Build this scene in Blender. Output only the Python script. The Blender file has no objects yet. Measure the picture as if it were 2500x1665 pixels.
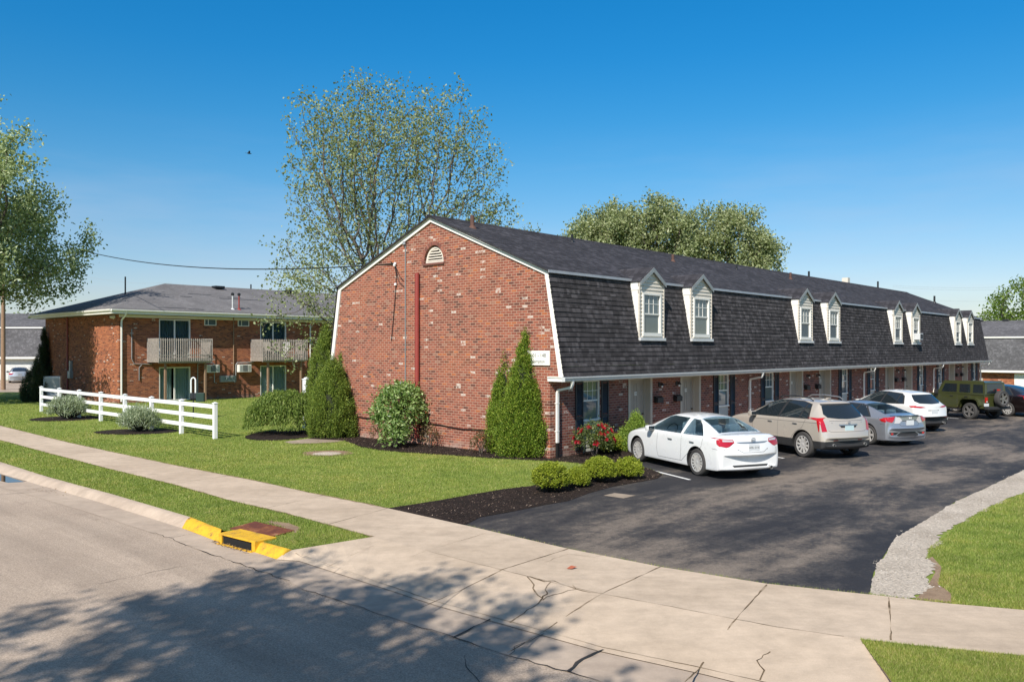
import bpy, bmesh, math, random
import numpy as np
from mathutils import Vector, Matrix, noise
from mathutils.bvhtree import BVHTree
from mathutils.geometry import tessellate_polygon
random.seed(7); rng = np.random.default_rng(7)
R = math.radians
S = bpy.context.scene
COL = S.collection

# ------------------------------------------------------------------ camera, sky, sun, exposure
FPX, CX, CY, CAMH = 2030.0, 1250.0, 853.5, 3.1      # focal length and horizon measured on the photo (2500 px wide)
cam_d = bpy.data.cameras.new('camera'); cam = bpy.data.objects.new('camera', cam_d); COL.objects.link(cam)
cam.location = (0, 0, CAMH); cam.rotation_euler = (R(90), 0, 0)
cam_d.sensor_fit = 'HORIZONTAL'; cam_d.sensor_width = 36; cam_d.lens = FPX / 2500 * 36
cam_d.shift_y = (CY - 832.5) / 2500; cam_d.clip_end = 3000
S.camera = cam
SUN_TO = Vector((-0.425, -1.03, 1.0)).normalized()  # towards the sun: behind the camera, a little left
w = bpy.data.worlds.new('World'); S.world = w; w.use_nodes = True
wn = w.node_tree
sky = wn.nodes.new('ShaderNodeTexSky'); sky.sky_type = 'NISHITA'; sky.sun_disc = False
sky.sun_elevation = math.asin(SUN_TO.z); sky.sun_rotation = math.atan2(SUN_TO.x, SUN_TO.y)
sky.air_density = 1.0; sky.dust_density = 0.0; sky.ozone_density = 2.0; sky.altitude = 0
bg = wn.nodes['Background']; bg.inputs['Strength'].default_value = 0.11
hsv = wn.nodes.new('ShaderNodeHueSaturation'); hsv.inputs['Saturation'].default_value = 1.4; hsv.inputs['Hue'].default_value = 0.492
wtc = wn.nodes.new('ShaderNodeTexCoord'); wsp = wn.nodes.new('ShaderNodeSeparateXYZ'); wrp = wn.nodes.new('ShaderNodeValToRGB'); wmx = wn.nodes.new('ShaderNodeMix'); wmx.data_type = 'RGBA'; wmx.blend_type = 'MULTIPLY'; wmx.inputs[0].default_value = 1
we = wrp.color_ramp.elements                         # air of that morning: paler near the horizon, deeper azure above
we[0].position = 0.0; we[0].color = (0.54, 0.55, 0.65, 1); we[1].position = 1.0; we[1].color = (1.0, 0.95, 0.86, 1)
for ps, c in ((0.07, (0.66, 0.60, 0.68)), (0.13, (0.75, 0.69, 0.74)), (0.20, (0.64, 0.75, 0.81)), (0.267, (0.44, 0.77, 0.87)), (0.33, (0.30, 0.79, 0.93)), (0.40, (0.24, 0.83, 0.98)), (0.50, (0.95, 0.96, 0.96))): e_ = we.new(ps); e_.color = (*c, 1)
wfr = wn.nodes.new('ShaderNodeMapRange'); wfr.inputs[1].default_value = 0.42; wfr.inputs[2].default_value = 0.52; wfr.inputs[3].default_value = 1; wfr.inputs[4].default_value = 0; wn.links.new(wsp.outputs[2], wfr.inputs[0]); wn.links.new(wfr.outputs[0], hsv.inputs['Fac'])
wn.links.new(wtc.outputs['Generated'], wsp.inputs[0]); wn.links.new(wsp.outputs[2], wrp.inputs[0])
wn.links.new(sky.outputs[0], hsv.inputs['Color']); wn.links.new(hsv.outputs[0], wmx.inputs[6]); wn.links.new(wrp.outputs[0], wmx.inputs[7]); wmp = wn.nodes.new('ShaderNodeMapping'); wmp.inputs['Scale'].default_value = (1.2, 1.2, 7.0); wns = wn.nodes.new('ShaderNodeTexNoise'); wns.inputs['Scale'].default_value = 2.2; wns.inputs['Detail'].default_value = 6; wns.inputs['Roughness'].default_value = 0.6
wr2 = wn.nodes.new('ShaderNodeValToRGB'); wr2.color_ramp.elements[0].position = 0.42; wr2.color_ramp.elements[0].color = (0, 0, 0, 1); wr2.color_ramp.elements[1].position = 0.72; wr2.color_ramp.elements[1].color = (0.5, 0.5, 0.5, 1)
wr3 = wn.nodes.new('ShaderNodeMapRange'); wr3.inputs[1].default_value = 0.05; wr3.inputs[2].default_value = 0.26; wr3.inputs[3].default_value = 1; wr3.inputs[4].default_value = 0; wm3 = wn.nodes.new('ShaderNodeMath'); wm3.operation = 'MULTIPLY'
wm4 = wn.nodes.new('ShaderNodeMix'); wm4.data_type = 'RGBA'; wm4.inputs[7].default_value = (3.35, 4.1, 5.3, 1)
wn.links.new(wtc.outputs['Generated'], wmp.inputs[0]); wn.links.new(wmp.outputs[0], wns.inputs['Vector']); wn.links.new(wns.outputs['Fac'], wr2.inputs[0]); wn.links.new(wsp.outputs[2], wr3.inputs[0]); wn.links.new(wr2.outputs[0], wm3.inputs[0]); wn.links.new(wr3.outputs[0], wm3.inputs[1])
wn.links.new(wm3.outputs[0], wm4.inputs[0]); wn.links.new(wmx.outputs[2], wm4.inputs[6]); wn.links.new(wm4.outputs[2], bg.inputs['Color'])
sl = bpy.data.lights.new('sun', 'SUN'); sl.energy = 4.6; sl.angle = R(0.5); sl.color = (1.0, 0.94, 0.85)
so = bpy.data.objects.new('sun', sl); COL.objects.link(so); so.rotation_euler = SUN_TO.to_track_quat('Z', 'Y').to_euler()
S.view_settings.view_transform = 'Standard'; S.view_settings.look = 'None'; S.view_settings.gamma = 1
S.view_settings.exposure = 0.45
S.cycles.max_bounces = 6; S.cycles.transparent_max_bounces = 8
S.cycles.sample_clamp_indirect = 8

# ------------------------------------------------------------------ measuring helpers
ANG = math.atan2(1830, FPX)                          # long side of the brick building against the view axis
U = Vector((math.sin(ANG), math.cos(ANG), 0)); V = Vector((-math.cos(ANG), math.sin(ANG), 0))
ROT = math.atan2(U.y, U.x)
def at(px, py, z=0.0):                               # point of the ground at height z seen at a photo pixel
    k = (CAMH - z) * FPX / (py - CY)
    return Vector(((px - CX) / FPX * k, k, z))
CORNER = at(1343, 1120)
def loc(s, t, z=0.0): return CORNER + U * s + V * t + Vector((0, 0, z))
def st(p): d = Vector(p) - CORNER; return (d.dot(U), d.dot(V))
def atd(px, py, Y):                                  # point at distance Y seen at a photo pixel
    return Vector(((px - CX) / FPX * Y, Y, CAMH - (py - CY) / FPX * Y))

# ------------------------------------------------------------------ object helpers
def tag(o, label=None, cat=None, group=None, kind=None):
    if label: o['label'] = label
    if cat: o['category'] = cat
    if group: o['group'] = group
    if kind: o['kind'] = kind
    return o
def empty(name, p=(0, 0, 0), rz=0.0, label=None, cat=None, group=None):
    o = bpy.data.objects.new(name, None); COL.objects.link(o); o.location = p; o.rotation_euler = (0, 0, rz)
    return tag(o, label, cat, group)
def put(name, me, parent=None, p=(0, 0, 0), rz=0.0):
    o = bpy.data.objects.new(name, me); COL.objects.link(o); o.location = p; o.rotation_euler = (0, 0, rz)
    if parent: o.parent = parent
    return o
def dup(o, p=None, parent=None):                     # copy of an object and of its children
    c = o.copy(); COL.objects.link(c)
    if parent: c.parent = parent
    if p is not None: c.location = p
    for ch in o.children: dup(ch, None, c)
    return c
class MB:
    def __init__(s): s.v = []; s.f = []; s.m = []
    def add(s, vs, fs, m=0):
        b = len(s.v); s.v += [tuple(x) for x in vs]; s.f += [tuple(b + i for i in f) for f in fs]; s.m += [m] * len(fs); return s
    def box(s, x0, x1, y0, y1, z0, z1, m=0):
        return s.add([(x0, y0, z0), (x1, y0, z0), (x1, y1, z0), (x0, y1, z0), (x0, y0, z1), (x1, y0, z1), (x1, y1, z1), (x0, y1, z1)],
                     [(0, 3, 2, 1), (4, 5, 6, 7), (0, 1, 5, 4), (1, 2, 6, 5), (2, 3, 7, 6), (3, 0, 4, 7)], m)
    def prism(s, poly, ax, a, b, m=0):               # polygon in the two other axes, extruded along ax from a to b
        n = len(poly)
        def P(q, c): return {'x': (c, q[0], q[1]), 'y': (q[0], c, q[1]), 'z': (q[0], q[1], c)}[ax]
        vs = [P(q, a) for q in poly] + [P(q, b) for q in poly]
        tri = tessellate_polygon([[Vector((q[0], q[1], 0)) for q in poly]])
        fs = [tuple(t) for t in tri] + [tuple(n + i for i in reversed(t)) for t in tri]
        fs += [(i, (i + 1) % n, n + (i + 1) % n, n + i) for i in range(n)]
        return s.add(vs, fs, m)
    def tube(s, pts, r, n=8, m=0, cap=True):
        pts = [Vector(p) for p in pts]; rs = r if isinstance(r, (list, tuple)) else [r] * len(pts)
        vs = []; fs = []
        up = None
        for i, p in enumerate(pts):
            d = (pts[min(i + 1, len(pts) - 1)] - pts[max(i - 1, 0)]).normalized()
            if up is None: up = d.orthogonal().normalized()
            up = (up - d * up.dot(d)).normalized(); sd = d.cross(up)
            for k in range(n):
                a = 2 * math.pi * k / n; vs.append(p + (up * math.cos(a) + sd * math.sin(a)) * rs[i])
        for i in range(len(pts) - 1):
            for k in range(n): fs.append((i * n + k, i * n + (k + 1) % n, (i + 1) * n + (k + 1) % n, (i + 1) * n + k))
        if cap: fs += [tuple(reversed(range(n))), tuple(range((len(pts) - 1) * n, len(pts) * n))]
        return s.add(vs, fs, m)
    def lathe(s, prof, n=24, m=0, ax='z', o=(0, 0, 0)):   # prof: (radius, height)
        vs = []; fs = []
        for r, h in prof:
            for k in range(n):
                a = 2 * math.pi * k / n; c, q = r * math.cos(a), r * math.sin(a)
                p = {'z': (c, q, h), 'y': (c, h, q), 'x': (h, c, q)}[ax]; vs.append((p[0] + o[0], p[1] + o[1], p[2] + o[2]))
        for i in range(len(prof) - 1):
            for k in range(n): fs.append((i * n + k, i * n + (k + 1) % n, (i + 1) * n + (k + 1) % n, (i + 1) * n + k))
        return s.add(vs, fs, m)
    def mesh(s, name, mats, smooth=None, bevel=0.0, fix=True):
        me = bpy.data.meshes.new(name); me.from_pydata([tuple(x) for x in s.v], [], s.f)
        for q in (mats if isinstance(mats, (list, tuple)) else [mats]): me.materials.append(q)
        me.polygons.foreach_set('material_index', s.m)
        if fix or bevel:
            bm = bmesh.new(); bm.from_mesh(me)
            if bevel:
                bmesh.ops.remove_doubles(bm, verts=bm.verts, dist=1e-5)
                bmesh.ops.bevel(bm, geom=[e for e in bm.edges if len(e.link_faces) == 2 and e.calc_face_angle(0) > 0.6], offset=bevel, segments=2, affect='EDGES', profile=0.6)
            bmesh.ops.recalc_face_normals(bm, faces=bm.faces); bm.to_mesh(me); bm.free()
        uvmap(me)
        if smooth is not None:
            me.polygons.foreach_set('use_smooth', [True] * len(me.polygons))
            if smooth > 0: me.set_sharp_from_angle(angle=smooth)
        me.update(); return me
    def build(s, name, mats, parent=None, p=(0, 0, 0), rz=0.0, **k): return put(name, s.mesh(name, mats, **k), parent, p, rz)
def uvmap(me):                                       # metres along the face: u level, v up the face
    uv = me.uv_layers.new(name='UVMap') if not me.uv_layers else me.uv_layers[0]
    for p in me.polygons:
        n = p.normal
        if abs(n.z) > 0.985: h, q = Vector((1, 0, 0)), Vector((0, 1, 0))
        else:
            h = Vector((-n.y, n.x, 0)).normalized(); q = n.cross(h)
            if abs(h.x) > abs(h.y):
                if h.x < 0: h = -h
            elif h.y < 0: h = -h
            if q.z < 0: q = -q
        for li in p.loop_indices:
            c = me.vertices[me.loops[li].vertex_index].co; uv.data[li].uv = (c.dot(h), c.dot(q))
def boolean(o, cutters, op='DIFFERENCE'):
    for c in cutters:
        m = o.modifiers.new('b', 'BOOLEAN'); m.operation = op; m.object = c; m.solver = 'EXACT'
    return bake(o, cutters)
def bake(o, drop=()):
    dg = bpy.context.evaluated_depsgraph_get(); me = bpy.data.meshes.new_from_object(o.evaluated_get(dg))
    o.modifiers.clear(); o.data = me
    for c in drop: bpy.data.objects.remove(c)
    return o
def sheet(name, rings, mat, kind='structure', parent=None):   # rings: list of polygons of Vectors (z given), each filled flat
    b = MB()
    for poly in rings:
        tri = tessellate_polygon([[Vector((q[0], q[1], 0)) for q in poly]])
        b.add(poly, [tuple(t) for t in tri])
    o = b.build(name, mat, parent)
    for p in o.data.polygons:
        if p.normal.z < 0: p.flip()
    uvmap(o.data)
    if kind: o['kind'] = kind
    return o
def npmesh(name, verts, faces, mat, smooth=False):   # numpy arrays, faces all of one size
    me = bpy.data.meshes.new(name); nv, nf, k = len(verts), len(faces), faces.shape[1]
    me.vertices.add(nv); me.vertices.foreach_set('co', verts.astype(np.float32).ravel())
    me.loops.add(nf * k); me.loops.foreach_set('vertex_index', faces.astype(np.int32).ravel())
    me.polygons.add(nf); me.polygons.foreach_set('loop_start', np.arange(0, nf * k, k, dtype=np.int32))
    me.polygons.foreach_set('use_smooth', np.full(nf, smooth)); me.materials.append(mat); me.update(calc_edges=True); return me

# ------------------------------------------------------------------ materials
class Mat:
    def __init__(s, name, col=(0.5, 0.5, 0.5), rough=0.6, metal=0.0, spec=0.5, coat=0.0):
        s.m = bpy.data.materials.new(name); s.m.use_nodes = True; s.t = s.m.node_tree; s.b = s.t.nodes['Principled BSDF']
        i = s.b.inputs; i['Base Color'].default_value = (*col, 1); i['Roughness'].default_value = rough; i['Metallic'].default_value = metal
        i['Specular IOR Level'].default_value = spec; i['Coat Weight'].default_value = coat; i['Coat Roughness'].default_value = 0.04
    def n(s, ty, **kw):
        q = s.t.nodes.new('ShaderNode' + ty)
        for k, v in kw.items():
            if k in q.inputs: q.inputs[k].default_value = v
            else: setattr(q, k, v)
        return q
    def l(s, a, b): s.t.links.new(a, b)
    def co(s, what='Object', scale=(1, 1, 1), rot=(0, 0, 0)):
        c = s.n('TexCoord'); m = s.n('Mapping'); m.inputs['Scale'].default_value = scale; m.inputs['Rotation'].default_value = rot
        s.l(c.outputs[what], m.inputs[0]); return m.outputs[0]
    def noise(s, vec, scale, detail=4, rough=0.6, dist=0.0):
        q = s.n('TexNoise'); q.inputs['Scale'].default_value = scale; q.inputs['Detail'].default_value = detail
        q.inputs['Roughness'].default_value = rough; q.inputs['Distortion'].default_value = dist; s.l(vec, q.inputs['Vector']); return q.outputs['Fac']
    def ramp(s, fac, stops, mode='LINEAR'):
        r = s.n('ValToRGB'); r.color_ramp.interpolation = mode; e = r.color_ramp.elements
        while len(e) > 1: e.remove(e[-1])
        e[0].position = stops[0][0]; e[0].color = (*C3(stops[0][1]), 1)
        for p, c in stops[1:]: x = e.new(p); x.color = (*C3(c), 1)
        s.l(fac, r.inputs[0]); return r.outputs[0]
    def mix(s, a, b, f=0.5, mode='MIX'):
        q = s.n('Mix', data_type='RGBA', blend_type=mode)
        for k, v in ((6, a), (7, b), (0, f)):
            if hasattr(v, 'links') or hasattr(v, 'is_linked'): s.l(v, q.inputs[k])
            elif k == 0: q.inputs[k].default_value = v
            else: q.inputs[k].default_value = (*C3(v), 1)
        return q.outputs[2]
    def math(s, op, a, b=0.0):
        q = s.n('Math', operation=op)
        for k, v in ((0, a), (1, b)):
            if hasattr(v, 'is_linked'): s.l(v, q.inputs[k])
            else: q.inputs[k].default_value = v
        return q.outputs[0]
    def color(s, o): s.l(o, s.b.inputs['Base Color']); return s
    def bump(s, h, strength=0.5, dist=0.02):
        q = s.n('Bump'); q.inputs['Strength'].default_value = strength; q.inputs['Distance'].default_value = dist
        s.l(h, q.inputs['Height']); s.l(q.outputs[0], s.b.inputs['Normal']); return s
def C3(c): return (c, c, c) if isinstance(c, (int, float)) else tuple(c[:3])
def plain(name, col, rough=0.6, var=0.12, scale=3.0, **k):   # a colour with a little uneven wear
    q = Mat(name, col, rough, **k); v = q.co()
    f = q.noise(v, scale, 5, 0.65)
    q.color(q.ramp(f, [(0.3, [x * (1 - var) for x in col]), (0.7, [min(1, x * (1 + var)) for x in col])])); return q.m

def brick_mat(name, stops, mortar, orange=0.0, white=0.026):
    q = Mat(name, rough=0.85, spec=0.25); uv = q.co('UV')
    wob = q.n('TexNoise'); wob.inputs['Scale'].default_value = 2.5; q.l(uv, wob.inputs['Vector'])
    vm = q.n('VectorMath', operation='MULTIPLY_ADD'); q.l(wob.outputs['Color'], vm.inputs[0]); vm.inputs[1].default_value = (0.012, 0.012, 0); q.l(uv, vm.inputs[2])
    def br(freq, off):
        b = q.n('TexBrick'); b.offset = 0.5; b.offset_frequency = 2; b.squash = 1
        b.inputs['Color1'].default_value = (0, 0, 0, 1); b.inputs['Color2'].default_value = (1, 1, 1, 1); b.inputs['Mortar'].default_value = (0.5, 0.5, 0.5, 1)
        b.inputs['Scale'].default_value = 1; b.inputs['Mortar Size'].default_value = 0.0085; b.inputs['Mortar Smooth'].default_value = 0.25
        b.inputs['Bias'].default_value = 0; b.inputs['Brick Width'].default_value = 0.213; b.inputs['Row Height'].default_value = 0.0787
        q.l(vm.outputs[0], b.inputs['Vector']); return b
    b = br(1, 0)
    col = q.ramp(b.outputs['Color'], stops, 'CONSTANT')
    big = q.noise(uv, 0.55, 3, 0.5)
    col = q.mix(col, (0.46, 0.145, 0.05), q.math('MULTIPLY', q.ramp(big, [(0.5, 0), (0.72, 1)]), 0.28 + orange))
    fine = q.noise(uv, 16, 4, 0.7)
    col = q.mix(col, q.ramp(fine, [(0.25, 0.62), (0.75, 1.3)]), 0.75, 'MULTIPLY')
    # lime-washed bricks: a random few, each with a broken-up face
    wn_ = q.n('TexWhiteNoise', noise_dimensions='2D'); sn = q.n('VectorMath', operation='SNAP'); sn.inputs[1].default_value = (0.213, 0.0787, 1)
    shift = q.n('VectorMath', operation='ADD'); q.l(vm.outputs[0], sn.inputs[0]); q.l(sn.outputs[0], wn_.inputs['Vector'])
    half = q.noise(uv, 9, 4, 0.75)
    wm = q.math('MULTIPLY', q.math('GREATER_THAN', wn_.outputs['Value'], 1 - white), q.ramp(half, [(0.42, 0), (0.52, 1)]))
    wm = q.math('MULTIPLY', wm, q.math('SUBTRACT', 1.0, b.outputs['Fac']))
    col = q.mix(col, (0.60, 0.54, 0.48), q.math('MULTIPLY', wm, 0.78))
    low = q.n('SeparateXYZ'); q.l(uv, low.inputs[0])
    splash = q.math('MULTIPLY', q.ramp(low.outputs[1], [(0.0, 1), (0.28, 0)]), q.ramp(q.noise(uv, 2.2, 4, 0.7), [(0.42, 0), (0.6, 1)]))
    col = q.mix(col, (0.5, 0.42, 0.36), q.math('MULTIPLY', splash, 0.55))
    mc = q.mix(mortar, [x * 0.7 for x in mortar], q.noise(uv, 6, 3, 0.6))
    q.color(q.mix(col, mc, b.outputs['Fac']))
    h = q.math('ADD', q.math('MULTIPLY', q.math('SUBTRACT', 1.0, b.outputs['Fac']), 1.0), q.math('MULTIPLY', fine, 0.35))
    q.bump(h, 0.7, 0.008); return q.m
RED = [(0.0, (0.12, 0.048, 0.040)), (0.07, (0.18, 0.064, 0.048)), (0.22, (0.225, 0.076, 0.055)), (0.45, (0.265, 0.090, 0.064)), (0.72, (0.305, 0.104, 0.070)), (0.92, (0.37, 0.122, 0.055)), (0.97, (0.28, 0.15, 0.115))]
ORG = [(0.0, (0.13, 0.045, 0.028)), (0.12, (0.22, 0.07, 0.036)), (0.3, (0.30, 0.096, 0.046)), (0.6, (0.36, 0.12, 0.055)), (0.85, (0.42, 0.15, 0.065))]
M = {}
M['brick'] = brick_mat('red_brick', [(p, (c[0] * 1.02, c[1] * 0.95, c[2] * 0.88)) for p, c in RED], (0.54, 0.37, 0.27), -0.02)
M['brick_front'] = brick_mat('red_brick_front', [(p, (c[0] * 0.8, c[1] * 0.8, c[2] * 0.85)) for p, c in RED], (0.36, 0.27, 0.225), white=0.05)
M['brick_orange'] = brick_mat('orange_brick', ORG, (0.36, 0.20, 0.135), 0.12, white=0.02)

def shingle(name, base, row, wid, var=0.35, line=0.35):
    q = Mat(name, rough=0.95, spec=0.15); uv = q.co('UV')
    b = q.n('TexBrick'); b.offset = 0.37; b.offset_frequency = 2
    b.inputs['Color1'].default_value = (0, 0, 0, 1); b.inputs['Color2'].default_value = (1, 1, 1, 1)
    for k, v in (('Scale', 1), ('Mortar Size', 0.004), ('Mortar Smooth', 0.4), ('Brick Width', wid), ('Row Height', row)): b.inputs[k].default_value = v
    q.l(uv, b.inputs['Vector'])
    b2 = q.n('TexBrick'); b2.offset = 0.61
    b2.inputs['Color1'].default_value = (0, 0, 0, 1); b2.inputs['Color2'].default_value = (1, 1, 1, 1)
    for k, v in (('Scale', 1), ('Mortar Size', 0.0), ('Brick Width', wid * 0.41), ('Row Height', row)): b2.inputs[k].default_value = v
    q.l(uv, b2.inputs['Vector'])
    t = q.math('ADD', q.math('MULTIPLY', b.outputs['Color'], 0.45), q.math('MULTIPLY', b2.outputs['Color'], 0.55))
    col = q.ramp(t, [(0.15, [x * (1 - var) for x in base]), (0.6, base), (0.85, [x * (1 + var * 1.5) for x in base])])
    col = q.mix(col, q.ramp(q.noise(uv, 60, 3, 0.7), [(0.3, 0.6), (0.7, 1.4)]), 0.6, 'MULTIPLY')
    col = q.mix(col, q.ramp(q.noise(uv, 0.5, 4, 0.6), [(0.35, 0.82), (0.65, 1.15)]), 0.8, 'MULTIPLY')
    col = q.mix(col, [x * line for x in base], b.outputs['Fac'])
    q.color(col); q.bump(q.math('ADD', t, q.noise(uv, 80, 2, 0.6)), 0.5, 0.006); return q.m
M['mansard'] = shingle('mansard_shingle', (0.060, 0.055, 0.057), 0.1442, 0.31, 0.38)
M['roof'] = shingle('roof_shingle', (0.046, 0.044, 0.050), 0.1442, 0.34, 0.36, 0.45)
M['roof_grey'] = shingle('grey_roof_shingle', (0.165, 0.158, 0.160), 0.14, 0.3, 0.10, 0.72)
M['white'] = plain('white_paint', (0.78, 0.76, 0.70), 0.5, 0.06)
M['vinyl'] = plain('white_vinyl', (0.83, 0.83, 0.82), 0.35, 0.03)
M['gutter'] = plain('gutter_metal', (0.56, 0.57, 0.57), 0.4, 0.08)
M['soffit'] = plain('soffit_board', (0.50, 0.47, 0.42), 0.7, 0.08)
M['siding'] = plain('cream_siding', (0.66, 0.60, 0.51), 0.55, 0.05)
M['panel'] = plain('grey_siding', (0.42, 0.43, 0.40), 0.55, 0.05)
M['shutter'] = plain('shutter_blue_black', (0.018, 0.022, 0.028), 0.5, 0.1)
M['door'] = plain('taupe_door_paint', (0.36, 0.32, 0.265), 0.5, 0.05)
M['jamb'] = plain('taupe_trim', (0.46, 0.41, 0.335), 0.5, 0.05)
M['black'] = plain('black_metal', (0.012, 0.012, 0.013), 0.45, 0.1)
M['dark'] = plain('dark_gap', (0.006, 0.006, 0.006), 0.9, 0.1)
M['redpipe'] = plain('red_painted_pipe', (0.27, 0.045, 0.035), 0.45, 0.1)
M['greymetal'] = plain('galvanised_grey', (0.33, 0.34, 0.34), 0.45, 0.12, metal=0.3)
M['wood'] = plain('weathered_wood', (0.38, 0.33, 0.29), 0.9, 0.3, 9)
M['post'] = plain('brown_post_wood', (0.27, 0.17, 0.105), 0.85, 0.2, 8)
M['rust'] = plain('rusty_vent', (0.11, 0.055, 0.04), 0.8, 0.3)
def glass(name, col, rough=0.03):
    q = Mat(name, col, rough, spec=0.9); q.b.inputs['IOR'].default_value = 1.55; return q.m
M['glass'] = glass('window_glass', (0.10, 0.135, 0.145), 0.04)
M['blind'] = plain('window_blind', (0.5, 0.52, 0.5), 0.6, 0.04)
M['curtain'] = plain('door_curtain', (0.40, 0.44, 0.42), 0.7, 0.1)

def ground_mat(name, stops, scale, fine=70, bump=0.3, fine_amt=0.5, rough=0.95, dist=0.01):
    q = Mat(name, rough=rough, spec=0.2); v = q.co()
    c = q.ramp(q.noise(v, scale, 6, 0.65), stops)
    f = q.noise(v, fine, 3, 0.8)
    c = q.mix(c, q.ramp(f, [(0.3, 0.45), (0.7, 1.5)]), fine_amt, 'MULTIPLY'); q.color(c); q.bump(f, bump, dist); return q
M['lawn'] = ground_mat('lawn_soil', [(0.3, (0.145, 0.195, 0.036)), (0.55, (0.20, 0.25, 0.05)), (0.75, (0.265, 0.285, 0.085))], 0.5, 40, 0.5).m
M['mulch'] = ground_mat('dark_mulch', [(0.3, (0.022, 0.015, 0.012)), (0.7, (0.045, 0.030, 0.024))], 1.5, 38, 1.0, 0.9, 0.95, 0.05).m
M['dirt'] = ground_mat('bare_soil', [(0.3, (0.20, 0.13, 0.085)), (0.7, (0.33, 0.24, 0.16))], 3, 60).m
M['gravel'] = ground_mat('pale_gravel', [(0.3, (0.42, 0.355, 0.285)), (0.7, (0.60, 0.52, 0.43))], 1.2, 28, 1.0, 0.75, 0.95, 0.03).m
def concrete(name, a, b, tone=1.0):
    q = Mat(name, rough=0.9, spec=0.25); v = q.co()
    c = q.ramp(q.noise(v, 0.45, 6, 0.6), [(0.3, a), (0.7, b)])
    c = q.mix(c, q.ramp(q.noise(v, 3.2, 5, 0.7), [(0.35, 0.84), (0.65, 1.1)]), 0.7, 'MULTIPLY')
    f = q.noise(v, 110, 3, 0.8); c = q.mix(c, q.ramp(f, [(0.3, 0.72), (0.7, 1.22)]), 0.5, 'MULTIPLY')
    c = q.mix(c, q.ramp(q.noise(q.co('Object', (0.5, 2.2, 1), (0, 0, 0.5)), 1.3, 6, 0.7), [(0.3, 0.86), (0.55, 1.03)]), 0.8, 'MULTIPLY')
    st_ = q.ramp(q.noise(v, 1.1, 3, 0.5), [(0.63, 0), (0.74, 1)]); c = q.mix(c, [x * 0.62 for x in a], q.math('MULTIPLY', st_, 0.35))
    q.color(c); q.bump(f, 0.15, 0.004); return q.m
M['concrete'] = concrete('pale_concrete', (0.44, 0.345, 0.255), (0.57, 0.455, 0.345))
M['curb'] = concrete('curb_concrete', (0.38, 0.30, 0.235), (0.48, 0.385, 0.30))
M['slab'] = concrete('worn_slab', (0.27, 0.215, 0.16), (0.37, 0.30, 0.23))
# street: grey-tan chip seal with faint tyre-dark bands running along it
q = Mat('street_asphalt', rough=0.92, spec=0.25); v = q.co(); vl = q.co('Object', (1, 1, 1), (0, 0, -(ROT + math.pi / 2)))
stretch = q.n('Mapping'); stretch.inputs['Scale'].default_value = (0.08, 1.4, 1); q.l(vl, stretch.inputs[0])
c = q.ramp(q.noise(v, 0.35, 5, 0.6), [(0.3, (0.35, 0.275, 0.213)), (0.7, (0.44, 0.352, 0.275))])
c = q.mix(c, q.ramp(q.noise(stretch.outputs[0], 1.0, 5, 0.65), [(0.35, 0.80), (0.6, 1.06)]), 0.9, 'MULTIPLY')
c = q.mix(c, q.ramp(q.noise(v, 1.6, 7, 0.75), [(0.28, 0.72), (0.42, 1.0), (0.7, 1.07)]), 0.8, 'MULTIPLY')
f = q.noise(v, 48, 4, 0.9); c = q.mix(c, q.ramp(f, [(0.34, 0.38), (0.66, 1.55)]), 0.75, 'MULTIPLY')
q.color(c); q.bump(f, 0.5, 0.008); M['street'] = q.m
# car park: black sealer worn through to brown-grey along the driving lane
q = Mat('parking_asphalt', rough=0.8, spec=0.3); v = q.co(); vl = q.co('Object', (1, 1, 1), (0, 0, -ROT))
stretch = q.n('Mapping'); stretch.inputs['Scale'].default_value = (0.30, 1.0, 1); q.l(vl, stretch.inputs[0])
n1 = q.noise(stretch.outputs[0], 0.55, 8, 0.66, 0.25)
n2 = q.noise(v, 2.2, 8, 0.78, 0.2)
n3 = q.noise(v, 14.0, 4, 0.8)
wear = q.math('ADD', q.math('ADD', q.math('MULTIPLY', n1, 0.62), q.math('MULTIPLY', n2, 0.26)), q.math('MULTIPLY', n3, 0.12))
sep = q.n('SeparateXYZ'); q.l(vl, sep.inputs[0])
t0 = st((0, 0, 0)); lane = (-loc(0, -8.2).x * math.sin(ROT) + loc(0, -8.2).y * math.cos(ROT))
band = q.ramp(q.math('ABSOLUTE', q.math('SUBTRACT', sep.outputs[1], lane)), [(0.0, 0.075), (0.9, 0.05), (1.0, -0.0)])
dist_ = q.math('MULTIPLY', q.math('ABSOLUTE', q.math('SUBTRACT', sep.outputs[1], lane)), 0.35)
band = q.ramp(dist_, [(0.0, 0.085), (0.6, 0.055), (1.0, 0.0)])
wear = q.math('ADD', wear, band)
c = q.ramp(wear, [(0.48, (0.027, 0.026, 0.029)), (0.54, (0.060, 0.054, 0.051)), (0.575, (0.115, 0.096, 0.081)), (0.64, (0.20, 0.163, 0.13))])
f = q.noise(v, 55, 3, 0.85); c = q.mix(c, q.ramp(f, [(0.3, 0.35), (0.7, 1.65)]), 0.6, 'MULTIPLY')
q.color(c); q.bump(f, 0.5, 0.008); M['lot'] = q.m
q = Mat('line_paint', rough=0.8); v = q.co(); c = q.ramp(q.noise(v, 14, 5, 0.75), [(0.32, (0.30, 0.29, 0.28)), (0.5, (0.72, 0.71, 0.69))]); q.color(c); M['line'] = q.m
q = Mat('yellow_kerb_paint', rough=0.7); v = q.co(); n = q.noise(v, 5, 8, 0.82)
c = q.ramp(n, [(0.34, (0.09, 0.07, 0.045)), (0.40, (0.44, 0.25, 0.03)), (0.5, (0.66, 0.37, 0.015)), (0.75, (0.74, 0.44, 0.025))]); q.color(c); M['yellow'] = q.m
q = Mat('rusty_plate', rough=0.75, metal=0.15); v = q.co(); n = q.noise(v, 3.2, 7, 0.75)
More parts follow.
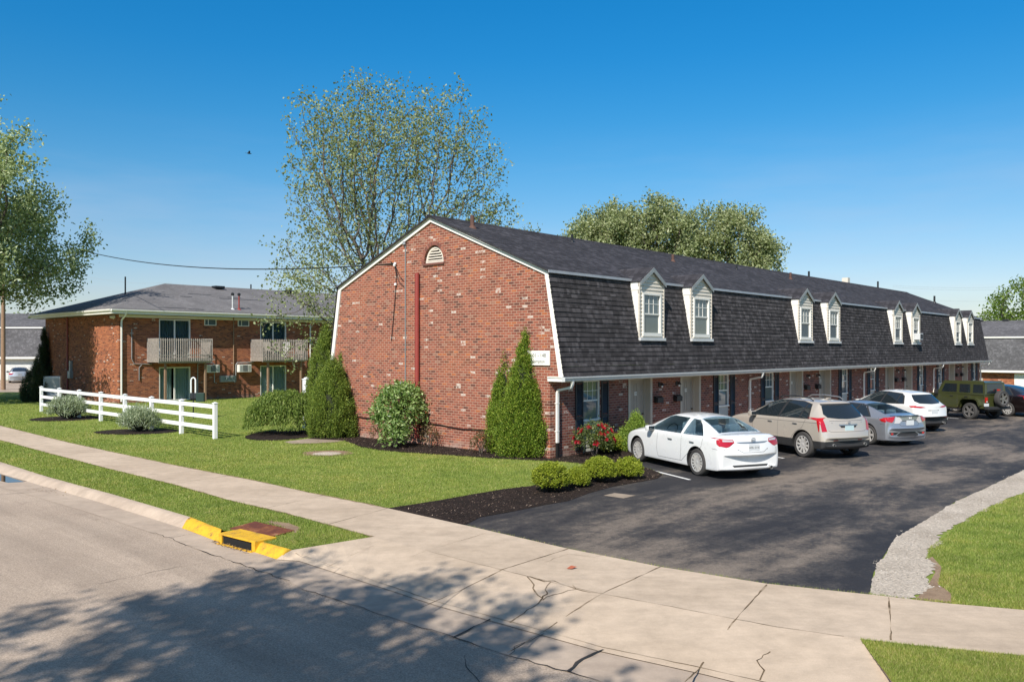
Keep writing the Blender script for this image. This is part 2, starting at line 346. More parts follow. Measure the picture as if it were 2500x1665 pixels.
c = q.ramp(n, [(0.3, (0.085, 0.024, 0.014)), (0.5, (0.16, 0.045, 0.022)), (0.62, (0.30, 0.11, 0.035)), (0.72, (0.42, 0.30, 0.22))]); q.color(c); M['rustplate'] = q.m
M['crack'] = ground_mat('joint_dirt', [(0.35, (0.05, 0.036, 0.022)), (0.5, (0.16, 0.115, 0.07)), (0.62, (0.33, 0.255, 0.18))], 3.5, 60).m
M['tar'] = plain('crack_dark', (0.03, 0.027, 0.025), 0.9, 0.3)
q = Mat('puddle_water', (0.02, 0.02, 0.02), 0.02, spec=0.8); M['water'] = q.m

def leaf_mat(name, stops, trans=0.35, rough=0.55, spec=0.3, patch=None):
    q = Mat(name, rough=rough, spec=spec); g = q.n('NewGeometry')
    c = q.ramp(g.outputs['Random Per Island'], stops)
    if patch:
        for sc, st_ in patch: c = q.mix(c, q.ramp(q.noise(q.co(), sc, 4, 0.6), st_), 1.0, 'MULTIPLY')
    q.color(c)
    tr = q.n('BsdfTranslucent'); q.l(q.mix(c, (1.0, 1.0, 0.45), 1.0, 'MULTIPLY'), tr.inputs[0])
    mx = q.n('MixShader'); mx.inputs[0].default_value = trans
    out = q.t.nodes['Material Output']; q.l(q.b.outputs[0], mx.inputs[1]); q.l(tr.outputs[0], mx.inputs[2]); q.l(mx.outputs[0], out.inputs[0]); return q.m
M['grass'] = leaf_mat('grass_blade', [(0.0, (0.155, 0.225, 0.034)), (0.5, (0.25, 0.325, 0.058)), (0.85, (0.35, 0.395, 0.105)), (1.0, (0.50, 0.44, 0.2))], 0.3, patch=[(0.28, [(0.32, (0.80, 0.86, 0.8)), (0.5, (1.0, 1.0, 1.0)), (0.68, (1.22, 1.06, 1.2))]), (1.9, [(0.3, (0.70, 0.76, 0.7)), (0.5, (1.0, 1.0, 1.0)), (0.72, (1.25, 1.1, 1.15))])])
M['bark'] = plain('grey_bark', (0.105, 0.085, 0.07), 0.95, 0.35, 6)

# ------------------------------------------------------------------ ground
def P(pts, z=0.0): return [at(x, y, z) for x, y in pts]
def line_st(a, b): return [loc(*a), loc(*b)]
SW_TOP = [(0, 1039), (170, 1080.7), (297, 1108), (425, 1135), (637, 1176), (764, 1204), (947, 1240), (1133, 1281), (1388, 1339), (1613, 1383), (1872, 1424), (2123, 1450.5), (2231, 1463), (2323, 1473), (2500, 1488)]
SW_LOW = [(0, 1074), (127, 1108), (276, 1146.5), (425, 1182.6), (552, 1219), (696, 1252), (777, 1274), (909, 1310), (1040, 1344), (1214, 1388), (1359, 1424), (1469, 1449), (1622, 1477), (1796, 1511), (1898, 1530), (2100, 1559), (2231, 1574), (2500, 1600)]
BACK = [(0, 1127), (85, 1155), (183, 1182.6), (297, 1212), (446, 1255), (465, 1262), (539, 1291), (637, 1321), (713, 1342)]
FRONT = [(0, 1157), (76, 1178), (140, 1196), (300, 1242), (444, 1289), (539, 1325), (616, 1346), (675, 1365)]
ZR = -0.13
zc = 0.012
swt = P(SW_TOP, zc); swl = P(SW_LOW, zc)
far_l_t = [loc(-6.3, 140), loc(-6.6, 60)]; far_l_l = [loc(-8.3, 140), loc(-8.55, 60)]
swt_f = [Vector((p.x, p.y, zc)) for p in far_l_t] + swt + [loc(-7.6, -30, zc), loc(-7.6, -140, zc)]
swl_f = [Vector((p.x, p.y, zc)) for p in far_l_l] + swl + [loc(-9.4, -30, zc), loc(-9.4, -140, zc)]
sheet('sidewalk', [swt_f + swl_f[::-1]], M['concrete'])
back = P(BACK, 0.01); front = P(FRONT, ZR + 0.002)
back_f = [loc(-10.3, 140, 0.01), loc(-10.5, 60, 0.01)] + back; front_f = [loc(-10.8, 140, ZR), loc(-11.0, 60, ZR)] + front
# terrain: flat by the street, dropping a metre beyond the end of the building row
AP_R = [(2100, 1559), (2177, 1662), (2262, 1790)]      # right edge of the drive apron
apron_top = [swl[i] for i in range(7, 16)]
lawn_edge = [Vector((p.x, p.y, 0)) for p in back_f] + [Vector((p.x, p.y, 0)) for p in apron_top] + P(AP_R[1:]) + [loc(-11.4, -20), loc(-11.4, -140)]
slope0, slope1, drop = 50.0, 66.0, -1.1
b = MB()
ring = lawn_edge + [loc(slope0, -140), loc(slope0, 140)]
b.add(ring, [tuple(t) for t in tessellate_polygon([[Vector((q.x, q.y, 0)) for q in ring]])])
b.add([loc(slope0, -140), loc(slope0, 140), loc(slope1, 140, drop), loc(slope1, -140, drop)], [(0, 1, 2, 3)])
b.add([loc(slope1, -140, drop), loc(slope1, 140, drop), loc(700, 900, drop), loc(700, -900, drop)], [(0, 1, 2, 3)])
b.add([loc(-10.3, 140), loc(slope0, 140), loc(slope1, 140, drop), loc(700, 900, drop), loc(0, 900)], [(0, 1, 2, 3, 4)])
b.add([loc(-11.4, -140), loc(slope0, -140), loc(slope1, -140, drop), loc(700, -900, drop), loc(0, -900)], [(0, 1, 2, 3, 4)])
b.add([loc(-20.8, 900), loc(-20.8, -900), loc(-700, -900), loc(-700, 900)], [(0, 1, 2, 3)])
lawn = b.build('lawn', M['lawn'], fix=False); lawn['kind'] = 'structure'
for p in lawn.data.polygons:
    if p.normal.z < 0: p.flip()
# street, gutter pan, curb, apron
sheet('road', [[loc(-9.8, 900, ZR), loc(-9.8, -900, ZR), loc(-20.8, -900, ZR), loc(-20.8, 900, ZR)]], M['street'])
GUT = [(0, 1188), (76, 1209), (222, 1252), (369, 1299), (480, 1340), (573, 1371.5), (705, 1418), (739, 1437), (900, 1489), (1104, 1555), (1240, 1598), (1384, 1638), (1560, 1690), (1800, 1760)]
APB = [(675, 1365), (722, 1366), (998, 1455), (1057, 1475), (1325, 1550), (1473, 1591), (1707, 1642), (1900, 1690), (2262, 1792)]
gut = [loc(-11.45, 140, ZR + 0.004), loc(-11.55, 60, ZR + 0.004)] + P(GUT, ZR + 0.004)
apb = P(APB, ZR + 0.012)
sheet('gutter_pan', [[Vector((p.x, p.y, ZR + 0.004)) for p in front_f] + [Vector((p.x, p.y, ZR + 0.004)) for p in apb[1:]] + gut[::-1]], M['curb'])
b = MB()
ta = [Vector((p.x, p.y, zc)) for p in apron_top]; cn = at(713, 1342, 0.012)
top_l = [cn] + ta + [at(2177, 1662, 0.0), at(2262, 1788, 0.0)]
def resample(pts, n):
    L = [0.0]
    for i in range(1, len(pts)): L.append(L[-1] + (pts[i] - pts[i - 1]).length)
    out = []
    for k in range(n):
        d = L[-1] * k / (n - 1); i = max(1, next((j for j in range(1, len(L)) if L[j] >= d - 1e-9), len(L) - 1))
        u = (d - L[i - 1]) / max(1e-9, L[i] - L[i - 1]); out.append(pts[i - 1].lerp(pts[i], u))
    return out
# apron: level along the sidewalk, falling to the gutter
ta2 = resample([cn, ta[0]], 6)[:-1] + resample(ta, 19)
low = resample(apb, 24)
mid = [l_.lerp(t_, 0.34) for l_, t_ in zip(low, ta2)]
for m_ in mid: m_.z = -0.062

vs = ta2 + mid + low; n = 24
fs = [(i, i + 1, n + i + 1, n + i) for i in range(n - 1)] + [(n + i, n + i + 1, 2 * n + i + 1, 2 * n + i) for i in range(n - 1)]
vs += [at(2262, 1790, 0.0), at(2177, 1662, 0.004), at(2100, 1559, zc)]
k = len(vs); fs += [(n - 1, k - 1, k - 2, 2 * n - 1), (2 * n - 1, k - 2, k - 3, 3 * n - 1)]
ap = b.add(vs, fs).build('driveway_apron', M['concrete'], fix=False); ap['kind'] = 'structure'
for p in ap.data.polygons:
    if p.normal.z < 0: p.flip()
# rolled curb, grey then yellow by the inlet
prof = [(0, 0.0), (0.25, -0.004), (0.5, -0.03), (0.75, -0.085), (1.0, -0.138)]
def curb(bk, fr, mat, name, n):
    a = resample(bk, n); c = resample(fr, n); b = MB(); vs = []
    for i in range(n):
        for u, dz in prof: q = a[i].lerp(c[i], u); vs.append((q.x, q.y, 0.012 + dz))
    k = len(prof); fs = [(i * k + j, (i + 1) * k + j, (i + 1) * k + j + 1, i * k + j + 1) for i in range(n - 1) for j in range(k - 1)]
    fs += [tuple(range(k)), tuple(range((n - 1) * k, n * k))]
    return b.add(vs, fs).build(name, mat, smooth=0.6)
cut = 2 + 5
cg = curb(back_f[:cut + 1], front_f[:cut], M['curb'], 'curb', 40); cg['kind'] = 'structure'
yl = curb(P([(465, 1262), (500, 1276), (541, 1292)], 0.01), P([(444, 1289), (490, 1306), (535, 1324)], ZR), M['yellow'], 'curb', 8)
yr = curb(P([(640, 1322), (680, 1333), (713, 1342)], 0.01), P([(618, 1347), (650, 1357), (680, 1367)], ZR), M['yellow'], 'curb', 8)
for o in (yl, yr): o['kind'] = 'structure'
def sliver(pts, wd, z, wob=0.012):
    ps = []
    for i in range(len(pts) - 1):
        a, c = pts[i], pts[i + 1]; m = max(2, int((c - a).length / 0.12))
        for k in range(m): ps.append(a.lerp(c, k / m))
    ps.append(pts[-1]); L = []; Rr = []
    for i, p in enumerate(ps):
        d = (ps[min(i + 1, len(ps) - 1)] - ps[max(i - 1, 0)]).normalized(); nn = Vector((-d.y, d.x, 0))
        o = nn * (random.uniform(-1, 1) * wob); ww = wd * max(0.08, (0.55 + 0.9 * noise.noise(p * 2.3)) * random.uniform(0.6, 1.3))
        L.append(p + o + nn * ww / 2); Rr.append(p + o - nn * ww / 2)
    return L, Rr
def joints(name, lines, mat, parent, wob=0.006):
    b = MB()
    for pts, wd, dz in lines:
        L, Rr = sliver(pts, wd, 0, wob); n = len(L)
        b.add([q + Vector((0, 0, dz)) for q in L + Rr], [(i, i + 1, n + i + 1, n + i) for i in range(n - 1)])
    o = b.build(name, mat, parent, fix=False)
    for p in o.data.polygons:
        if p.normal.z < 0: p.flip()
    return o
# curb inlet: yellow box with a black mouth, rusty lid behind
inlet = empty('storm_drain', at(590, 1330, ZR), 0, 'storm drain inlet in the yellow painted curb with rusty lid', 'storm drain')
def rel(o, pts): return [p - o.location for p in pts]
A0, A1 = at(535, 1326, ZR), at(620, 1348, ZR); dv = (A1 - A0).normalized(); nv = Vector((-dv.y, dv.x, 0))
if nv.y < 0: nv = -nv
Lw = (A1 - A0).length; hm = 0.172
def fr(u, v, z): return A0 + dv * u + nv * v + Vector((0, 0, z)) - inlet.location
def fbox(b, u0, u1, v0, v1, z0, z1, m=0):
    b.add([fr(u, v, z) for z in (z0, z1) for u, v in ((u0, v0), (u1, v0), (u1, v1), (u0, v1))], [(0, 3, 2, 1), (4, 5, 6, 7), (0, 1, 5, 4), (1, 2, 6, 5), (2, 3, 7, 6), (3, 0, 4, 7)], m)
b = MB(); fbox(b, -0.02, 0.07, 0.0, 0.42, 0, hm); fbox(b, Lw - 0.07, Lw + 0.02, 0.0, 0.42, 0, hm); fbox(b, 0.07, Lw - 0.07, 0.0, 0.42, hm - 0.028, hm - 0.001); fbox(b, 0.0, Lw, -0.06, -0.001, 0.004, 0.012)
b.build('frame', M['yellow'], inlet, bevel=0.008)
b = MB(); fbox(b, 0.071, Lw - 0.071, 0.03, 0.41, 0.003, hm - 0.0285); b.build('throat_shade', M['dark'], inlet)  # solid black block standing in for the shade inside the mouth
lid = P([(560, 1293), (623, 1276), (719, 1298), (641, 1320)], 0.0)
b = MB(); vs = [p + Vector((0, 0, z)) - inlet.location for z in (-0.02, 0.03) for p in lid]
b.add(vs, [(0, 1, 2, 3), (4, 5, 6, 7), (0, 1, 5, 4), (1, 2, 6, 5), (2, 3, 7, 6), (3, 0, 4, 7)]).build('lid', M['rustplate'], inlet, bevel=0.006)
edge_l = [[Vector((q_.x, q_.y, 0.016)) for q_ in swt_f[1:9]], [Vector((q_.x, q_.y, 0.016)) for q_ in swl_f[1:10]]]
joints('edge_soil', [(e_, 0.055, 0.0) for e_ in edge_l], M['dirt'], bpy.data.objects['sidewalk'], 0.02)
sheet('bare_soil', [P([(690, 1288), (640, 1274), (662, 1270), (705, 1276), (735, 1288), (722, 1302)], 0.008)], M['dirt'])
# car park and planting beds
BED_LOT = [(1133, 1281), (1172, 1262), (1240, 1250), (1325, 1233), (1388, 1222), (1439, 1203), (1494, 1188), (1562, 1176), (1605, 1168), (1618, 1159), (1606, 1151), (1582, 1143)]
GR_IN = [(2123, 1450.5), (2133, 1396), (2172, 1334), (2189, 1311), (2238, 1283), (2336, 1222), (2396, 1196), (2500, 1147)]
zl = 0.008
lot_ring = P(BED_LOT, zl) + [loc(0.9, -1.75, zl), loc(2.6, -1.45, zl), loc(slope0, -1.45, zl), loc(slope0, -10.4, zl), loc(12, -10.4, zl)] + P(GR_IN[::-1], zl) + [p + Vector((0, 0, -0.004)) for p in P(SW_TOP[7:12][::-1], zl)]
lot = sheet('parking_lot', [lot_ring, [loc(slope0, -1.45, zl), loc(slope0, -10.4, zl), loc(slope1, -10.4, drop + zl), loc(slope1, -1.45, drop + zl)],
      [loc(slope1, 30, drop + zl), loc(slope1, -60, drop + zl), loc(slope1 + 14, -60, drop + zl), loc(slope1 + 14, 30, drop + zl)]], M['lot'])
LAWN_TOP = [(841, 1075), (882, 1091), (925, 1098), (969, 1102.5), (1099, 1111), (1197, 1118), (1325, 1124), (1380, 1127), (1424, 1132)]
LAWN_LOW = [(1405, 1148), (1350, 1176), (1295, 1186), (1231, 1193), (1155, 1206), (1070, 1221), (1000, 1232), (947, 1240)]
zb = 0.014
bed_ring = P(LAWN_TOP, zb) + P(LAWN_LOW, zb) + P(SW_TOP[7:8], zb) + P(BED_LOT[1:], zb) + [loc(0.9, -1.75, zb), loc(2.6, -1.45, zb), loc(3.7, -1.45, zb), loc(3.7, 0.1, zb), loc(0.1, 0.1, zb), loc(0.1, 9.7, zb), loc(-0.9, 9.9, zb), loc(-1.6, 9.6, zb)]
bed = sheet('mulch_bed', [bed_ring], M['mulch'])
ring1 = [at(691, 1061, zb) + Vector((math.cos(a) * 1.25, math.sin(a) * 1.9, 0)) for a in np.linspace(0, 2 * math.pi, 28)[:-1]]
ring2 = [at(162, 1021, zb) + Vector((math.cos(a) * 1.45, math.sin(a) * 1.5, 0)) for a in np.linspace(0, 2 * math.pi, 24)[:-1]]
ring3 = [at(335, 1053, zb) + Vector((math.cos(a) * 1.55, math.sin(a) * 1.15, 0)) for a in np.linspace(0, 2 * math.pi, 24)[:-1]]
for r_ in (ring1, ring2, ring3): sheet('mulch_bed', [r_], M['mulch'])
sheet('footpath', [[loc(3.75, -1.4, 0.03), loc(48.6, -1.4, 0.03), loc(48.6, -0.02, 0.03), loc(3.75, -0.02, 0.03)]], M['concrete'])
GR_OUT = [(2231, 1465), (2258, 1442), (2270, 1420), (2284, 1396), (2262, 1366), (2268, 1340), (2330, 1289), (2396, 1248), (2458, 1219), (2500, 1205)]
def ragged(pts, step, amp):
    out = []
    for a, c in zip(pts[:-1], pts[1:]):
        m = max(1, int((c - a).length / step)); d = (c - a).normalized(); n_ = Vector((-d.y, d.x, 0))
        for k in range(m): q_ = a.lerp(c, k / m); out.append(q_ + n_ * (noise.noise(q_ * 1.7) * amp * 1.6 + random.uniform(-amp, amp) * 0.6))
    return out + [pts[-1]]
grv_ring = ragged(P(GR_IN, 0.011), 0.07, 0.022) + [loc(12, -10.4, 0.011), loc(slope0, -10.4, 0.011), loc(slope0, -11.3, 0.011), loc(12, -11.6, 0.011)] + ragged(P(GR_OUT[::-1], 0.011), 0.07, 0.08)
grv = sheet('gravel_strip', [grv_ring], M['gravel'])
sheet('bare_soil', [P([(2262, 1366), (2276, 1358), (2300, 1385), (2290, 1425), (2322, 1448), (2323, 1471), (2231, 1463), (2258, 1442), (2270, 1420), (2284, 1396)], 0.009)], M['dirt'])
# painted stall lines: slanted, one every stall
dl = Vector((0.43, 0.90, 0)).normalized()
for k in range(-0, 14):
    s0 = -0.66 + 2.62 * k
    a = Vector((s0 - 0.1, -4.92, 0)); e = a + dl * 3.9; nrm = Vector((dl.y, -dl.x, 0)) * 0.045
    pl = [loc(*(q).to_2d(), 0.0125) for q in (a - nrm, a + nrm, e + nrm, e - nrm)]
    o = sheet('parking_line', [pl], M['line'], kind=None, parent=lot)
pc = sheet('utility_cover', [P([(1473, 1209), (1500, 1203), (1552, 1209), (1522, 1216)], 0.0125)], M['slab'], kind=None, parent=lot)
# far street-side car park by the left houses
sheet('parking_lot', [[atd(-400, 900, 61), atd(112, 900, 61), atd(112, 900, 84), atd(-400, 900, 84)]][:0] or [[Vector((x, y, 0.01)) for x, y in ((-62, 60.5), (-33.5, 60.5), (-44, 84), (-80, 84))]], M['street'])
# joints and cracks in the paving, each a wandering sliver of dirt
apb_bvh = BVHTree.FromPolygons([v.co.copy() for v in ap.data.vertices], [tuple(p.vertices) for p in ap.data.polygons])
def onap(px, py):                                     # seen point on apron, sidewalk or street
    o = Vector((0, 0, CAMH)); d = Vector(((px - CX) / FPX, 1, -(py - CY) / FPX)).normalized()
    h = apb_bvh.ray_cast(o, d)
    if h[0] is None: return at(px, py, zc)
    return h[0]
def JL(pts): return [onap(*p) for p in pts]
jl = [(JL([(1388, 1339), (1227, 1390), (1127, 1440), (1027, 1483)]), 0.026, 0.004), (JL([(1613, 1383), (1469, 1449), (1400, 1492), (1325, 1543), (1240, 1593)]), 0.022, 0.004),
      (JL([(1872, 1427), (1796, 1511), (1707, 1632), (1673, 1665)]), 0.026, 0.004), (JL([(2170, 1458), (2176, 1562)]), 0.022, 0.004),
      (JL([(1214, 1388), (1359, 1424), (1469, 1449), (1622, 1477), (1796, 1511), (1898, 1530), (2060, 1553)]), 0.014, 0.004), (JL([(1040, 1344), (1130, 1367), (1214, 1388)]), 0.008, 0.004),
      (JL([(722, 1350), (998, 1446), (1057, 1466), (1330, 1540), (1473, 1580), (1707, 1628), (1900, 1672)]), 0.012, 0.004),
      (JL([(1040, 1296), (905, 1334), (780, 1392)]), 0.008, 0.004), (JL([(1190, 1300), (1042, 1344), (870, 1410)]), 0.008, 0.004)]
joints('paving_joint', jl, M['crack'], ap)
crk = [([(1288, 1408), (1302, 1428), (1306, 1444), (1322, 1462)], 0.020), ([(1343, 1420), (1334, 1440), (1336, 1450), (1322, 1462)], 0.024), ([(1322, 1462), (1300, 1482), (1276, 1496), (1248, 1520)], 0.030), ([(1322, 1464), (1352, 1452), (1372, 1446), (1404, 1438), (1398, 1428)], 0.020),
       ([(1290, 1408), (1330, 1420), (1352, 1418), (1400, 1436), (1440, 1446), (1469, 1449)], 0.030), ([(1858, 1660), (1862, 1636), (1848, 1612), (1866, 1600), (1884, 1592)], 0.016), ([(1620, 1412), (1560, 1408), (1520, 1416)], 0.008), ([(1330, 1372), (1388, 1352), (1450, 1360), (1500, 1344)], 0.010)]
joints('paving_crack', [(JL(a), w_, 0.0055) for a, w_ in crk], M['crack'], ap, 0.022)
sj = []
for pt in ((300, 0), (520, 0), (700, 0)):
    pass
SWJ = [((150, 1076), (60, 1091)), ((330, 1114), (215, 1131)), ((560, 1161), (420, 1181)), ((790, 1209), (650, 1240)), ((947, 1240), (800, 1280))]
joints('paving_joint', [([at(*a, zc), at(*c, zc)], 0.014, 0.003) for a, c in SWJ], M['crack'], bpy.data.objects['sidewalk'])
rl = [(P([(369, 1299), (420, 1315), (480, 1340), (573, 1371.5), (705, 1418)], ZR + 0.006), 0.026, 0.003), (P([(739, 1437), (900, 1489), (1104, 1555), (1240, 1598), (1384, 1638), (1480, 1665)], ZR + 0.006), 0.016, 0.003),
      (P([(240, 1425), (330, 1405), (430, 1385), (520, 1372), (560, 1366)], ZR + 0.001), 0.010, 0.003), (P([(0, 1207), (60, 1203), (140, 1196), (160, 1180)], ZR + 0.006), 0.02, 0.003),
      (P([(412, 1312), (480, 1302)], ZR + 0.006), 0.02, 0.003),
      (P([(1130, 1600), (1150, 1640), (1190, 1680)], ZR + 0.001), 0.02, 0.003), (P([(1104, 1555), (1160, 1530), (1200, 1512)], ZR + 0.012), 0.028, 0.005), (P([(1384, 1638), (1440, 1600), (1470, 1585)], ZR + 0.012), 0.03, 0.006), (P([(1240, 1598), (1260, 1580), (1330, 1546)], ZR + 0.012), 0.03, 0.006)]
joints('road_crack', rl, M['tar'], bpy.data.objects['road'], 0.028)
pud = [at(0, 1140, 0), at(30, 1152, 0), at(72, 1172, 0), at(60, 1177, 0), at(25, 1179, 0), at(-40, 1172, 0), at(-60, 1140, 0)]
sheet('puddle', [[at(-60, 1144, ZR + 0.007), at(0, 1152, ZR + 0.007), at(40, 1163, ZR + 0.007), at(75, 1172, ZR + 0.007), at(58, 1176, ZR + 0.007), at(20, 1178, ZR + 0.007), at(-60, 1160, ZR + 0.007)]], M['water'])
fl_ = MB(); lp = onap(1395, 1388); fl_.add([(lp.x - 0.07, lp.y - 0.02, lp.z + 0.01), (lp.x, lp.y - 0.05, lp.z + 0.012), (lp.x + 0.08, lp.y, lp.z + 0.03), (lp.x, lp.y + 0.05, lp.z + 0.035)], [(0, 1, 2, 3)])
M['leaf_litter'] = plain('dry_leaf', (0.36, 0.10, 0.05), 0.8); fl_ = fl_.build('fallen_leaf', M['leaf_litter']); tag(fl_, 'single reddish dry leaf lying on the concrete drive apron', 'leaf')
# flat lids in the lawn
sl = sheet('utility_pad', [P([(693, 1078), (752, 1070.5), (841, 1075), (820, 1079), (778, 1081.5), (713, 1083.5)], 0.012)], M['slab'], kind=None)
tag(sl, 'flat concrete utility pad flush in the lawn by the arborvitae', 'utility pad')
b = MB(); c0 = at(752, 1076, 0.014); b.lathe([(0.0, 0.012), (0.34, 0.012), (0.36, 0.0)], 24, 0, 'z', c0); b.build('lid', M['slab'], sl)
ml = sheet('manhole_lid', [[at(798, 1107, 0.012) + Vector((math.cos(a) * 0.42, math.sin(a) * 0.42, 0)) for a in np.linspace(0, 2 * math.pi, 20)[:-1]]], M['gravel'], kind=None)
tag(ml, 'pale round lid ringed by dry yellow grass in the lawn', 'manhole lid')
sheet('bare_soil', [[at(797, 1106, 0.006) + Vector((math.cos(a) * 0.75 * random.uniform(0.85, 1.1), math.sin(a) * 0.7 * random.uniform(0.85, 1.1), 0)) for a in np.linspace(0, 2 * math.pi, 26)[:-1]]], M['dirt'])

# grass blades over the near lawns
def inside(px, py, ring):
    n = len(ring); c = np.zeros(len(px), bool); j = n - 1
    for i in range(n):
        xi, yi, xj, yj = ring[i][0], ring[i][1], ring[j][0], ring[j][1]
        if yi != yj: c ^= ((yi > py) != (yj > py)) & (px < (xj - xi) * (py - yi) / (yj - yi) + xi)
        j = i
    return c
holes = [swt_f + swl_f[::-1], lot_ring, bed_ring, ring1, ring2, ring3, P([(693, 1078), (752, 1070.5), (841, 1075), (820, 1079), (778, 1081.5), (713, 1083.5)]), lid,
         P([(690, 1288), (650, 1274), (705, 1278), (730, 1288), (722, 1302)]), P(GR_IN) + [loc(12, -10.4), loc(30, -10.4), loc(30, -11.4), loc(12, -11.6)] + P(GR_OUT[::-1]),
         [at(797, 1106) + Vector((math.cos(a) * 0.6, math.sin(a) * 0.55, 0)) for a in np.linspace(0, 2 * math.pi, 20)[:-1]],
         P([(2262, 1366), (2276, 1358), (2300, 1385), (2290, 1425), (2322, 1448), (2323, 1471), (2231, 1463), (2258, 1442), (2284, 1396)]),
         [loc(0, 0), loc(48, 0), loc(48, 10), loc(0, 10)], [loc(2, 33.8), loc(40, 33.8), loc(40, 46), loc(2, 46)]]
def blades(N):
    # sample in depth so that near ground gets more blades per square metre, as it needs them
    d = 1.0 / rng.uniform(1 / 55.0, 1 / 7.3, N); x = rng.uniform(-0.66, 0.66, N) * d
    ok = inside(x, d, lawn_edge + [loc(slope0, -140), loc(slope0, 140)])
    for h in holes: ok &= ~inside(x, d, h)
    return x[ok], d[ok]
gx, gy = blades(1900000)
n = len(gx); dd = np.hypot(gx, gy)
patch = np.array([noise.noise(Vector((a * 0.35, c * 0.35, 0))) for a, c in zip(gx[::1], gy[::1])]) if n < 900000 else np.zeros(n)
hh = rng.uniform(0.022, 0.050, n) * (1 + 0.25 * patch); wd = 0.0035 * np.maximum(0.9, dd / 12.0) * rng.uniform(0.7, 1.4, n)
a1 = rng.uniform(0, 2 * np.pi, n); lean = rng.uniform(0.1, 0.9, n) * hh; a2 = rng.uniform(0, 2 * np.pi, n)
vv = np.zeros((n, 3, 3)); vv[:, 0] = np.stack([gx - np.cos(a1) * wd, gy - np.sin(a1) * wd, np.full(n, -0.002)], 1); vv[:, 1] = np.stack([gx + np.cos(a1) * wd, gy + np.sin(a1) * wd, np.full(n, -0.002)], 1)
vv[:, 2] = np.stack([gx + np.cos(a2) * lean, gy + np.sin(a2) * lean, hh], 1)
gr = put('grass', npmesh('grass', vv.reshape(-1, 3), np.arange(n * 3).reshape(n, 3), M['grass'])); tag(gr, None, None, None, 'stuff')
# loose bark chips over the mulch, part of the bed's own surface
def chips(ring, N, o, z0=0.014, sz=1.0):
    xs = np.array([p[0] for p in ring]); ys = np.array([p[1] for p in ring])
    x = rng.uniform(xs.min(), xs.max(), N); y = rng.uniform(ys.min(), ys.max(), N); k = inside(x, y, ring); x, y = x[k], y[k]; n = len(x)
    a = rng.uniform(0, 2 * np.pi, n); L = rng.uniform(0.006, 0.022, n) * sz; W = rng.uniform(0.004, 0.009, n); z = z0 + rng.uniform(0.004, 0.016, n) * sz; tl = rng.uniform(-0.5, 0.5, n)
    vv = np.zeros((n, 4, 3))
    for i, (p, q) in enumerate(((-1, -1), (1, -1), (1, 1), (-1, 1))):
        vv[:, i] = np.stack([x + np.cos(a) * L * p - np.sin(a) * W * q, y + np.sin(a) * L * p + np.cos(a) * W * q, z + tl * L * p], 1)
    me = npmesh('bark_chips', vv.reshape(-1, 3), np.arange(n * 4).reshape(n, 4), M['chip']); c = put('bark_chips', me, o); c['kind'] = 'stuff'
M['chip'] = leaf_mat('bark_chip', [(0.0, (0.02, 0.013, 0.010)), (0.6, (0.055, 0.036, 0.028)), (0.86, (0.10, 0.066, 0.048)), (0.93, (0.24, 0.17, 0.12)), (1.0, (0.34, 0.26, 0.2))], 0.0, 0.9)
chips(bed_ring, 60000, bed)
M['chip'] = leaf_mat('gravel_stone', [(0.0, (0.24, 0.21, 0.18)), (0.4, (0.44, 0.385, 0.315)), (0.8, (0.58, 0.52, 0.44)), (1.0, (0.70, 0.65, 0.58))], 0.0, 0.9)
chips(ragged(P(GR_IN), 0.2, 0.12) + [loc(8, -10.2), loc(20, -10.4), loc(20, -11.3), loc(8, -11.4)] + ragged(P(GR_OUT[::-1]), 0.2, 0.15), 70000, grv, 0.009, 0.6)
M['chip'] = leaf_mat('leaf_debris', [(0.0, (0.09, 0.05, 0.025)), (0.6, (0.22, 0.13, 0.06)), (1.0, (0.40, 0.27, 0.13))], 0.1, 0.9)
chips(P([(520, 1318), (548, 1324), (590, 1336), (624, 1348), (600, 1352), (560, 1340), (515, 1326)], ZR), 700, bpy.data.objects['road'], ZR + 0.008, 1.0)
chips(P([(60, 1196), (150, 1186), (190, 1203), (160, 1212)], ZR), 160, bpy.data.objects['road'], ZR + 0.008, 1.0)

# ------------------------------------------------------------------ the gambrel apartment building
BL = 48.45                                             # length along the car park
bld = empty('apartment_building', CORNER, ROT, 'long red brick apartment building with black gambrel roof and eight dormers', 'apartment building')
TW, ZE, ZBK, ZRG = 9.92, 2.2, 5.36, 7.40
gp = [(0, -0.15), (TW, -0.15), (TW, ZE - 0.05), (TW + 0.44, ZE + 0.1), (TW - 0.07, ZBK - 0.05), (TW / 2, ZRG - 0.07), (0.07, ZBK - 0.05), (-0.44, ZE + 0.1), (0, ZE - 0.05)]
gw = MB().prism(gp, 'x', 0.0, 0.25).build('gable_wall', M['brick'], bld)
half = [(4.86 + 0.47 * math.cos(a), 5.90 + 0.57 * math.sin(a)) for a in np.linspace(0, math.pi, 20)]
cutter = MB().prism(half, 'x', -0.2, 0.13).build('cutter', M['brick'])
cutter.parent = None; cutter.location = CORNER; cutter.rotation_euler = (0, 0, ROT)
bpy.context.view_layer.update(); boolean(gw, [cutter]); uvmap(gw.data)
far = MB().prism(gp, 'x', BL - 0.25, BL).build('gable_wall', M['brick'], bld)
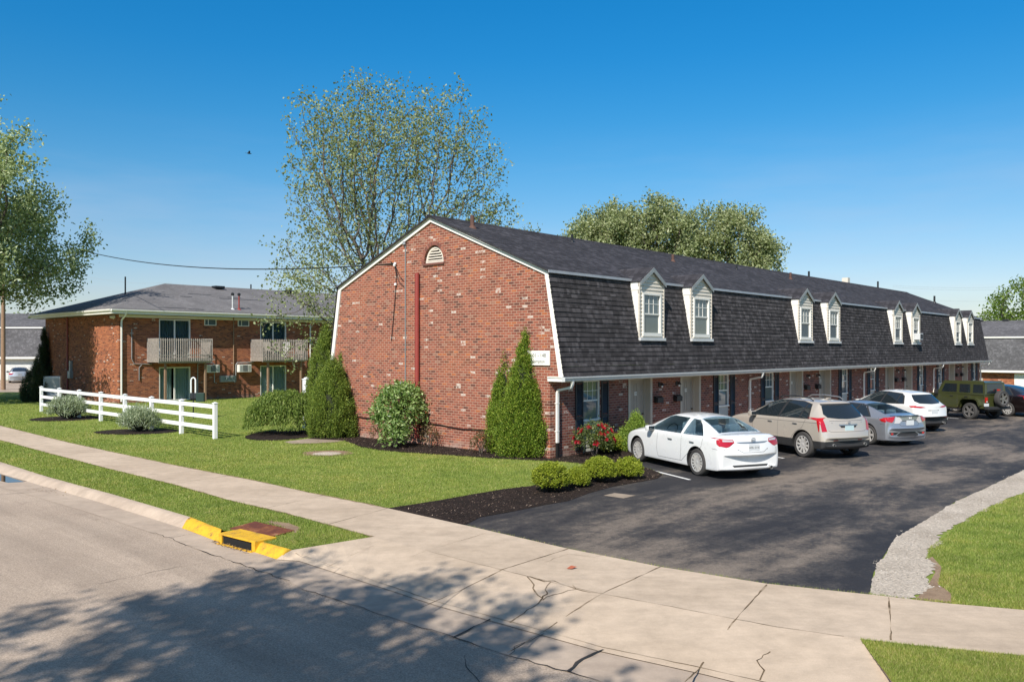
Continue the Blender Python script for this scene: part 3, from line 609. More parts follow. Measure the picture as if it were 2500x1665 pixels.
# half-round louvre with brick arch
vt = MB()
vt.prism([(4.86 + 0.46 * math.cos(a), 5.905 + 0.56 * math.sin(a)) for a in np.linspace(0, math.pi, 18)], 'x', 0.10, 0.12, 1)
ro = [(4.855 + 0.435 * math.cos(a), 5.90 + 0.52 * math.sin(a)) for a in np.linspace(0, math.pi, 24)]; ri = [(4.855 + 0.35 * math.cos(a), 5.955 + 0.41 * math.sin(a)) for a in np.linspace(math.pi, 0, 24)]
vt.prism(ro + ri, 'x', 0.055, 0.099, 0); vt.box(0.05, 0.099, 4.42, 5.29, 5.90, 5.955)
for i in range(5):
    z = 5.965 + 0.084 * i; hw = 0.35 * math.sqrt(max(0.02, 1 - ((z + 0.05 - 5.955) / 0.43) ** 2))
    vt.add([(0.035, 4.855 - hw, z), (0.035, 4.855 + hw, z), (0.095, 4.855 + hw, z + 0.05), (0.095, 4.855 - hw, z + 0.05), (0.045, 4.855 - hw, z - 0.004), (0.045, 4.855 + hw, z - 0.004)], [(0, 1, 2, 3), (4, 5, 2, 3), (0, 1, 5, 4)], 0)
vent = vt.build('gable_vent', [M['siding'], M['dark']], bld)
ar = MB()
for i in range(26):
    a0, a1 = math.pi * (i + 0.05) / 26, math.pi * (i + 0.95) / 26
    pts = [(4.86 + (0.47 + r) * math.cos(a), 5.90 + (0.57 + r) * math.sin(a)) for r, a in ((0.0, a0), (0.12, a0), (0.12, a1), (0.0, a1))]
    ar.prism(pts, 'x', -0.012, 0.03, 0)
ar.box(-0.05, 0.05, 4.36, 5.36, 5.83, 5.897, 1)
q = Mat('arch_brick', rough=0.85); g = q.n('NewGeometry'); q.color(q.ramp(g.outputs['Random Per Island'], [(0, (0.15, 0.06, 0.045)), (0.5, (0.24, 0.085, 0.06)), (1, (0.33, 0.13, 0.085))])); M['arch'] = q.m
ar.build('vent_arch', [M['arch'], M['arch']], vent)
# front wall: brick piers between full-height openings
DOORS = [(4.0, 5.22), (7.2, 8.42)]; WINS = [(1.54, 2.42), (9.84, 10.72)]
opens = sorted([(a + 12.2 * k, c + 12.2 * k) for k in range(4) for a, c in DOORS + WINS])
b = MB(); s0 = 0.25
for a, c in opens + [(BL, BL)]:
    b.box(s0, a, 0.0, 0.25, -0.15, ZE); s0 = c
b.box(0.0, 0.25, 0.004, 0.2, -0.15, 0.0)
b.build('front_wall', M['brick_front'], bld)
MB().box(0.25, BL - 0.25, TW - 0.25, TW, -0.15, ZE + 0.05).build('back_wall', M['brick'], bld)
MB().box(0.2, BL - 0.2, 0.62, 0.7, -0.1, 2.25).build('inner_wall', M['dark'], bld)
# mansard courses: each row of shingles laps the one below
rows = 21
b = MB(); x0, x1 = -0.1, BL + 0.12
lo, hi = Vector((-0.55, 2.335)), Vector((0.005, ZBK - 0.05)); dv2 = (hi - lo) / rows; nn = Vector((-dv2.y, dv2.x)).normalized()
if nn.x > 0: nn = -nn
nseg = 60
for i in range(rows):
    a = lo + dv2 * i; c = lo + dv2 * (i + 1.02); lap = nn * 0.017
    vs = []; fs = []
    for k in range(nseg + 1):
        s = x0 + (x1 - x0) * k / nseg; jz = random.uniform(-0.006, 0.006); jl_ = random.uniform(-0.004, 0.006)
        p0 = a + lap + nn * jl_
        vs += [(s, a.x, a.y + 0.004), (s, p0.x, p0.y + jz), (s, c.x, c.y)]
    for k in range(nseg):
        o = 3 * k; fs += [(o, o + 3, o + 4, o + 1), (o + 1, o + 4, o + 5, o + 2)]
    b.add(vs, fs)
man = b.build('mansard_roof', M['mansard'], bld, fix=False)
for p in man.data.polygons:
    if p.normal.y > 0.3: p.flip()
uvmap(man.data)
b = MB(); b.add([(x0, TW + 0.55, 2.335), (x1, TW + 0.55, 2.335), (x1, TW, ZBK - 0.04), (x0, TW, ZBK - 0.04)], [(0, 1, 2, 3)]); b.build('mansard_roof', M['mansard'], bld)
# upper roof slopes with thickness and a faintly wavy surface
for sg in (0, 1):
    vs = []; fs = []; nx, ny = 70, 10
    for i in range(nx + 1):
        for j in range(ny + 1):
            s = -0.14 + (BL + 0.28) * i / nx; u = j / ny; t = -0.03 + (TW / 2 + 0.03) * u; z = ZBK - 0.005 + (ZRG + 0.03 - ZBK) * u + noise.noise(Vector((s * 0.22, t * 0.5, 3 * sg))) * 0.018 * math.sin(math.pi * u)
            vs.append((s, t if sg == 0 else TW - t, z))
    for i in range(nx):
        for j in range(ny): k = i * (ny + 1) + j; fs.append((k, k + 1, k + ny + 2, k + ny + 1) if sg else (k, k + ny + 1, k + ny + 2, k + 1))
    k0 = len(vs)
    for t, z in ((-0.03, ZBK - 0.055), (TW / 2, ZRG - 0.03)):
        for s in (-0.14, BL + 0.14): vs.append((s, t if sg == 0 else TW - t, z))
    fs += [(k0, k0 + 1, nx * (ny + 1), 0), (k0 + 2, 0, ny) if False else (k0, 0, ny, k0 + 2), (k0 + 1, k0 + 3, nx * (ny + 1) + ny, nx * (ny + 1))]
    MB().add(vs, fs).build('roof', M['roof'], bld, fix=True, smooth=0.5)
b = MB(); b.prism([(TW / 2 - 0.16, ZRG - 0.035), (TW / 2, ZRG + 0.055), (TW / 2 + 0.16, ZRG - 0.035), (TW / 2, ZRG + 0.03)], 'x', -0.15, BL + 0.15); b.build('ridge_cap', M['roof'], bld)
# white rake boards on both gables, drip strip, soffit, gutter
def rake(x0, x1, name='rake_board'):
    outer = [(-0.53, 2.31), (0.02, ZBK + 0.0), (TW / 2, ZRG + 0.02), (TW - 0.02, ZBK), (TW + 0.53, 2.31)]
    inner = [(-0.36, 2.31), (0.155, ZBK - 0.115), (TW / 2, ZRG - 0.175), (TW - 0.155, ZBK - 0.115), (TW + 0.36, 2.31)]
    b = MB()
    for i in range(4):
        b.prism([outer[i], outer[i + 1], inner[i + 1], inner[i]], 'x', x0, x1)
    # thin dark gap line below the roof edge on the boards is the shadow of the shingles' overhang
    b.box(x0, x1 + 0.1, -0.55, 0.0, 2.18, 2.305) if False else None
    return b.build(name, M['white'], bld)
rake(-0.055, -0.003); rake(BL + 0.003, BL + 0.06)
b = MB(); b.prism([(-0.075, ZBK - 0.085), (-0.035, ZBK - 0.085), (-0.035, ZBK - 0.002), (-0.05, ZBK - 0.002)], 'x', -0.13, BL + 0.13); b.build('drip_edge', M['greymetal'], bld)
b = MB(); b.box(-0.05, BL + 0.05, -0.52, -0.002, 2.195, 2.215); b.box(-0.05, BL + 0.05, TW + 0.002, TW + 0.52, 2.195, 2.215); b.build('soffit', M['soffit'], bld)
b = MB(); b.box(-0.075, -0.01, -0.56, 0.03, 2.20, 2.255); b.box(-0.062, -0.01, -0.56, 0.05, 2.255, 2.325); b.box(-0.09, -0.01, -0.565, 0.035, 2.305, 2.335); b.build('cornice_return', M['white'], bld)
gprof = [(-0.545, 2.20), (-0.60, 2.20), (-0.63, 2.235), (-0.635, 2.275), (-0.665, 2.30), (-0.665, 2.33), (-0.645, 2.33), (-0.645, 2.31), (-0.615, 2.28), (-0.61, 2.24), (-0.59, 2.22), (-0.545, 2.22)]
b = MB(); b.prism(gprof, 'x', -0.15, BL + 0.55); b.box(-0.152, -0.14, -0.66, -0.545, 2.205, 2.325); b.box(BL + 0.54, BL + 0.552, -0.66, -0.545, 2.205, 2.325); b.box(-0.14, BL + 0.1, -0.548, -0.53, 2.19, 2.345)
b.build('gutter', M['gutter'], bld)
# ground-floor windows with shutters
def shutter_mesh():
    b = MB(); w_, z0, z1 = 0.37, 0.12, 2.17
    b.box(0, 0.045, -0.035, -0.004, z0, z1); b.box(w_ - 0.045, w_, -0.035, -0.004, z0, z1)
    for z in (z0, 1.05, z1 - 0.07): b.box(0.045, w_ - 0.045, -0.034, -0.004, z, z + 0.07)
    for i in range(50):
        z = z0 + 0.08 + i * 0.04
        if z > z1 - 0.1 or abs(z - 1.085) < 0.05: continue
        b.add([(0.045, -0.028, z), (w_ - 0.045, -0.028, z), (w_ - 0.045, -0.008, z + 0.036), (0.045, -0.008, z + 0.036)], [(0, 1, 2, 3)])
    return b.mesh('shutter', M['shutter'])
sh_me = shutter_mesh()
def window_parts(p, x):
    W = 0.86
    fr_ = MB(); fr_.box(0, 0.05, 0.03, 0.11, 0.96, 2.19); fr_.box(W - 0.05, W, 0.03, 0.11, 0.96, 2.19); fr_.box(0.05, W - 0.05, 0.03, 0.11, 2.13, 2.19); fr_.box(-0.005, W + 0.005, 0.0, 0.13, 0.955, 1.01)
    fr_.box(0.05, W - 0.05, 0.045, 0.085, 1.545, 1.59)
    wnd = fr_.build('window', M['white'], p, (x, 0, 0))
    MB().box(0.05, W - 0.05, 0.075, 0.079, 1.01, 2.13).build('pane', M['glass'], wnd)
    gb = MB()
    for u in (0.33, 0.67): gb.box(0.05 + (W - 0.1) * u - 0.008, 0.05 + (W - 0.1) * u + 0.008, 0.066, 0.0745, 1.59, 2.13)
    gb.box(0.05, W - 0.05, 0.0655, 0.0742, 1.85, 1.866); gb.build('glazing_bar', M['white'], wnd)
    pn = MB()
    for i in range(7): z = 0.05 + i * 0.128; pn.add([(0, 0.035, z), (W, 0.035, z), (W, 0.06, z + 0.126), (0, 0.06, z + 0.126), (0, 0.06, z), (W, 0.06, z)], [(0, 1, 2, 3), (0, 1, 5, 4)])
    pn.box(0, W, 0.062, 0.09, 0.0, 0.95); pn.build('siding_panel', M['panel'], wnd)
    return wnd
wp = window_parts(bld, WINS[0][0] + 0.01)
for k in range(4):
    for a, c in WINS:
        x = a + 12.2 * k
        if not (k == 0 and a == WINS[0][0]): dup(wp, (x + 0.01, 0, 0))
        put('shutter', sh_me, bld, (x - 0.385, 0, 0)); put('shutter', sh_me, bld, (c + 12.2 * k + 0.025, 0, 0))
# doors set back in trimmed openings
def door_parts(p, x):
    W = 1.22; d = MB()
    d.box(0.22, 1.14, 0.235, 0.28, 0.06, 2.1)
    for u0, u1, z0, z1 in ((0.32, 0.62, 1.72, 1.98), (0.74, 1.04, 1.72, 1.98), (0.32, 0.62, 0.95, 1.62), (0.74, 1.04, 0.95, 1.62), (0.32, 0.62, 0.22, 0.85), (0.74, 1.04, 0.22, 0.85)):
        for e in ((u0, u1, z0, z0 + 0.025), (u0, u1, z1 - 0.025, z1), (u0, u0 + 0.025, z0, z1), (u1 - 0.025, u1, z0, z1)): d.box(e[0], e[1], 0.225, 0.236, e[2], e[3])
    dr = d.build('door', M['door'], p, (x, 0, 0))
    f = MB(); f.box(0.0, 0.22, 0.20, 0.3, 0, 2.19); f.box(1.14, W, 0.18, 0.3, 0, 2.19); f.box(0.22, 1.14, 0.19, 0.3, 2.1, 2.19)
    f.box(0.0, 0.03, -0.02, 0.2, 0, 2.19); f.box(W - 0.03, W, -0.02, 0.18, 0, 2.19); f.box(W, W + 0.09, -0.022, -0.003, 0, 2.19); f.box(-0.09, 0.0, -0.022, -0.003, 0, 2.19)
    f.build('door_frame', M['jamb'], dr)
    h = MB(); h.lathe([(0.0, -0.06), (0.03, -0.055), (0.032, -0.035), (0.012, -0.03), (0.012, 0.0)], 12, 0, 'y', (1.06, 0.232, 0.98)); h.build('handle', M['black'], dr)
    n_ = MB(); n_.box(0.61, 0.75, 0.222, 0.2245, 1.60, 1.72); pl = n_.build('number_plate', M['white'], dr)
    MB().box(0.22, 1.14, -0.02, 0.19, 0.0, 0.055).build('threshold', M['concrete'], dr)
    return dr
def words(name, body, size, mat, parent, p, rot, ex=0.002, sub=None):
    c = bpy.data.curves.new(name, 'FONT'); c.body = body; c.size = size; c.extrude = ex; c.align_x = 'CENTER'; c.align_y = 'CENTER'; c.materials.append(mat)
    o = bpy.data.objects.new(name, c); COL.objects.link(o); o.location = p; o.rotation_euler = rot
    if parent: o.parent = parent
    return o
def text(name, body, size, mat, parent, p, rot, ex=0.0015):
    o = words(name, body, size, mat, parent, p, rot, ex); bpy.context.view_layer.update()
    me = bpy.data.meshes.new_from_object(o.evaluated_get(bpy.context.evaluated_depsgraph_get())); n = put(name, me, parent, p); n.rotation_euler = rot; nm = o.name; bpy.data.objects.remove(o); n.name = name; return n
M['ink'] = plain('sign_ink', (0.10, 0.10, 0.095), 0.6)
nums = iter(range(13, 40))
dp = None
for k in range(4):
    for a, c in DOORS:
        x = a + 12.2 * k
        if dp is None: dp = door_parts(bld, x); d = dp
        else: d = dup(dp, (x, 0, 0))
proto_d = [o for o in bld.children if o.name.startswith('door')]
for d in proto_d:
    text('door_number', str(next(nums)), 0.10, M['ink'], d, (0.68, 0.219, 1.66), (R(90), 0, 0), 0.001)
# wall boxes and lamps between each pair of doors
def mailbox_mesh():
    b = MB(); pr = [(-0.15, 0.0), (-0.02, 0.0), (-0.02, 0.2), (-0.06, 0.22), (-0.15, 0.16)]
    b.prism(pr, 'x', 0, 0.36); b.box(0.0, 0.36, -0.165, -0.148, 0.09, 0.165); b.box(0.05, 0.31, -0.02, -0.003, 0.03, 0.2); return b.mesh('mailbox', M['black'], bevel=0.006)
mbm = mailbox_mesh()
def lamp_meshes():
    b = MB(); b.box(-0.05, 0.05, -0.02, -0.002, -0.08, 0.08); b.tube([(0, -0.02, 0.02), (0, -0.08, 0.06), (0, -0.12, 0.04)], 0.012, 6)
    b.lathe([(0.0, 0.09), (0.05, 0.05), (0.075, 0.0), (0.07, -0.01)], 12, 0, 'z', (0, -0.12, -0.02)); body = b.mesh('wall_lamp', M['black'])
    b = MB(); b.lathe([(0.0, -0.07), (0.02, -0.065), (0.032, -0.04), (0.035, 0.0)], 12, 0, 'z', (0, -0.12, -0.03)); gl = b.mesh('lamp_globe', M['vinyl'], smooth=0.8)
    return body, gl
lm, lg = lamp_meshes()
for k in range(4):
    o = 12.2 * k
    for x in (5.42, 6.64): put('mailbox', mbm, bld, (o + x, 0, 1.33))
    for x in (5.75, 6.85): L_ = put('wall_lamp', lm, bld, (o + x, 0, 1.93)); put('lamp_globe', lg, L_)
# downspouts
def spout(x, parent, t_wall=-0.05, ztop=2.2, shoe=True):
    def rect(pts, w_, d_):
        b = MB(); vs = []; fs = []
        for i, p in enumerate(pts):
            p = Vector(p); dd_ = (Vector(pts[min(i + 1, len(pts) - 1)]) - Vector(pts[max(i - 1, 0)])).normalized(); sx = Vector((1, 0, 0)); ny_ = dd_.cross(sx).normalized()
            for u, v_ in ((-1, -1), (1, -1), (1, 1), (-1, 1)): vs.append(p + sx * (w_ * u) + ny_ * (d_ * v_))
        for i in range(len(pts) - 1):
            for k in range(4): fs.append((4 * i + k, 4 * i + (k + 1) % 4, 4 * i + 4 + (k + 1) % 4, 4 * i + 4 + k))
        fs += [(0, 1, 2, 3), tuple(4 * (len(pts) - 1) + k for k in range(4))]
        return b.add(vs, fs)
    b = rect([(x, -0.6, 2.22), (x, -0.595, 2.12), (x, -0.55, 2.03), (x, -0.3, 1.98), (x, -0.09, 1.94), (x, -0.06, 1.86), (x, -0.056, 1.7), (x, -0.056, 0.42)], 0.042, 0.032)
    o = b.build('downspout', M['white'], parent, smooth=0.7)
    rect([(x, -0.058, 0.44), (x, -0.06, 0.25), (x, -0.062, 0.02)], 0.046, 0.036).build('drain_boot', M['black'], o)
    br = MB()
    for z in (1.55, 0.75): br.box(x - 0.055, x + 0.055, -0.092, -0.0905, z, z + 0.03); br.box(x - 0.055, x - 0.0435, -0.09, -0.002, z, z + 0.03); br.box(x + 0.0435, x + 0.055, -0.09, -0.002, z, z + 0.03)
    br.build('strap', M['white'], o); return o
for x in (0.26, 12.3, 24.95, 37.0, BL + 0.02): spout(x, bld)
# dormers
def dormer(p, x, broken=False):
    tf = -0.345; zb_, zt_, zs_ = 3.50, 5.26, 5.70; W = 1.45
    b = MB()
    # cheeks run back into the mansard
    for xx0, xx1 in ((0.0, 0.04), (W - 0.04, W)): b.prism([(tf + 0.012, zb_ - 0.02), (tf + 0.012, zt_), (0.25, zt_), (0.25, zb_ + 1.2)], 'x', xx0, xx1, 0)
    dm = b.build('dormer', M['white'], p, (x, 0, 0))
    b = MB()                                            # lap siding on the face, leaving the window opening
    H0 = zb_ - 0.02; n_ = int((zs_ - H0) / 0.118) + 1
    wl, wr, wb_, wt = 0.20, W - 0.20, zb_ + 0.1, 4.88
    for i in range(n_):
        z0 = H0 + i * 0.118; z1 = min(z0 + 0.116, zs_ - 0.02)
        def hw(z): return 1.0 if z < zt_ else max(0.0, 1 - (z - zt_) / (zs_ - zt_))
        segs = [(0.0, W)] if z0 >= wt or z1 <= wb_ else [(0.0, wl), (wr, W)]
        for a, c in segs:
            m0, m1 = hw(z0), hw(z1); a0, c0 = W / 2 + (a - W / 2) * m0, W / 2 + (c - W / 2) * m0; a1, c1 = W / 2 + (a - W / 2) * m1, W / 2 + (c - W / 2) * m1
            b.add([(a0, tf - 0.028, z0), (c0, tf - 0.028, z0), (c1, tf - 0.002, z1), (a1, tf - 0.002, z1), (a0, tf + 0.008, z0), (c0, tf + 0.008, z0), (c1, tf + 0.008, z1), (a1, tf + 0.008, z1)],
                  [(0, 1, 2, 3), (0, 4, 5, 1), (0, 3, 7, 4), (1, 5, 6, 2)])
    b.box(0.0, W, tf + 0.009, tf + 0.03, wt, zt_); b.prism([(0, zt_), (W, zt_), (W / 2, zs_)], 'y', tf + 0.009, tf + 0.03)
    b.box(-0.012, 0.022, tf - 0.04, tf - 0.0285, H0, zt_); b.box(W - 0.022, W + 0.012, tf - 0.04, tf - 0.0285, H0, zt_)
    b.build('lap_siding', M['siding'], dm)
    b = MB(); cx_ = W / 2
    b.box(wl - 0.02, wl + 0.05, tf - 0.05, tf + 0.02, wb_, wt + 0.03); b.box(wr - 0.05, wr + 0.02, tf - 0.05, tf + 0.02, wb_, wt + 0.03); b.box(wl + 0.05, wr - 0.05, tf - 0.05, tf + 0.02, wt - 0.03, wt + 0.03); b.box(wl - 0.03, wr + 0.03, tf - 0.06, tf + 0.02, wb_ - 0.07, wb_ + 0.04)
    b.box(wl + 0.05, wr - 0.05, tf - 0.026, tf + 0.012, 4.22, 4.265); b.box(wl + 0.05, wl + 0.09, tf - 0.022, tf + 0.012, wb_ + 0.04, 4.22); b.box(wr - 0.09, wr - 0.05, tf - 0.022, tf + 0.012, wb_ + 0.04, 4.22)
    for u in (0.36, 0.64): xx = wl + 0.05 + (wr - wl - 0.1) * u; b.box(xx - 0.009, xx + 0.009, tf - 0.006, tf + 0.006, 4.265, wt - 0.03)
    b.box(wl + 0.05, wr - 0.05, tf - 0.0055, tf + 0.0055, 4.56, 4.58)
    b.build('window_frame', M['white'], dm)
    MB().box(wl + 0.04, wr - 0.04, tf + 0.0065, tf + 0.016, wb_, wt).build('pane', M['glass'], dm)
    MB().box(-0.02, W + 0.02, tf - 0.1, tf + 0.2, zb_ - 0.115, zb_ - 0.022).build('sill_flashing', M['gutter'], dm)
    # small gable roof
    b = MB(); ov = tf - 0.10; ex = 0.035; zp = zs_ + 0.06; zl_ = zt_ + 0.015
    for sg in (-1, 1):
        xe = W / 2 + sg * (W / 2 + ex)
        b.add([(xe, ov, zl_), (W / 2, ov, zp), (W / 2, 1.3, zp), (xe, 0.55, zl_), (xe, ov, zl_ - 0.03), (W / 2, ov, zp - 0.03), (W / 2, 1.3, zp - 0.03), (xe, 0.55, zl_ - 0.03)], [(0, 1, 2, 3), (4, 5, 6, 7), (0, 1, 5, 4), (0, 3, 7, 4)])
    b.build('dormer_roof', M['roof'], dm)
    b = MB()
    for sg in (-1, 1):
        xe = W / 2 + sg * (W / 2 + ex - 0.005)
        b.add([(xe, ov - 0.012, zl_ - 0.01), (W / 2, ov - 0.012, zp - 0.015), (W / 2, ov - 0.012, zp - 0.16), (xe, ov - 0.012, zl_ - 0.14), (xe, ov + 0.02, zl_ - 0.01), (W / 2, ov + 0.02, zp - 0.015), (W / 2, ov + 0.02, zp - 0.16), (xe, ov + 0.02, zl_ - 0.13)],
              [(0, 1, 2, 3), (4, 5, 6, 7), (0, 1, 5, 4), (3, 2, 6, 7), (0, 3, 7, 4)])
    b.build('verge_board', M['greymetal'], dm)  # grey instead of white: the boards' shade is put into the colour
    b = MB(); b.box(-0.012, -0.002, tf, 0.2, zt_ - 0.27, zt_ - 0.16); b.build('frieze', M['white'], dm)
    return dm
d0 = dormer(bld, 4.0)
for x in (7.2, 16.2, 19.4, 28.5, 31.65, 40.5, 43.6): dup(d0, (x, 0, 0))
# roof vents
def pipe(p, x, t, h=0.35, r=0.05, mat='black'):
    u = min(t, TW - t) / (TW / 2); z = ZBK + (ZRG - ZBK) * u
    b = MB(); b.lathe([(r, z - 0.1), (r, z + h), (r * 0.8, z + h), (r * 0.8, z)], 12, 0, 'z', (x, t, 0)); b.lathe([(r * 2.2, z - 0.06), (r * 1.5, z + 0.05), (r, z + 0.08)], 12, 0, 'z', (x, t, 0)); return b.build('vent_pipe', M[mat], p)
for a in ((1.0, 4.1, 0.42, 0.075, 'rust'), (6.6, 4.35, 0.3, 0.05, 'black'), (12.6, 3.6, 0.3, 0.06, 'rust'), (19.0, 3.9, 0.2, 0.04, 'black'), (24.5, 3.6, 0.35, 0.06, 'rust'), (30.8, 5.2, 0.5, 0.06, 'black'), (42.3, 5.0, 0.5, 0.06, 'black'), (48.1, 2.9, 0.5, 0.07, 'black')): pipe(bld, *a)
ch = MB(); ch.box(38.5, 38.9, 5.7, 6.1, 6.7, 7.95); ch.build('chimney', M['siding'], bld); MB().box(37.9, 39.7, 5.55, 6.3, 7.36, 7.42).build('chimney_cap', M['black'], bld)
# things fixed to the gable: red riser, service conduit, meter, black cable
MB().lathe([(0.0, 0.2), (0.075, 0.2), (0.075, 5.6), (0.0, 5.6)], 14, 0, 'z', (-0.085, 5.57, 0)).build('riser_pipe', M['redpipe'], bld, smooth=0.7)
b = MB(); b.tube([(-0.035, 6.22, 6.62), (-0.035, 6.22, 1.9)], 0.018, 6); b.lathe([(0.0, 0.12), (0.05, 0.1), (0.06, 0.0), (0.02, -0.02)], 10, 0, 'z', (-0.07, 6.24, 6.60)); b.build('conduit', M['greymetal'], bld)
b = MB(); b.box(-0.16, -0.003, 6.12, 6.46, 1.62, 2.02); b.lathe([(0.1, -0.2), (0.1, -0.16)], 16, 0, 'x', (0, 6.29, 1.84)); b.build('meter_box', M['greymetal'], bld, bevel=0.01)
b = MB(); b.tube([(-0.03, 7.0, 6.1), (-0.05, 6.75, 5.95), (-0.035, 6.68, 5.6), (-0.03, 6.78, 4.6), (-0.03, 6.95, 3.4)], 0.012, 5); b.tube([(-0.05, 6.7, 5.9), (-0.08, 6.45, 5.55), (-0.045, 6.3, 5.4)], 0.01, 5); b.tube([(-0.05, 6.72, 5.92), (-0.1, 6.5, 5.4), (-0.05, 6.26, 5.2)], 0.01, 5)
for t, z in ((6.72, 6.0), (6.75, 5.95), (6.7, 5.3)): b.lathe([(0, 0.05), (0.045, 0.03), (0.045, -0.03), (0, -0.05)], 8, 1, 'z', (-0.06, t, z))
b.build('service_wire', [M['black'], M['vinyl']], bld)
b = MB(); pts = [(-0.03, 9.3, 0.74)] + [(-0.03, 9.0 - 0.5 * i, 0.74 - 0.03 * math.sin(i * 1.3) - 0.008 * i) for i in range(14)] + [(-0.03, 1.6, 0.55), (-0.03, 0.3, 0.5)]; b.tube(pts, 0.016, 5); b.build('wall_cable', M['black'], bld)

# ------------------------------------------------------------------ the two-storey apartment house across the lawn
h2 = empty('apartment_house', loc(2.13, 33.84), ROT, 'two storey orange brick apartment house with grey hip roof and wooden balconies', 'apartment house')
HL, HD, HZ = 34.0, 11.5, 5.12
ops = [(2.35, 4.30), (9.10, 11.06), (18.0, 19.95)]
b = MB(); x0 = 0.0                                     # ground and upper wall, open at the patio doors
for a, c in ops: b.box(x0, a, 0, 0.25, -0.1, HZ); b.box(a, c, 0.001, 0.25, 2.07, 2.52); b.box(a, c, 0.001, 0.25, 4.95, HZ); x0 = c
b.box(x0, HL, 0, 0.25, -0.1, HZ); b.build('wall', M['brick_orange'], h2)
b = MB(); b.box(0, 0.25, 0.25, HD - 0.25, -0.1, HZ); b.box(0, HL, HD - 0.25, HD, -0.1, HZ); b.box(HL - 0.25, HL, 0.25, HD - 0.25, -0.1, HZ); b.build('wall', M['brick_orange'], h2)
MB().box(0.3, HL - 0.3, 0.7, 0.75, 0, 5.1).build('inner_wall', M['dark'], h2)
ov, zr = 0.72, 7.52
E_ = [(-ov, -ov, 5.44), (HL + ov, -ov, 5.44), (HL + ov, HD + ov, 5.44), (-ov, HD + ov, 5.44), (5.4, HD / 2, zr), (HL - 5.4, HD / 2, zr)]
b = MB(); b.add(E_ + [(x, y, z - 0.05) for x, y, z in E_[:4]], [(0, 1, 5, 4), (1, 2, 5), (2, 3, 4, 5), (3, 0, 4), (0, 1, 7, 6), (1, 2, 8, 7), (2, 3, 9, 8), (3, 0, 6, 9)])
b.build('hip_roof', M['roof_grey'], h2)
rr = random.Random(3)                                  # a few lifted shingle courses
for x, u, L in ((5.8, 0.62, 1.6), (7.6, 0.5, 3.4), (8.4, 0.56, 1.0), (4.9, 0.5, 0.8), (13.3, 0.42, 1.0), (15.0, 0.42, 1.3), (16.8, 0.41, 0.9), (18.5, 0.4, 1.2), (2.2, 0.07, 1.7), (4.0, 0.05, 1.0), (14, 0.75, 1.4)):
    y = -ov + (HD / 2 + ov) * u; z = 5.44 + (zr - 5.44) * u + 0.012; b = MB(); b.add([(x, y, z), (x + L, y, z), (x + L, y + 0.05, z + 0.02), (x, y + 0.05, z + 0.02)], [(0, 1, 2, 3)]); b.build('lifted_shingle', M['black'], h2)
b = MB(); o = ov - 0.02
for (xa, xb, ya, yb) in ((-o, HL + o, -o, -o + 0.03), (-o, HL + o, HD + o - 0.03, HD + o), (-o, -o + 0.03, -o + 0.03, HD + o - 0.03), (HL + o - 0.03, HL + o, -o + 0.03, HD + o - 0.03)): b.box(xa, xb, ya, yb, 5.14, 5.385)
b.build('fascia', M['white'], h2)
b = MB(); o2 = o - 0.03; b.add([(-o2, -o2, 5.15), (HL + o2, -o2, 5.15), (HL + o2, HD + o2, 5.15), (-o2, HD + o2, 5.15)], [(0, 1, 2, 3)]); b.build('soffit', M['soffit'], h2)
b = MB(); b.prism([(-ov - 0.09, 5.39), (-ov - 0.09, 5.33), (-ov - 0.05, 5.27), (-ov + 0.015, 5.27), (-ov + 0.015, 5.39)], 'x', -ov, HL + ov); b.prism([(-ov - 0.09, 5.39), (-ov - 0.09, 5.33), (-ov - 0.05, 5.27), (-ov + 0.015, 5.27), (-ov + 0.015, 5.39)], 'y', -ov, HD + ov); b.build('gutter', M['white'], h2)
b = MB(); b.box(0.01, HL, -0.02, -0.002, 4.97, 5.13); b.build('frieze_board', M['white'], h2)
def patio(p, x, z0, curtain):
    W, H = 1.95, 2.02 if z0 < 1 else 2.40
    b = MB(); b.box(0, 0.06, 0.0, 0.14, z0, z0 + H); b.box(W - 0.06, W, 0.0, 0.14, z0, z0 + H); b.box(0.06, W - 0.06, 0.0, 0.14, z0 + H - 0.07, z0 + H); b.box(0.06, W - 0.06, 0.0, 0.14, z0, z0 + 0.06); b.box(W / 2 - 0.04, W / 2 + 0.04, 0.03, 0.11, z0 + 0.06, z0 + H - 0.07)
    d = b.build('patio_door', M['white'], p, (x, 0, 0))
    MB().box(0.06, W - 0.06, 0.085, 0.09, z0 + 0.06, z0 + H - 0.07).build('pane', M['glass'] if not curtain else M['pane_clear'], d)
    b = MB()                                            # vertical blinds or drapes behind the glass
    for i in range(26):
        xx = 0.08 + i * 0.07; 
        if curtain == 2 and 0.42 < i / 26 < 0.5: continue
        b.add([(xx, 0.16 + 0.03 * (i % 2), z0 + 0.08), (xx + 0.066, 0.16 + 0.03 * ((i + 1) % 2), z0 + 0.08), (xx + 0.066, 0.16 + 0.03 * ((i + 1) % 2), z0 + H - 0.08), (xx, 0.16 + 0.03 * (i % 2), z0 + H - 0.08)], [(0, 1, 2, 3)])
    b.build('blind', M['curtain'] if z0 < 1 else M['blind_dark'], d); return d
q = Mat('door_pane', (0.72, 0.82, 0.82), 0.02, spec=0.6); q.b.inputs['Transmission Weight'].default_value = 1.0; q.b.inputs['IOR'].default_value = 1.08; M['pane_clear'] = q.m
M['blind_dark'] = plain('shaded_blind', (0.10, 0.13, 0.135), 0.7)
for i, (a, c) in enumerate(ops): patio(h2, a, 0.03, 2 if i == 0 else 1); patio(h2, a, 2.53, 1)
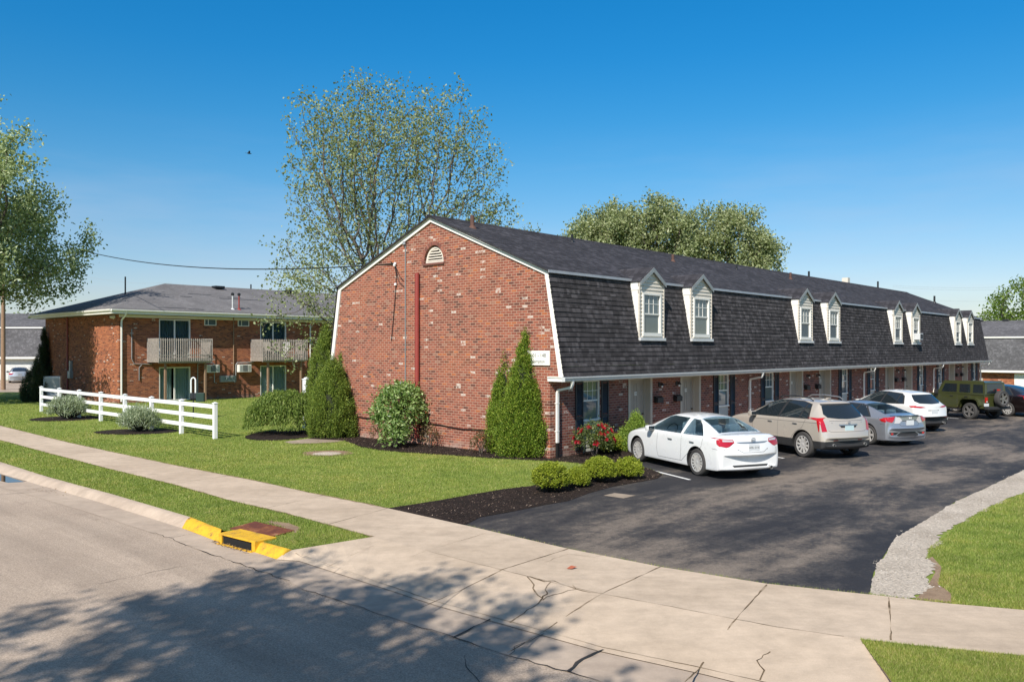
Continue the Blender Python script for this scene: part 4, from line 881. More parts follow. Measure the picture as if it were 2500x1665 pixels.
def balcony(p, x, L):
    D = 1.5; b = MB(); b.box(0, L, -D, -0.005, 2.50, 2.60); b.box(0.05, L - 0.05, -D + 0.08, -D + 0.14, 2.30, 2.499); b.box(0, 0.05, -D, -0.005, 2.36, 2.499); b.box(L - 0.05, L, -D, -0.005, 2.36, 2.499); b.box(0.05, L - 0.05, -D, -D + 0.04, 2.36, 2.499)
    o = b.build('balcony', M['wood'], p, (x, 0, 0))
    b = MB(); nb = int(L / 0.128)
    for i in range(nb + 1): xx = L * i / nb; b.box(xx - 0.02, xx + 0.02, -D - 0.045, -D - 0.005, 2.42, 3.76)
    nb = int(D / 0.125)
    for i in range(nb):
        yy = -D + 0.06 + (D - 0.08) * i / nb
        for xx in (-0.045, L + 0.005): b.box(xx, xx + 0.04, yy - 0.02, yy + 0.02, 2.42, 3.76)
    for z in (2.72, 3.62): b.box(0.0, L, -D - 0.003, -D + 0.036, z, z + 0.085); b.box(0, 0.036, -D + 0.04, -0.005, z, z + 0.085); b.box(L - 0.036, L, -D + 0.04, -0.005, z, z + 0.085)
    b.build('railing', M['wood'], o)
    for xx in (0.5, L - 0.33): MB().box(xx - 0.055, xx + 0.055, -D + 0.16, -D + 0.27, 0, 2.499).build('post', M['post'], o)
    return o
balcony(h2, 1.62, 3.3); balcony(h2, 8.38, 3.3); balcony(h2, 17.3, 3.3)
def highwin(p, x):
    b = MB(); W = 0.8
    for e in ((0, 0.05, 4.6, 5.03), (W - 0.05, W, 4.6, 5.03), (0.05, W - 0.05, 4.98, 5.03), (0.05, W - 0.05, 4.6, 4.65), (0.24, 0.28, 4.65, 4.98)): b.box(e[0], e[1], -0.03, -0.002, e[2], e[3])
    o = b.build('window', M['white'], p, (x, 0, 0)); MB().box(0.05, W - 0.05, -0.014, -0.004, 4.65, 4.98).build('pane', M['glass'], o); return o
w1 = highwin(h2, 5.2); dup(w1, (7.48, 0, 0)); dup(w1, (15.0, 0, 0))
def aircon(x, z, label, W=0.86):
    o = empty('air_conditioner', h2.matrix_world @ Vector((0, 0, 0)) if False else loc(2.13 + x, 33.84, z), ROT, label, 'air conditioner', 'wall air conditioners')
    b = MB(); b.box(0, W, -0.34, -0.004, 0, 0.48); b.build('housing', M['white'], o, bevel=0.012)
    b = MB()
    for i in range(9): b.box(0.28, W - 0.28, -0.353, -0.3405, 0.06 + i * 0.042, 0.082 + i * 0.042)
    for i in range(7):
        for xa in (0.05, W - 0.23): b.box(xa, xa + 0.18, -0.349, -0.3405, 0.07 + i * 0.052, 0.092 + i * 0.052)
    b.build('grille', M['greymetal'], o); MB().box(0.26, W - 0.26, -0.342, -0.3403, 0.05, 0.44).build('coil', M['black'], o); return o
aircon(5.2, 1.67, 'white wall air conditioner beside the post of the balcony nearest the house corner')
aircon(7.4, 1.66, 'white wall air conditioner right of the row of electric meters')
wa = empty('air_conditioner', loc(31.65 + 0.38, -0.33, 3.66), ROT, 'small window air conditioner hanging out of the sixth dormer window', 'air conditioner')
MB().box(0, 0.56, -0.36, 0.02, 0, 0.36).build('housing', M['gutter'], wa, bevel=0.012); MB().box(0.05, 0.51, -0.366, -0.3605, 0.05, 0.31).build('grille', M['black'], wa)
b = MB(); b.box(6.2, 7.22, -0.18, -0.003, 1.05, 1.45); b.build('meter_box', M['greymetal'], h2, bevel=0.01)
for i in range(4): MB().lathe([(0.0, -0.28), (0.08, -0.27), (0.09, -0.19), (0.1, -0.181)], 14, 0, 'y', (6.42 + 0.2 * i, 0, 1.26)).build('meter_dial', M['pane_clear'], bpy.data.objects['meter_box'] if False else [o for o in h2.children if o.name.startswith('meter_box')][0])
b = MB(); b.tube([(7.16, -0.06, 1.4), (7.16, -0.06, 5.14)], 0.035, 8); b.build('riser_pipe', M['post'], h2)
b = MB(); b.tube([(6.0, -0.05, 1.0), (5.85, -0.05, 1.05), (5.85, -0.05, 2.15), (5.75, -0.05, 2.28), (4.9, -0.05, 2.28), (4.75, -0.05, 2.2), (4.75, -0.05, 0.1)], 0.03, 6); b.build('conduit', M['greymetal'], h2)
b = MB(); b.tube([(7.2, -0.05, 1.0), (7.32, -0.05, 1.05), (7.32, -0.05, 2.12), (7.42, -0.05, 2.26), (8.6, -0.05, 2.28)], 0.035, 6); b.build('conduit', M['greymetal'], h2)
b = MB(); b.tube([(0.72, -0.04, 4.3), (0.72, -0.04, 2.55), (0.85, -0.04, 2.28), (1.9, -0.04, 2.24)], 0.025, 6); b.build('conduit', M['greymetal'], h2)
b = MB(); b.tube([(1.15, -0.04, 1.3), (1.15, -0.04, 2.05), (1.3, -0.04, 2.2)], 0.025, 6); b.build('conduit', M['greymetal'], h2)
b = MB(); b.tube([(0.12, -ov - 0.02, 5.28), (0.12, -ov + 0.05, 5.1), (0.12, -0.1, 4.8), (0.12, -0.07, 4.6), (0.12, -0.07, 0.1)], 0.052, 8); b.build('downspout', M['white'], h2, smooth=0.7)
b = MB(); b.tube([(12.9, -ov - 0.02, 5.28), (12.9, -0.1, 4.85), (12.9, -0.07, 0.1)], 0.045, 8); b.build('downspout', M['white'], h2, smooth=0.7)
b = MB(); b.tube([(-0.06, 7.55, 0.0), (-0.06, 7.55, 5.3)], 0.05, 8); b.build('riser_pipe', M['redpipe'], h2)
b = MB(); b.box(-0.2, -0.003, 6.75, 7.15, 1.3, 1.75); b.box(-0.14, -0.003, 6.85, 7.05, 1.75, 2.4); b.build('meter_box', M['greymetal'], h2)
b = MB(); b.lathe([(0.06, 0), (0.11, 0.2), (0.12, 0.22)], 10, 0, 'x', (-0.3, 0.5, 4.98)); b.box(-0.12, -0.02, 0.42, 0.58, 4.92, 5.08); b.build('floodlight', M['white'], h2)
for x, m in ((7.15, 'gutter'), (7.6, 'redpipe')):
    b = MB(); b.tube([(x, 0.05, 5.55), (x, 0.05, 6.6)], 0.045, 8); b.lathe([(0.0, 6.75), (0.1, 6.7), (0.1, 6.58), (0.05, 6.55)], 10, 1, 'z', (x, 0.05, 0)); b.lathe([(0.2, 5.6), (0.06, 5.75)], 10, 0, 'z', (x, 0.05, 0)); b.build('service_mast', [M[m], M['black']], h2)
for x, y in ((8.6, 5.4), (14.3, 5.5)): MB().box(x, x + 0.7, y - 0.5, y + 0.05, 7.36, 7.52).build('roof_vent', M['black'], h2)
for x, y in ((11.9, 5.9), (14.9, 5.9), (3.0, 6.2)): MB().lathe([(0.05, 6.4), (0.05, 7.85), (0.0, 7.85)], 8, 0, 'z', (x, y, 0)).build('vent_pipe', M['black'], h2)
# chairs out on the right-hand balcony
def patio_chair(x, label, mat):
    o = empty('patio_chair', loc(2.13 + x, 33.84 - 0.75, 2.601), ROT + R(180) + random.uniform(-0.3, 0.3), label, 'chair', 'chairs on the balcony')
    MB().box(-0.25, 0.25, -0.25, 0.25, 0.40, 0.44).build('seat', mat, o, bevel=0.01)
    b = MB()
    for i in range(6): xx = -0.24 + 0.085 * i; b.box(xx, xx + 0.065, -0.28, -0.25, 0.45, 0.98)
    b.box(-0.26, 0.26, -0.29, -0.245, 0.93, 1.0); b.build('backrest', mat, o)
    for sx in (-1, 1):
        for sy in (-1, 1): MB().box(sx * 0.23 - 0.02, sx * 0.23 + 0.02, sy * 0.23 - 0.02, sy * 0.23 + 0.02, 0, 0.40).build('leg', mat, o)
        MB().box(sx * 0.27 - 0.03, sx * 0.27 + 0.03, -0.27, 0.25, 0.62, 0.66).build('armrest', mat, o)
    return o
M['beige'] = plain('beige_plastic', (0.50, 0.45, 0.38), 0.6)
patio_chair(9.2, 'beige patio chair facing in at the left end of the balcony', M['beige'])
patio_chair(9.95, 'brown patio chair in the middle of the far balcony', M['wood'])
patio_chair(10.75, 'white patio chair at the right of the far balcony', M['white'])

# ------------------------------------------------------------------ houses at the edges of the view
def gambrel(name, p, rz, L, label, wall, ro, man_, z0=0.0, D=10.0):
    o = empty(name, p, rz, label, 'apartment building')
    b = MB(); b.box(0, L, 0, 0.25, z0, 2.25); b.box(0, L, D - 0.25, D, z0, 2.25); pr = [(0.25, z0), (D - 0.25, z0), (D - 0.25, 2.2), (D + 0.2, 2.4), (D - 0.1, 5.3), (D / 2, 6.9), (0.1, 5.3), (-0.2, 2.4), (0.25, 2.2)]
    b.prism(pr, 'x', 0, 0.25); b.prism(pr, 'x', L - 0.25, L); b.build('wall', wall, o)
    b = MB(); b.add([(-0.1, -0.5, 2.35), (L + 0.1, -0.5, 2.35), (L + 0.1, 0, 5.3), (-0.1, 0, 5.3)], [(0, 1, 2, 3)]); b.add([(-0.1, D + 0.5, 2.35), (L + 0.1, D + 0.5, 2.35), (L + 0.1, D, 5.3), (-0.1, D, 5.3)], [(0, 1, 2, 3)]); b.build('mansard_roof', man_, o)
    b = MB(); b.add([(-0.12, -0.05, 5.38), (L + 0.12, -0.05, 5.38), (L + 0.12, D / 2, 7.0), (-0.12, D / 2, 7.0)], [(0, 1, 2, 3)]); b.add([(-0.12, D + 0.05, 5.38), (L + 0.12, D + 0.05, 5.38), (L + 0.12, D / 2, 7.0), (-0.12, D / 2, 7.0)], [(0, 1, 2, 3)]); b.build('roof', ro, o)
    b = MB(); b.box(-0.15, L + 0.15, -0.12, -0.03, 5.26, 5.39); b.box(-0.15, L + 0.15, -0.62, -0.02, 2.16, 2.345); b.build('trim', M['white'], o)
    return o
M['roof_mid'] = shingle('mid_grey_shingle', (0.115, 0.112, 0.118), 0.144, 0.34, 0.2, 0.6)
M['pale_wall'] = plain('pale_painted_wall', (0.55, 0.55, 0.54), 0.7)
rb = gambrel('apartment_building', loc(67.5, 16, -1.12), ROT - R(90), 46, 'grey roofed brick building closing off the far end of the car park', M['brick_orange'], M['roof_mid'], M['roof_mid'])
def part_at(o, name, x0, x1, z0, z1, m, y=-0.03): return MB().box(x0, x1, y, -0.004, z0, z1).build(name, m, o)
for i in range(3): part_at(rb, 'garage_door', 14.5 + 9 * i, 16.9 + 9 * i, 0, 2.05, M['white'])
for x in (9.2, 9.9): part_at(rb, 'meter_box', x, x + 0.5, 0.95, 1.45, M['siding'], -0.15)
part_at(rb, 'meter_box', 10.8, 12.0, 0.85, 1.6, M['jamb'], -0.2)
for i in range(7): b = MB(); b.box(6 + 2.2 * i, 6.5 + 2.2 * i, 4.7, 5.0, 6.9, 7.12); b.build('roof_vent', M['black'], rb)
b = MB(); b.lathe([(0.22, 5.45), (0.2, 5.75), (0.06, 5.8), (0.05, 6.15)], 10, 0, 'z', (8.4, 0.5, 0)); b.build('vent_pipe', M['black'], rb)
lbg = gambrel('apartment_building', (-78, 85, 0), 0, 30, 'grey roofed low building behind the silver car at the far left', M['pale_wall'], M['roof_mid'], M['roof_mid'])
for i in range(4): part_at(lbg, 'garage_door', 5 + 5.5 * i, 8.2 + 5.5 * i, 0, 2.05, M['vinyl'])

# ------------------------------------------------------------------ white post-and-rail fence
F0, F1 = at(101, 1005), at(525, 1071.5)
fe = empty('rail_fence', F0, math.atan2(F1.y - F0.y, F1.x - F0.x), 'white vinyl three rail fence along the lawn by the pavement', 'fence')
FL = (F1 - F0).length
for i in range(8):
    x = FL * i / 7; b = MB(); b.box(x - 0.065, x + 0.065, -0.065, 0.065, -0.1, 1.23); po = b.build('post', M['vinyl'], fe, bevel=0.008)
    b = MB(); b.box(x - 0.08, x + 0.08, -0.08, 0.08, 1.231, 1.25); b.add([(x - 0.075, -0.075, 1.25), (x + 0.075, -0.075, 1.25), (x + 0.075, 0.075, 1.25), (x - 0.075, 0.075, 1.25), (x, 0, 1.285)], [(0, 1, 4), (1, 2, 4), (2, 3, 4), (3, 0, 4)]); b.build('cap', M['vinyl'], po)
for i in range(7):
    for z in (0.30, 0.68, 1.05): MB().box(FL * i / 7 + 0.066, FL * (i + 1) / 7 - 0.066, -0.022, 0.022, z, z + 0.14).build('rail', M['vinyl'], fe, bevel=0.006)
# tall white post behind the arborvitae, pet waste post, transformer box, pole, wire, bird
wp_ = empty('gate_post', at(749, 1046), ROT, 'tall white vinyl post behind the left arborvitae clump', 'post')
MB().box(-0.12, 0.12, -0.12, 0.12, 0, 1.92).build('shaft', M['vinyl'], wp_, bevel=0.01); b = MB(); b.box(-0.14, 0.14, -0.14, 0.14, 1.921, 1.95); b.lathe([(0.13, 1.95), (0.1, 2.0), (0.0, 2.03)], 16, 0, 'z'); b.build('cap', M['vinyl'], wp_)
pw = empty('pet_waste_post', at(472, 1021), 0, 'thin black pet waste post with white hoop top behind the fence', 'post')
MB().tube([(0, 0, 0), (0, 0, 1.15)], 0.03, 8).build('pole', M['black'], pw); MB().tube([(-0.1, 0, 1.15), (-0.1, 0, 1.72), (-0.07, 0, 1.80), (0, 0, 1.84), (0.07, 0, 1.80), (0.1, 0, 1.72), (0.1, 0, 1.15)], 0.035, 8).build('hoop', M['vinyl'], pw)
q = plain('dark_green_plastic', (0.015, 0.04, 0.03), 0.5); b = MB(); b.box(0.14, 0.5, -0.08, 0.08, 0.75, 1.15); b.build('bag_box', q, pw, bevel=0.01); MB().box(-0.11, 0.14, -0.02, 0.02, 0.9, 1.15).build('sign_panel', M['shutter'], pw)
tb = empty('transformer_box', atd(129, 981, 50.0), 0.35, 'grey transformer box beside the brick wall behind the fence', 'utility box')
tb.location.z = 0
MB().box(-0.45, 0.45, -0.35, 0.35, 0.3, 1.5).build('cabinet', M['gutter'], tb, bevel=0.03); MB().box(-0.4, 0.4, -0.365, -0.351, 0.5, 1.4).build('door', M['greymetal'], tb); MB().box(-0.5, 0.5, -0.4, 0.4, 0, 0.3).build('plinth', M['slab'], tb)
pole_p = atd(8, 952, 63.9); pole_p.z = 0
up = empty('utility_pole', pole_p, 0.3, 'brown wooden utility pole at the far left beside the silver car', 'utility pole')
MB().lathe([(0.17, 0), (0.12, 13.6), (0.0, 13.6)], 12, 0, 'z').build('shaft', M['post'], up, smooth=0.8)
MB().box(-1.1, 1.1, -0.06, 0.06, 12.8, 12.92).build('crossarm', M['post'], up)
for x in (-0.95, -0.5, 0.95): MB().lathe([(0.03, 12.92), (0.06, 13.0), (0.04, 13.1), (0, 13.12)], 8, 0, 'z', (x, 0, 0)).build('insulator', M['greymetal'], up)
A = loc(-0.05, 6.72, 6.0); B_ = Vector((pole_p.x, pole_p.y, 13.0))
pts = []
for i in range(41): u = i / 40; p = A.lerp(B_, u); p.z -= 4 * 1.4 * u * (1 - u); pts.append(p)
w_ = MB().tube(pts, 0.022, 6).build('power_line', M['black']); tag(w_, 'black service wire sagging from the pole to the brick gable', 'wire')
for i, (a, c, lab) in enumerate((((2180, 697, 110), (2600, 690, 110), 'upper faint wire crossing the sky above the far roof end'), ((2180, 701, 111), (2600, 698, 111), 'middle faint wire crossing the sky above the far roof end'), ((2200, 728, 112), (2600, 726, 112), 'lower faint wire crossing the sky above the far roof end'), ((180, 668, 100), (420, 690, 100), 'faint wire in the sky left of the hip roof'))):
    A, B_ = atd(*a), atd(*c); pts = [A.lerp(B_, k / 12) - Vector((0, 0, 0.5 * 4 * (k / 12) * (1 - k / 12))) for k in range(13)]
    w_ = MB().tube(pts, 0.012, 4).build('power_line', M['greymetal']); tag(w_, lab, 'wire', 'thin wires across the sky')
bd = empty('bird', atd(608, 375, 60), 0.5, 'small dark bird flying in the open sky', 'bird')
b = MB(); b.lathe([(0.0, -0.17), (0.02, -0.15), (0.045, -0.06), (0.05, 0.03), (0.03, 0.12), (0.025, 0.15), (0.0, 0.19)], 8, 0, 'x'); b.add([(0.05, 0.02, 0.02), (-0.05, 0.02, 0.02), (-0.09, 0.2, 0.1), (-0.02, 0.32, 0.13), (0.06, 0.18, 0.1), (0.05, 0.02, 0.035)], [(0, 1, 2, 3, 4), (5, 4, 3, 2, 1)]); b.add([(0.05, -0.02, 0.02), (-0.05, -0.02, 0.02), (-0.09, -0.2, 0.1), (-0.02, -0.32, 0.13), (0.06, -0.18, 0.1)], [(0, 1, 2, 3, 4)]); b.add([(-0.13, 0.0, 0.0), (-0.28, 0.05, 0), (-0.28, -0.05, 0)], [(0, 1, 2)]); b.build('body', M['black'], bd)
# sign on the gable
sg = empty('building_sign', loc(-0.03, 0.40, 2.86), ROT, 'cream address sign lettered in grey at the gable corner behind the arborvitae', 'sign')
MB().box(-0.02, 0.02, -0.42, 0.42, -0.21, 0.21).build('board', M['white'], sg, bevel=0.006)
text('lettering', '101 - 148', 0.15, M['ink'], sg, (-0.0225, 0, 0.07), (R(90), 0, R(-90)))
text('lettering', 'Hampton', 0.13, M['ink'], sg, (-0.0225, 0, -0.10), (R(90), 0, R(-90)))

# ------------------------------------------------------------------ trees and shrubs
def colonize(att, start, D=0.35, di=2.5, dk=0.6, iters=160, up=0.04, jit=0.10, seed=1):
    rs = np.random.default_rng(seed); nodes = [np.array(p, float) for p in start]; par = [-1] + list(range(len(start) - 1))
    att = np.array(att, float); near = np.zeros(len(att), int); nd = np.full(len(att), 1e9)
    def upd(k0):
        for k in range(k0, len(nodes)):
            d = np.linalg.norm(att - nodes[k], axis=1); m = d < nd; nd[m] = d[m]; near[m] = k
    upd(0); alive = np.ones(len(att), bool); shoots = {}
    for it in range(iters):
        act = alive & (nd < di)
        if not act.any():
            if not alive.any(): break
            act = alive & (nd <= nd[alive].min() + 0.2)
        k0 = len(nodes)
        for k in np.unique(near[act]):
            v = att[act & (near == k)] - nodes[k]; v = (v / np.linalg.norm(v, axis=1)[:, None]).sum(0); L = np.linalg.norm(v)
            if L < 1e-6: continue
            v = v / L + np.array([0, 0, up]) + rs.normal(0, jit, 3); v /= np.linalg.norm(v)
            if any(v @ q > 0.88 for q in shoots.get(int(k), ())): alive &= ~(near == k); continue
            shoots.setdefault(int(k), []).append(v); nodes.append(nodes[k] + v * D); par.append(int(k))
        if len(nodes) == k0:
            if not alive.any(): break
            nd[~alive] = 0; continue
        a2 = att; upd(k0); alive &= nd > dk
        nd[~alive] = 0
        if len(nodes) > 9000: break
    return np.array(nodes), np.array(par)
def limb_mesh(name, nodes, par, mat, rtip=0.008, ex=2.2, rmax=None, sides=6):
    n = len(nodes); kids = np.zeros(n, int); acc = np.zeros(n)
    for i in range(n - 1, -1, -1):
        if acc[i] == 0: acc[i] = rtip ** ex
        if par[i] >= 0: acc[par[i]] += acc[i]; kids[par[i]] += 1
    r = acc ** (1 / ex)
    if rmax: r = np.where(r > rtip, rtip + (r - rtip) * (rmax - rtip) / max(1e-6, r[0] - rtip), r)
    ii = np.where(par >= 0)[0]; a = nodes[par[ii]]; c = nodes[ii]; d = c - a; d /= np.linalg.norm(d, axis=1)[:, None] + 1e-9
    ref = np.where(np.abs(d[:, 2:3]) < 0.9, np.array([[0, 0, 1.0]]), np.array([[1.0, 0, 0]])); x = np.cross(d, ref); x /= np.linalg.norm(x, axis=1)[:, None]; y = np.cross(d, x)
    ra = np.minimum(r[par[ii]], r[ii] * 1.6); rc = r[ii]; ang = np.arange(sides) * 2 * np.pi / sides
    ca, sa = np.cos(ang)[None, :, None], np.sin(ang)[None, :, None]; o = x[:, None, :] * ca + y[:, None, :] * sa
    va = a[:, None, :] + o * ra[:, None, None]; vc = (c + d * rc[:, None] * 0.3)[:, None, :] + o * rc[:, None, None]
    vs = np.concatenate([va, vc], 1).reshape(-1, 3); base = (np.arange(len(ii)) * 2 * sides)[:, None]; k = np.arange(sides)[None, :]; k2 = (k + 1) % sides
    f = np.stack([base + k, base + k2, base + sides + k2, base + sides + k], 2).reshape(-1, 4)
    return npmesh(name, vs, f, mat, True), r, kids
def leaf_mesh(name, cen, nrm, axis, L, W, mat, fold=0.15):
    n = len(cen); b = np.cross(nrm, axis); b /= np.linalg.norm(b, axis=1)[:, None] + 1e-9; L = np.broadcast_to(L, n)[:, None]; W = np.broadcast_to(W, n)[:, None]
    v = np.stack([cen - axis * L * 0.5, cen + b * W * 0.5 + nrm * W * fold, cen + axis * L * 0.5, cen - b * W * 0.5 + nrm * W * fold], 1)
    return npmesh(name, v.reshape(-1, 3), np.arange(n * 4).reshape(n, 4), mat)
def unit(v): return v / (np.linalg.norm(v, axis=1)[:, None] + 1e-9)
def scatter_leaves(name, tips, per, rad, L, W, mat, droop=0.2, seed=3, flat=0.5):
    rs = np.random.default_rng(seed); n = len(tips) * per; c = np.repeat(tips, per, 0) + rs.normal(0, 1, (n, 3)) * rad
    nr = unit(rs.normal(0, 1, (n, 3)) * np.array([1, 1, 0.7]) + np.array([0, 0, flat])); ax = unit(np.cross(nr, rs.normal(0, 1, (n, 3)))); ax[:, 2] -= droop; ax = unit(ax)
    s = rs.uniform(0.6, 1.3, n); return leaf_mesh(name, c, nr, ax, L * s, W * s, mat)
def ball_points(balls, N, seed=1, shell=0.0, K=0, sig=0.8):
    rs = np.random.default_rng(seed)
    if K:                                               # attractors gathered in clumps, so the crown has lobes and gaps
        c = ball_points(balls, K, seed + 100, 0.25); n = len(c); m = N // n; s = rs.uniform(0.6, 1.3, n) * sig
        return np.concatenate([c[i] + rs.normal(0, 1, (m, 3)) * s[i] * np.array([1, 1, 0.8]) for i in range(n)] + [ball_points(balls, N // 5, seed + 7)])
    vol = np.array([b[1][0] * b[1][1] * b[1][2] for b in balls]); out = []
    for (c, r), m in zip(balls, (vol / vol.sum() * N).astype(int)):
        d = unit(rs.normal(0, 1, (m, 3))); u = rs.uniform(shell, 1, m) ** (1 / 3); out.append(np.array(c) + d * np.array(r) * u[:, None])
    return np.concatenate(out)
def tree(name, p, balls, natt, start, label, bark, leafm, D, di, dk, per, rad, L, W, rmax, rtip=0.008, seed=1, up=0.04, jit=0.1, tipr=1.6, group=None, shell=0.0, droop=0.2, flat=0.5, K=0, sig=0.8):
    o = empty(name, p, 0, label, 'tree', group); att = ball_points(balls, natt, seed, shell, K, sig); att = att[att[:, 2] > 1.5]
    nodes, par = colonize(att, start, D, di, dk, seed=seed, up=up, jit=jit); me, r, kids = limb_mesh('trunk', nodes, par, bark, rtip, rmax=rmax); put('trunk', me, o)
    tips = nodes[r < rtip * tipr]; put('crown', scatter_leaves('crown', tips, per, rad, L, W, leafm, droop, seed, flat), o); print(name, len(nodes), len(tips) * per); return o
M['leaf_bud'] = leaf_mat('pale_new_leaf', [(0.0, (0.137, 0.172, 0.067)), (0.45, (0.234, 0.276, 0.113)), (0.8, (0.372, 0.419, 0.209)), (1.0, (0.495, 0.538, 0.344))], 0.4)
M['leaf_silver'] = leaf_mat('silver_maple_leaf', [(0.0, (0.173, 0.228, 0.104)), (0.5, (0.294, 0.370, 0.173)), (0.85, (0.481, 0.550, 0.309)), (1.0, (0.893, 0.961, 0.687))], 0.35)
M['leaf_olive'] = leaf_mat('olive_maple_leaf', [(0.0, (0.158, 0.195, 0.084)), (0.5, (0.260, 0.307, 0.133)), (0.85, (0.391, 0.428, 0.223)), (1.0, (0.557, 0.576, 0.372))], 0.35)
M['leaf_bright'] = leaf_mat('bright_leaf', [(0.0, (0.091, 0.156, 0.026)), (0.5, (0.169, 0.260, 0.046)), (1.0, (0.286, 0.364, 0.091))], 0.45)
# sparse budding tree rising behind the gable
bt = Vector((-6.3, 41.0, 0))
tree('deciduous_tree', bt, [((0.5, 0, 11.0), (4.9, 4.2, 5.2)), ((-2.4, 0, 7.2), (2.4, 2.6, 3.8)), ((3.9, 0.5, 8.2), (2.6, 3, 3.2)), ((-0.3, 0, 12.9), (3.4, 3.0, 3.8)), ((-2.4, -1.0, 5.2), (1.4, 1.4, 1.8))], 5200,
     [(0.05 * k, 0.02 * k, 0.5 * k) for k in range(9)], 'tall sparse tree with pale budding leaves rising behind the brick gable', M['bark'], M['leaf_bud'], 0.25, 2.2, 0.33, 8, 0.19, 0.13, 0.10, 0.26, 0.0055, 11, 0.0, 0.12, 1.75, K=85, sig=0.85)
tree('deciduous_tree', (-32.2, 46, 0), [((-0.4, 0, 11.2), (5.8, 5.4, 4.2)), ((1.4, 3.0, 8.8), (4.6, 3.4, 3.2)), ((-2, 0, 8.0), (5.2, 5, 3.2)), ((0.6, 3.4, 7.2), (4.2, 2.6, 1.8)), ((0.0, -1, 13.4), (3.9, 3.6, 2.4))], 2600,
     [(0, 0, 0.5 * k) for k in range(6)], 'big dense silver leaved maple cut off by the left edge', M['bark'], M['leaf_silver'], 0.38, 3.0, 0.6, 62, 0.32, 0.20, 0.12, 0.42, 0.012, 5, 0.02, 0.12, 1.9, K=70, sig=1.05)
def from_view(p, Y, L): return [((atd(px, py, Y) - Vector(p)).to_tuple(), (r / FPX * Y * 1.05, r / FPX * Y * 0.9, r / FPX * Y)) for px, py, r in L]
for i, (px, Y, L, lab) in enumerate(((1610, 82, [(1600, 575, 76), (1632, 535, 48), (1655, 600, 52), (1560, 560, 52), (1575, 630, 60), (1640, 645, 50)], 'middle and tallest of the olive trees showing above the black roof'),
                          (1480, 84, [(1495, 570, 50), (1455, 595, 46), (1412, 602, 30), (1530, 590, 50), (1440, 600, 40), (1480, 640, 60)], 'left and lowest of the olive trees showing above the black roof'),
                          (1785, 83, [(1790, 585, 64), (1738, 568, 46), (1842, 620, 48), (1782, 550, 38), (1730, 620, 46), (1868, 640, 26), (1800, 640, 60)], 'right hand round olive tree showing above the black roof'))):
    p = atd(px, 900, Y); p.z = -1.1
    tree('deciduous_tree', p, from_view(p, Y, L), 1000, [(0, 0, 0.6 * k) for k in range(12)], lab, M['bark'], M['leaf_olive'], 0.45, 6.0, 0.7, 85, 0.40, 0.27, 0.16, 0.36, 0.015, 20 + i, 0.03, 0.12, 1.9, 'trees beyond the long black roof', K=46, sig=0.9)
tree('deciduous_tree', (61, 97, -1.1), [((0, 0, 8), (6, 5, 5)), ((3.5, 0, 11), (5, 4, 4.5)), ((-4, 0, 6.5), (3.5, 3, 3))], 700, [(0, 0, 0.6 * k) for k in range(6)], 'bright green tree behind the grey building at the right edge', M['bark'], M['leaf_bright'], 0.6, 4, 0.9, 40, 0.45, 0.32, 0.2, 0.4, 0.015, 31, 0.03, 0.12, 1.9)
for i, (x, y, s, lab) in enumerate(((-84, 150, 1.0, 'distant green tree showing over the far left roof'), (-100, 160, 1.3, 'distant dark tree behind the left maple'), (-74, 155, 0.8, 'small distant tree beside the hip roof corner'))):
    tree('deciduous_tree', (x, y, 0), [((0, 0, 5 * s), (6 * s, 5, 4.2 * s)), ((4, 0, 4.5 * s), (4, 4, 3.2 * s))], 160, [(0, 0, 0.6 * k) for k in range(4)], lab, M['bark'], M['leaf_silver'], 0.8, 5, 1.4, 30, 0.7, 0.55, 0.35, 0.3, 0.02, 40 + i, group='distant trees on the left')
# the street tree behind the camera whose crown shades the street
tree('deciduous_tree', (-8.2, -4.6, ZR), [((0, 0, 9.0), (4.4, 4.2, 4.2)), ((-1.5, 0, 10.4), (3.0, 2.8, 2.6)), ((2.6, 0.3, 9.6), (2.6, 2.6, 2.4)), ((-3.8, 0, 8.2), (2.8, 2.6, 2.4))], 1400, [(0, 0, 0.5 * k) for k in range(9)], 'street tree behind the camera shading the road', M['bark'], M['leaf_silver'], 0.36, 3, 0.6, 75, 0.26, 0.17, 0.12, 0.3, 0.012, 50, 0.03, 0.12, 1.9, K=46, sig=0.8)

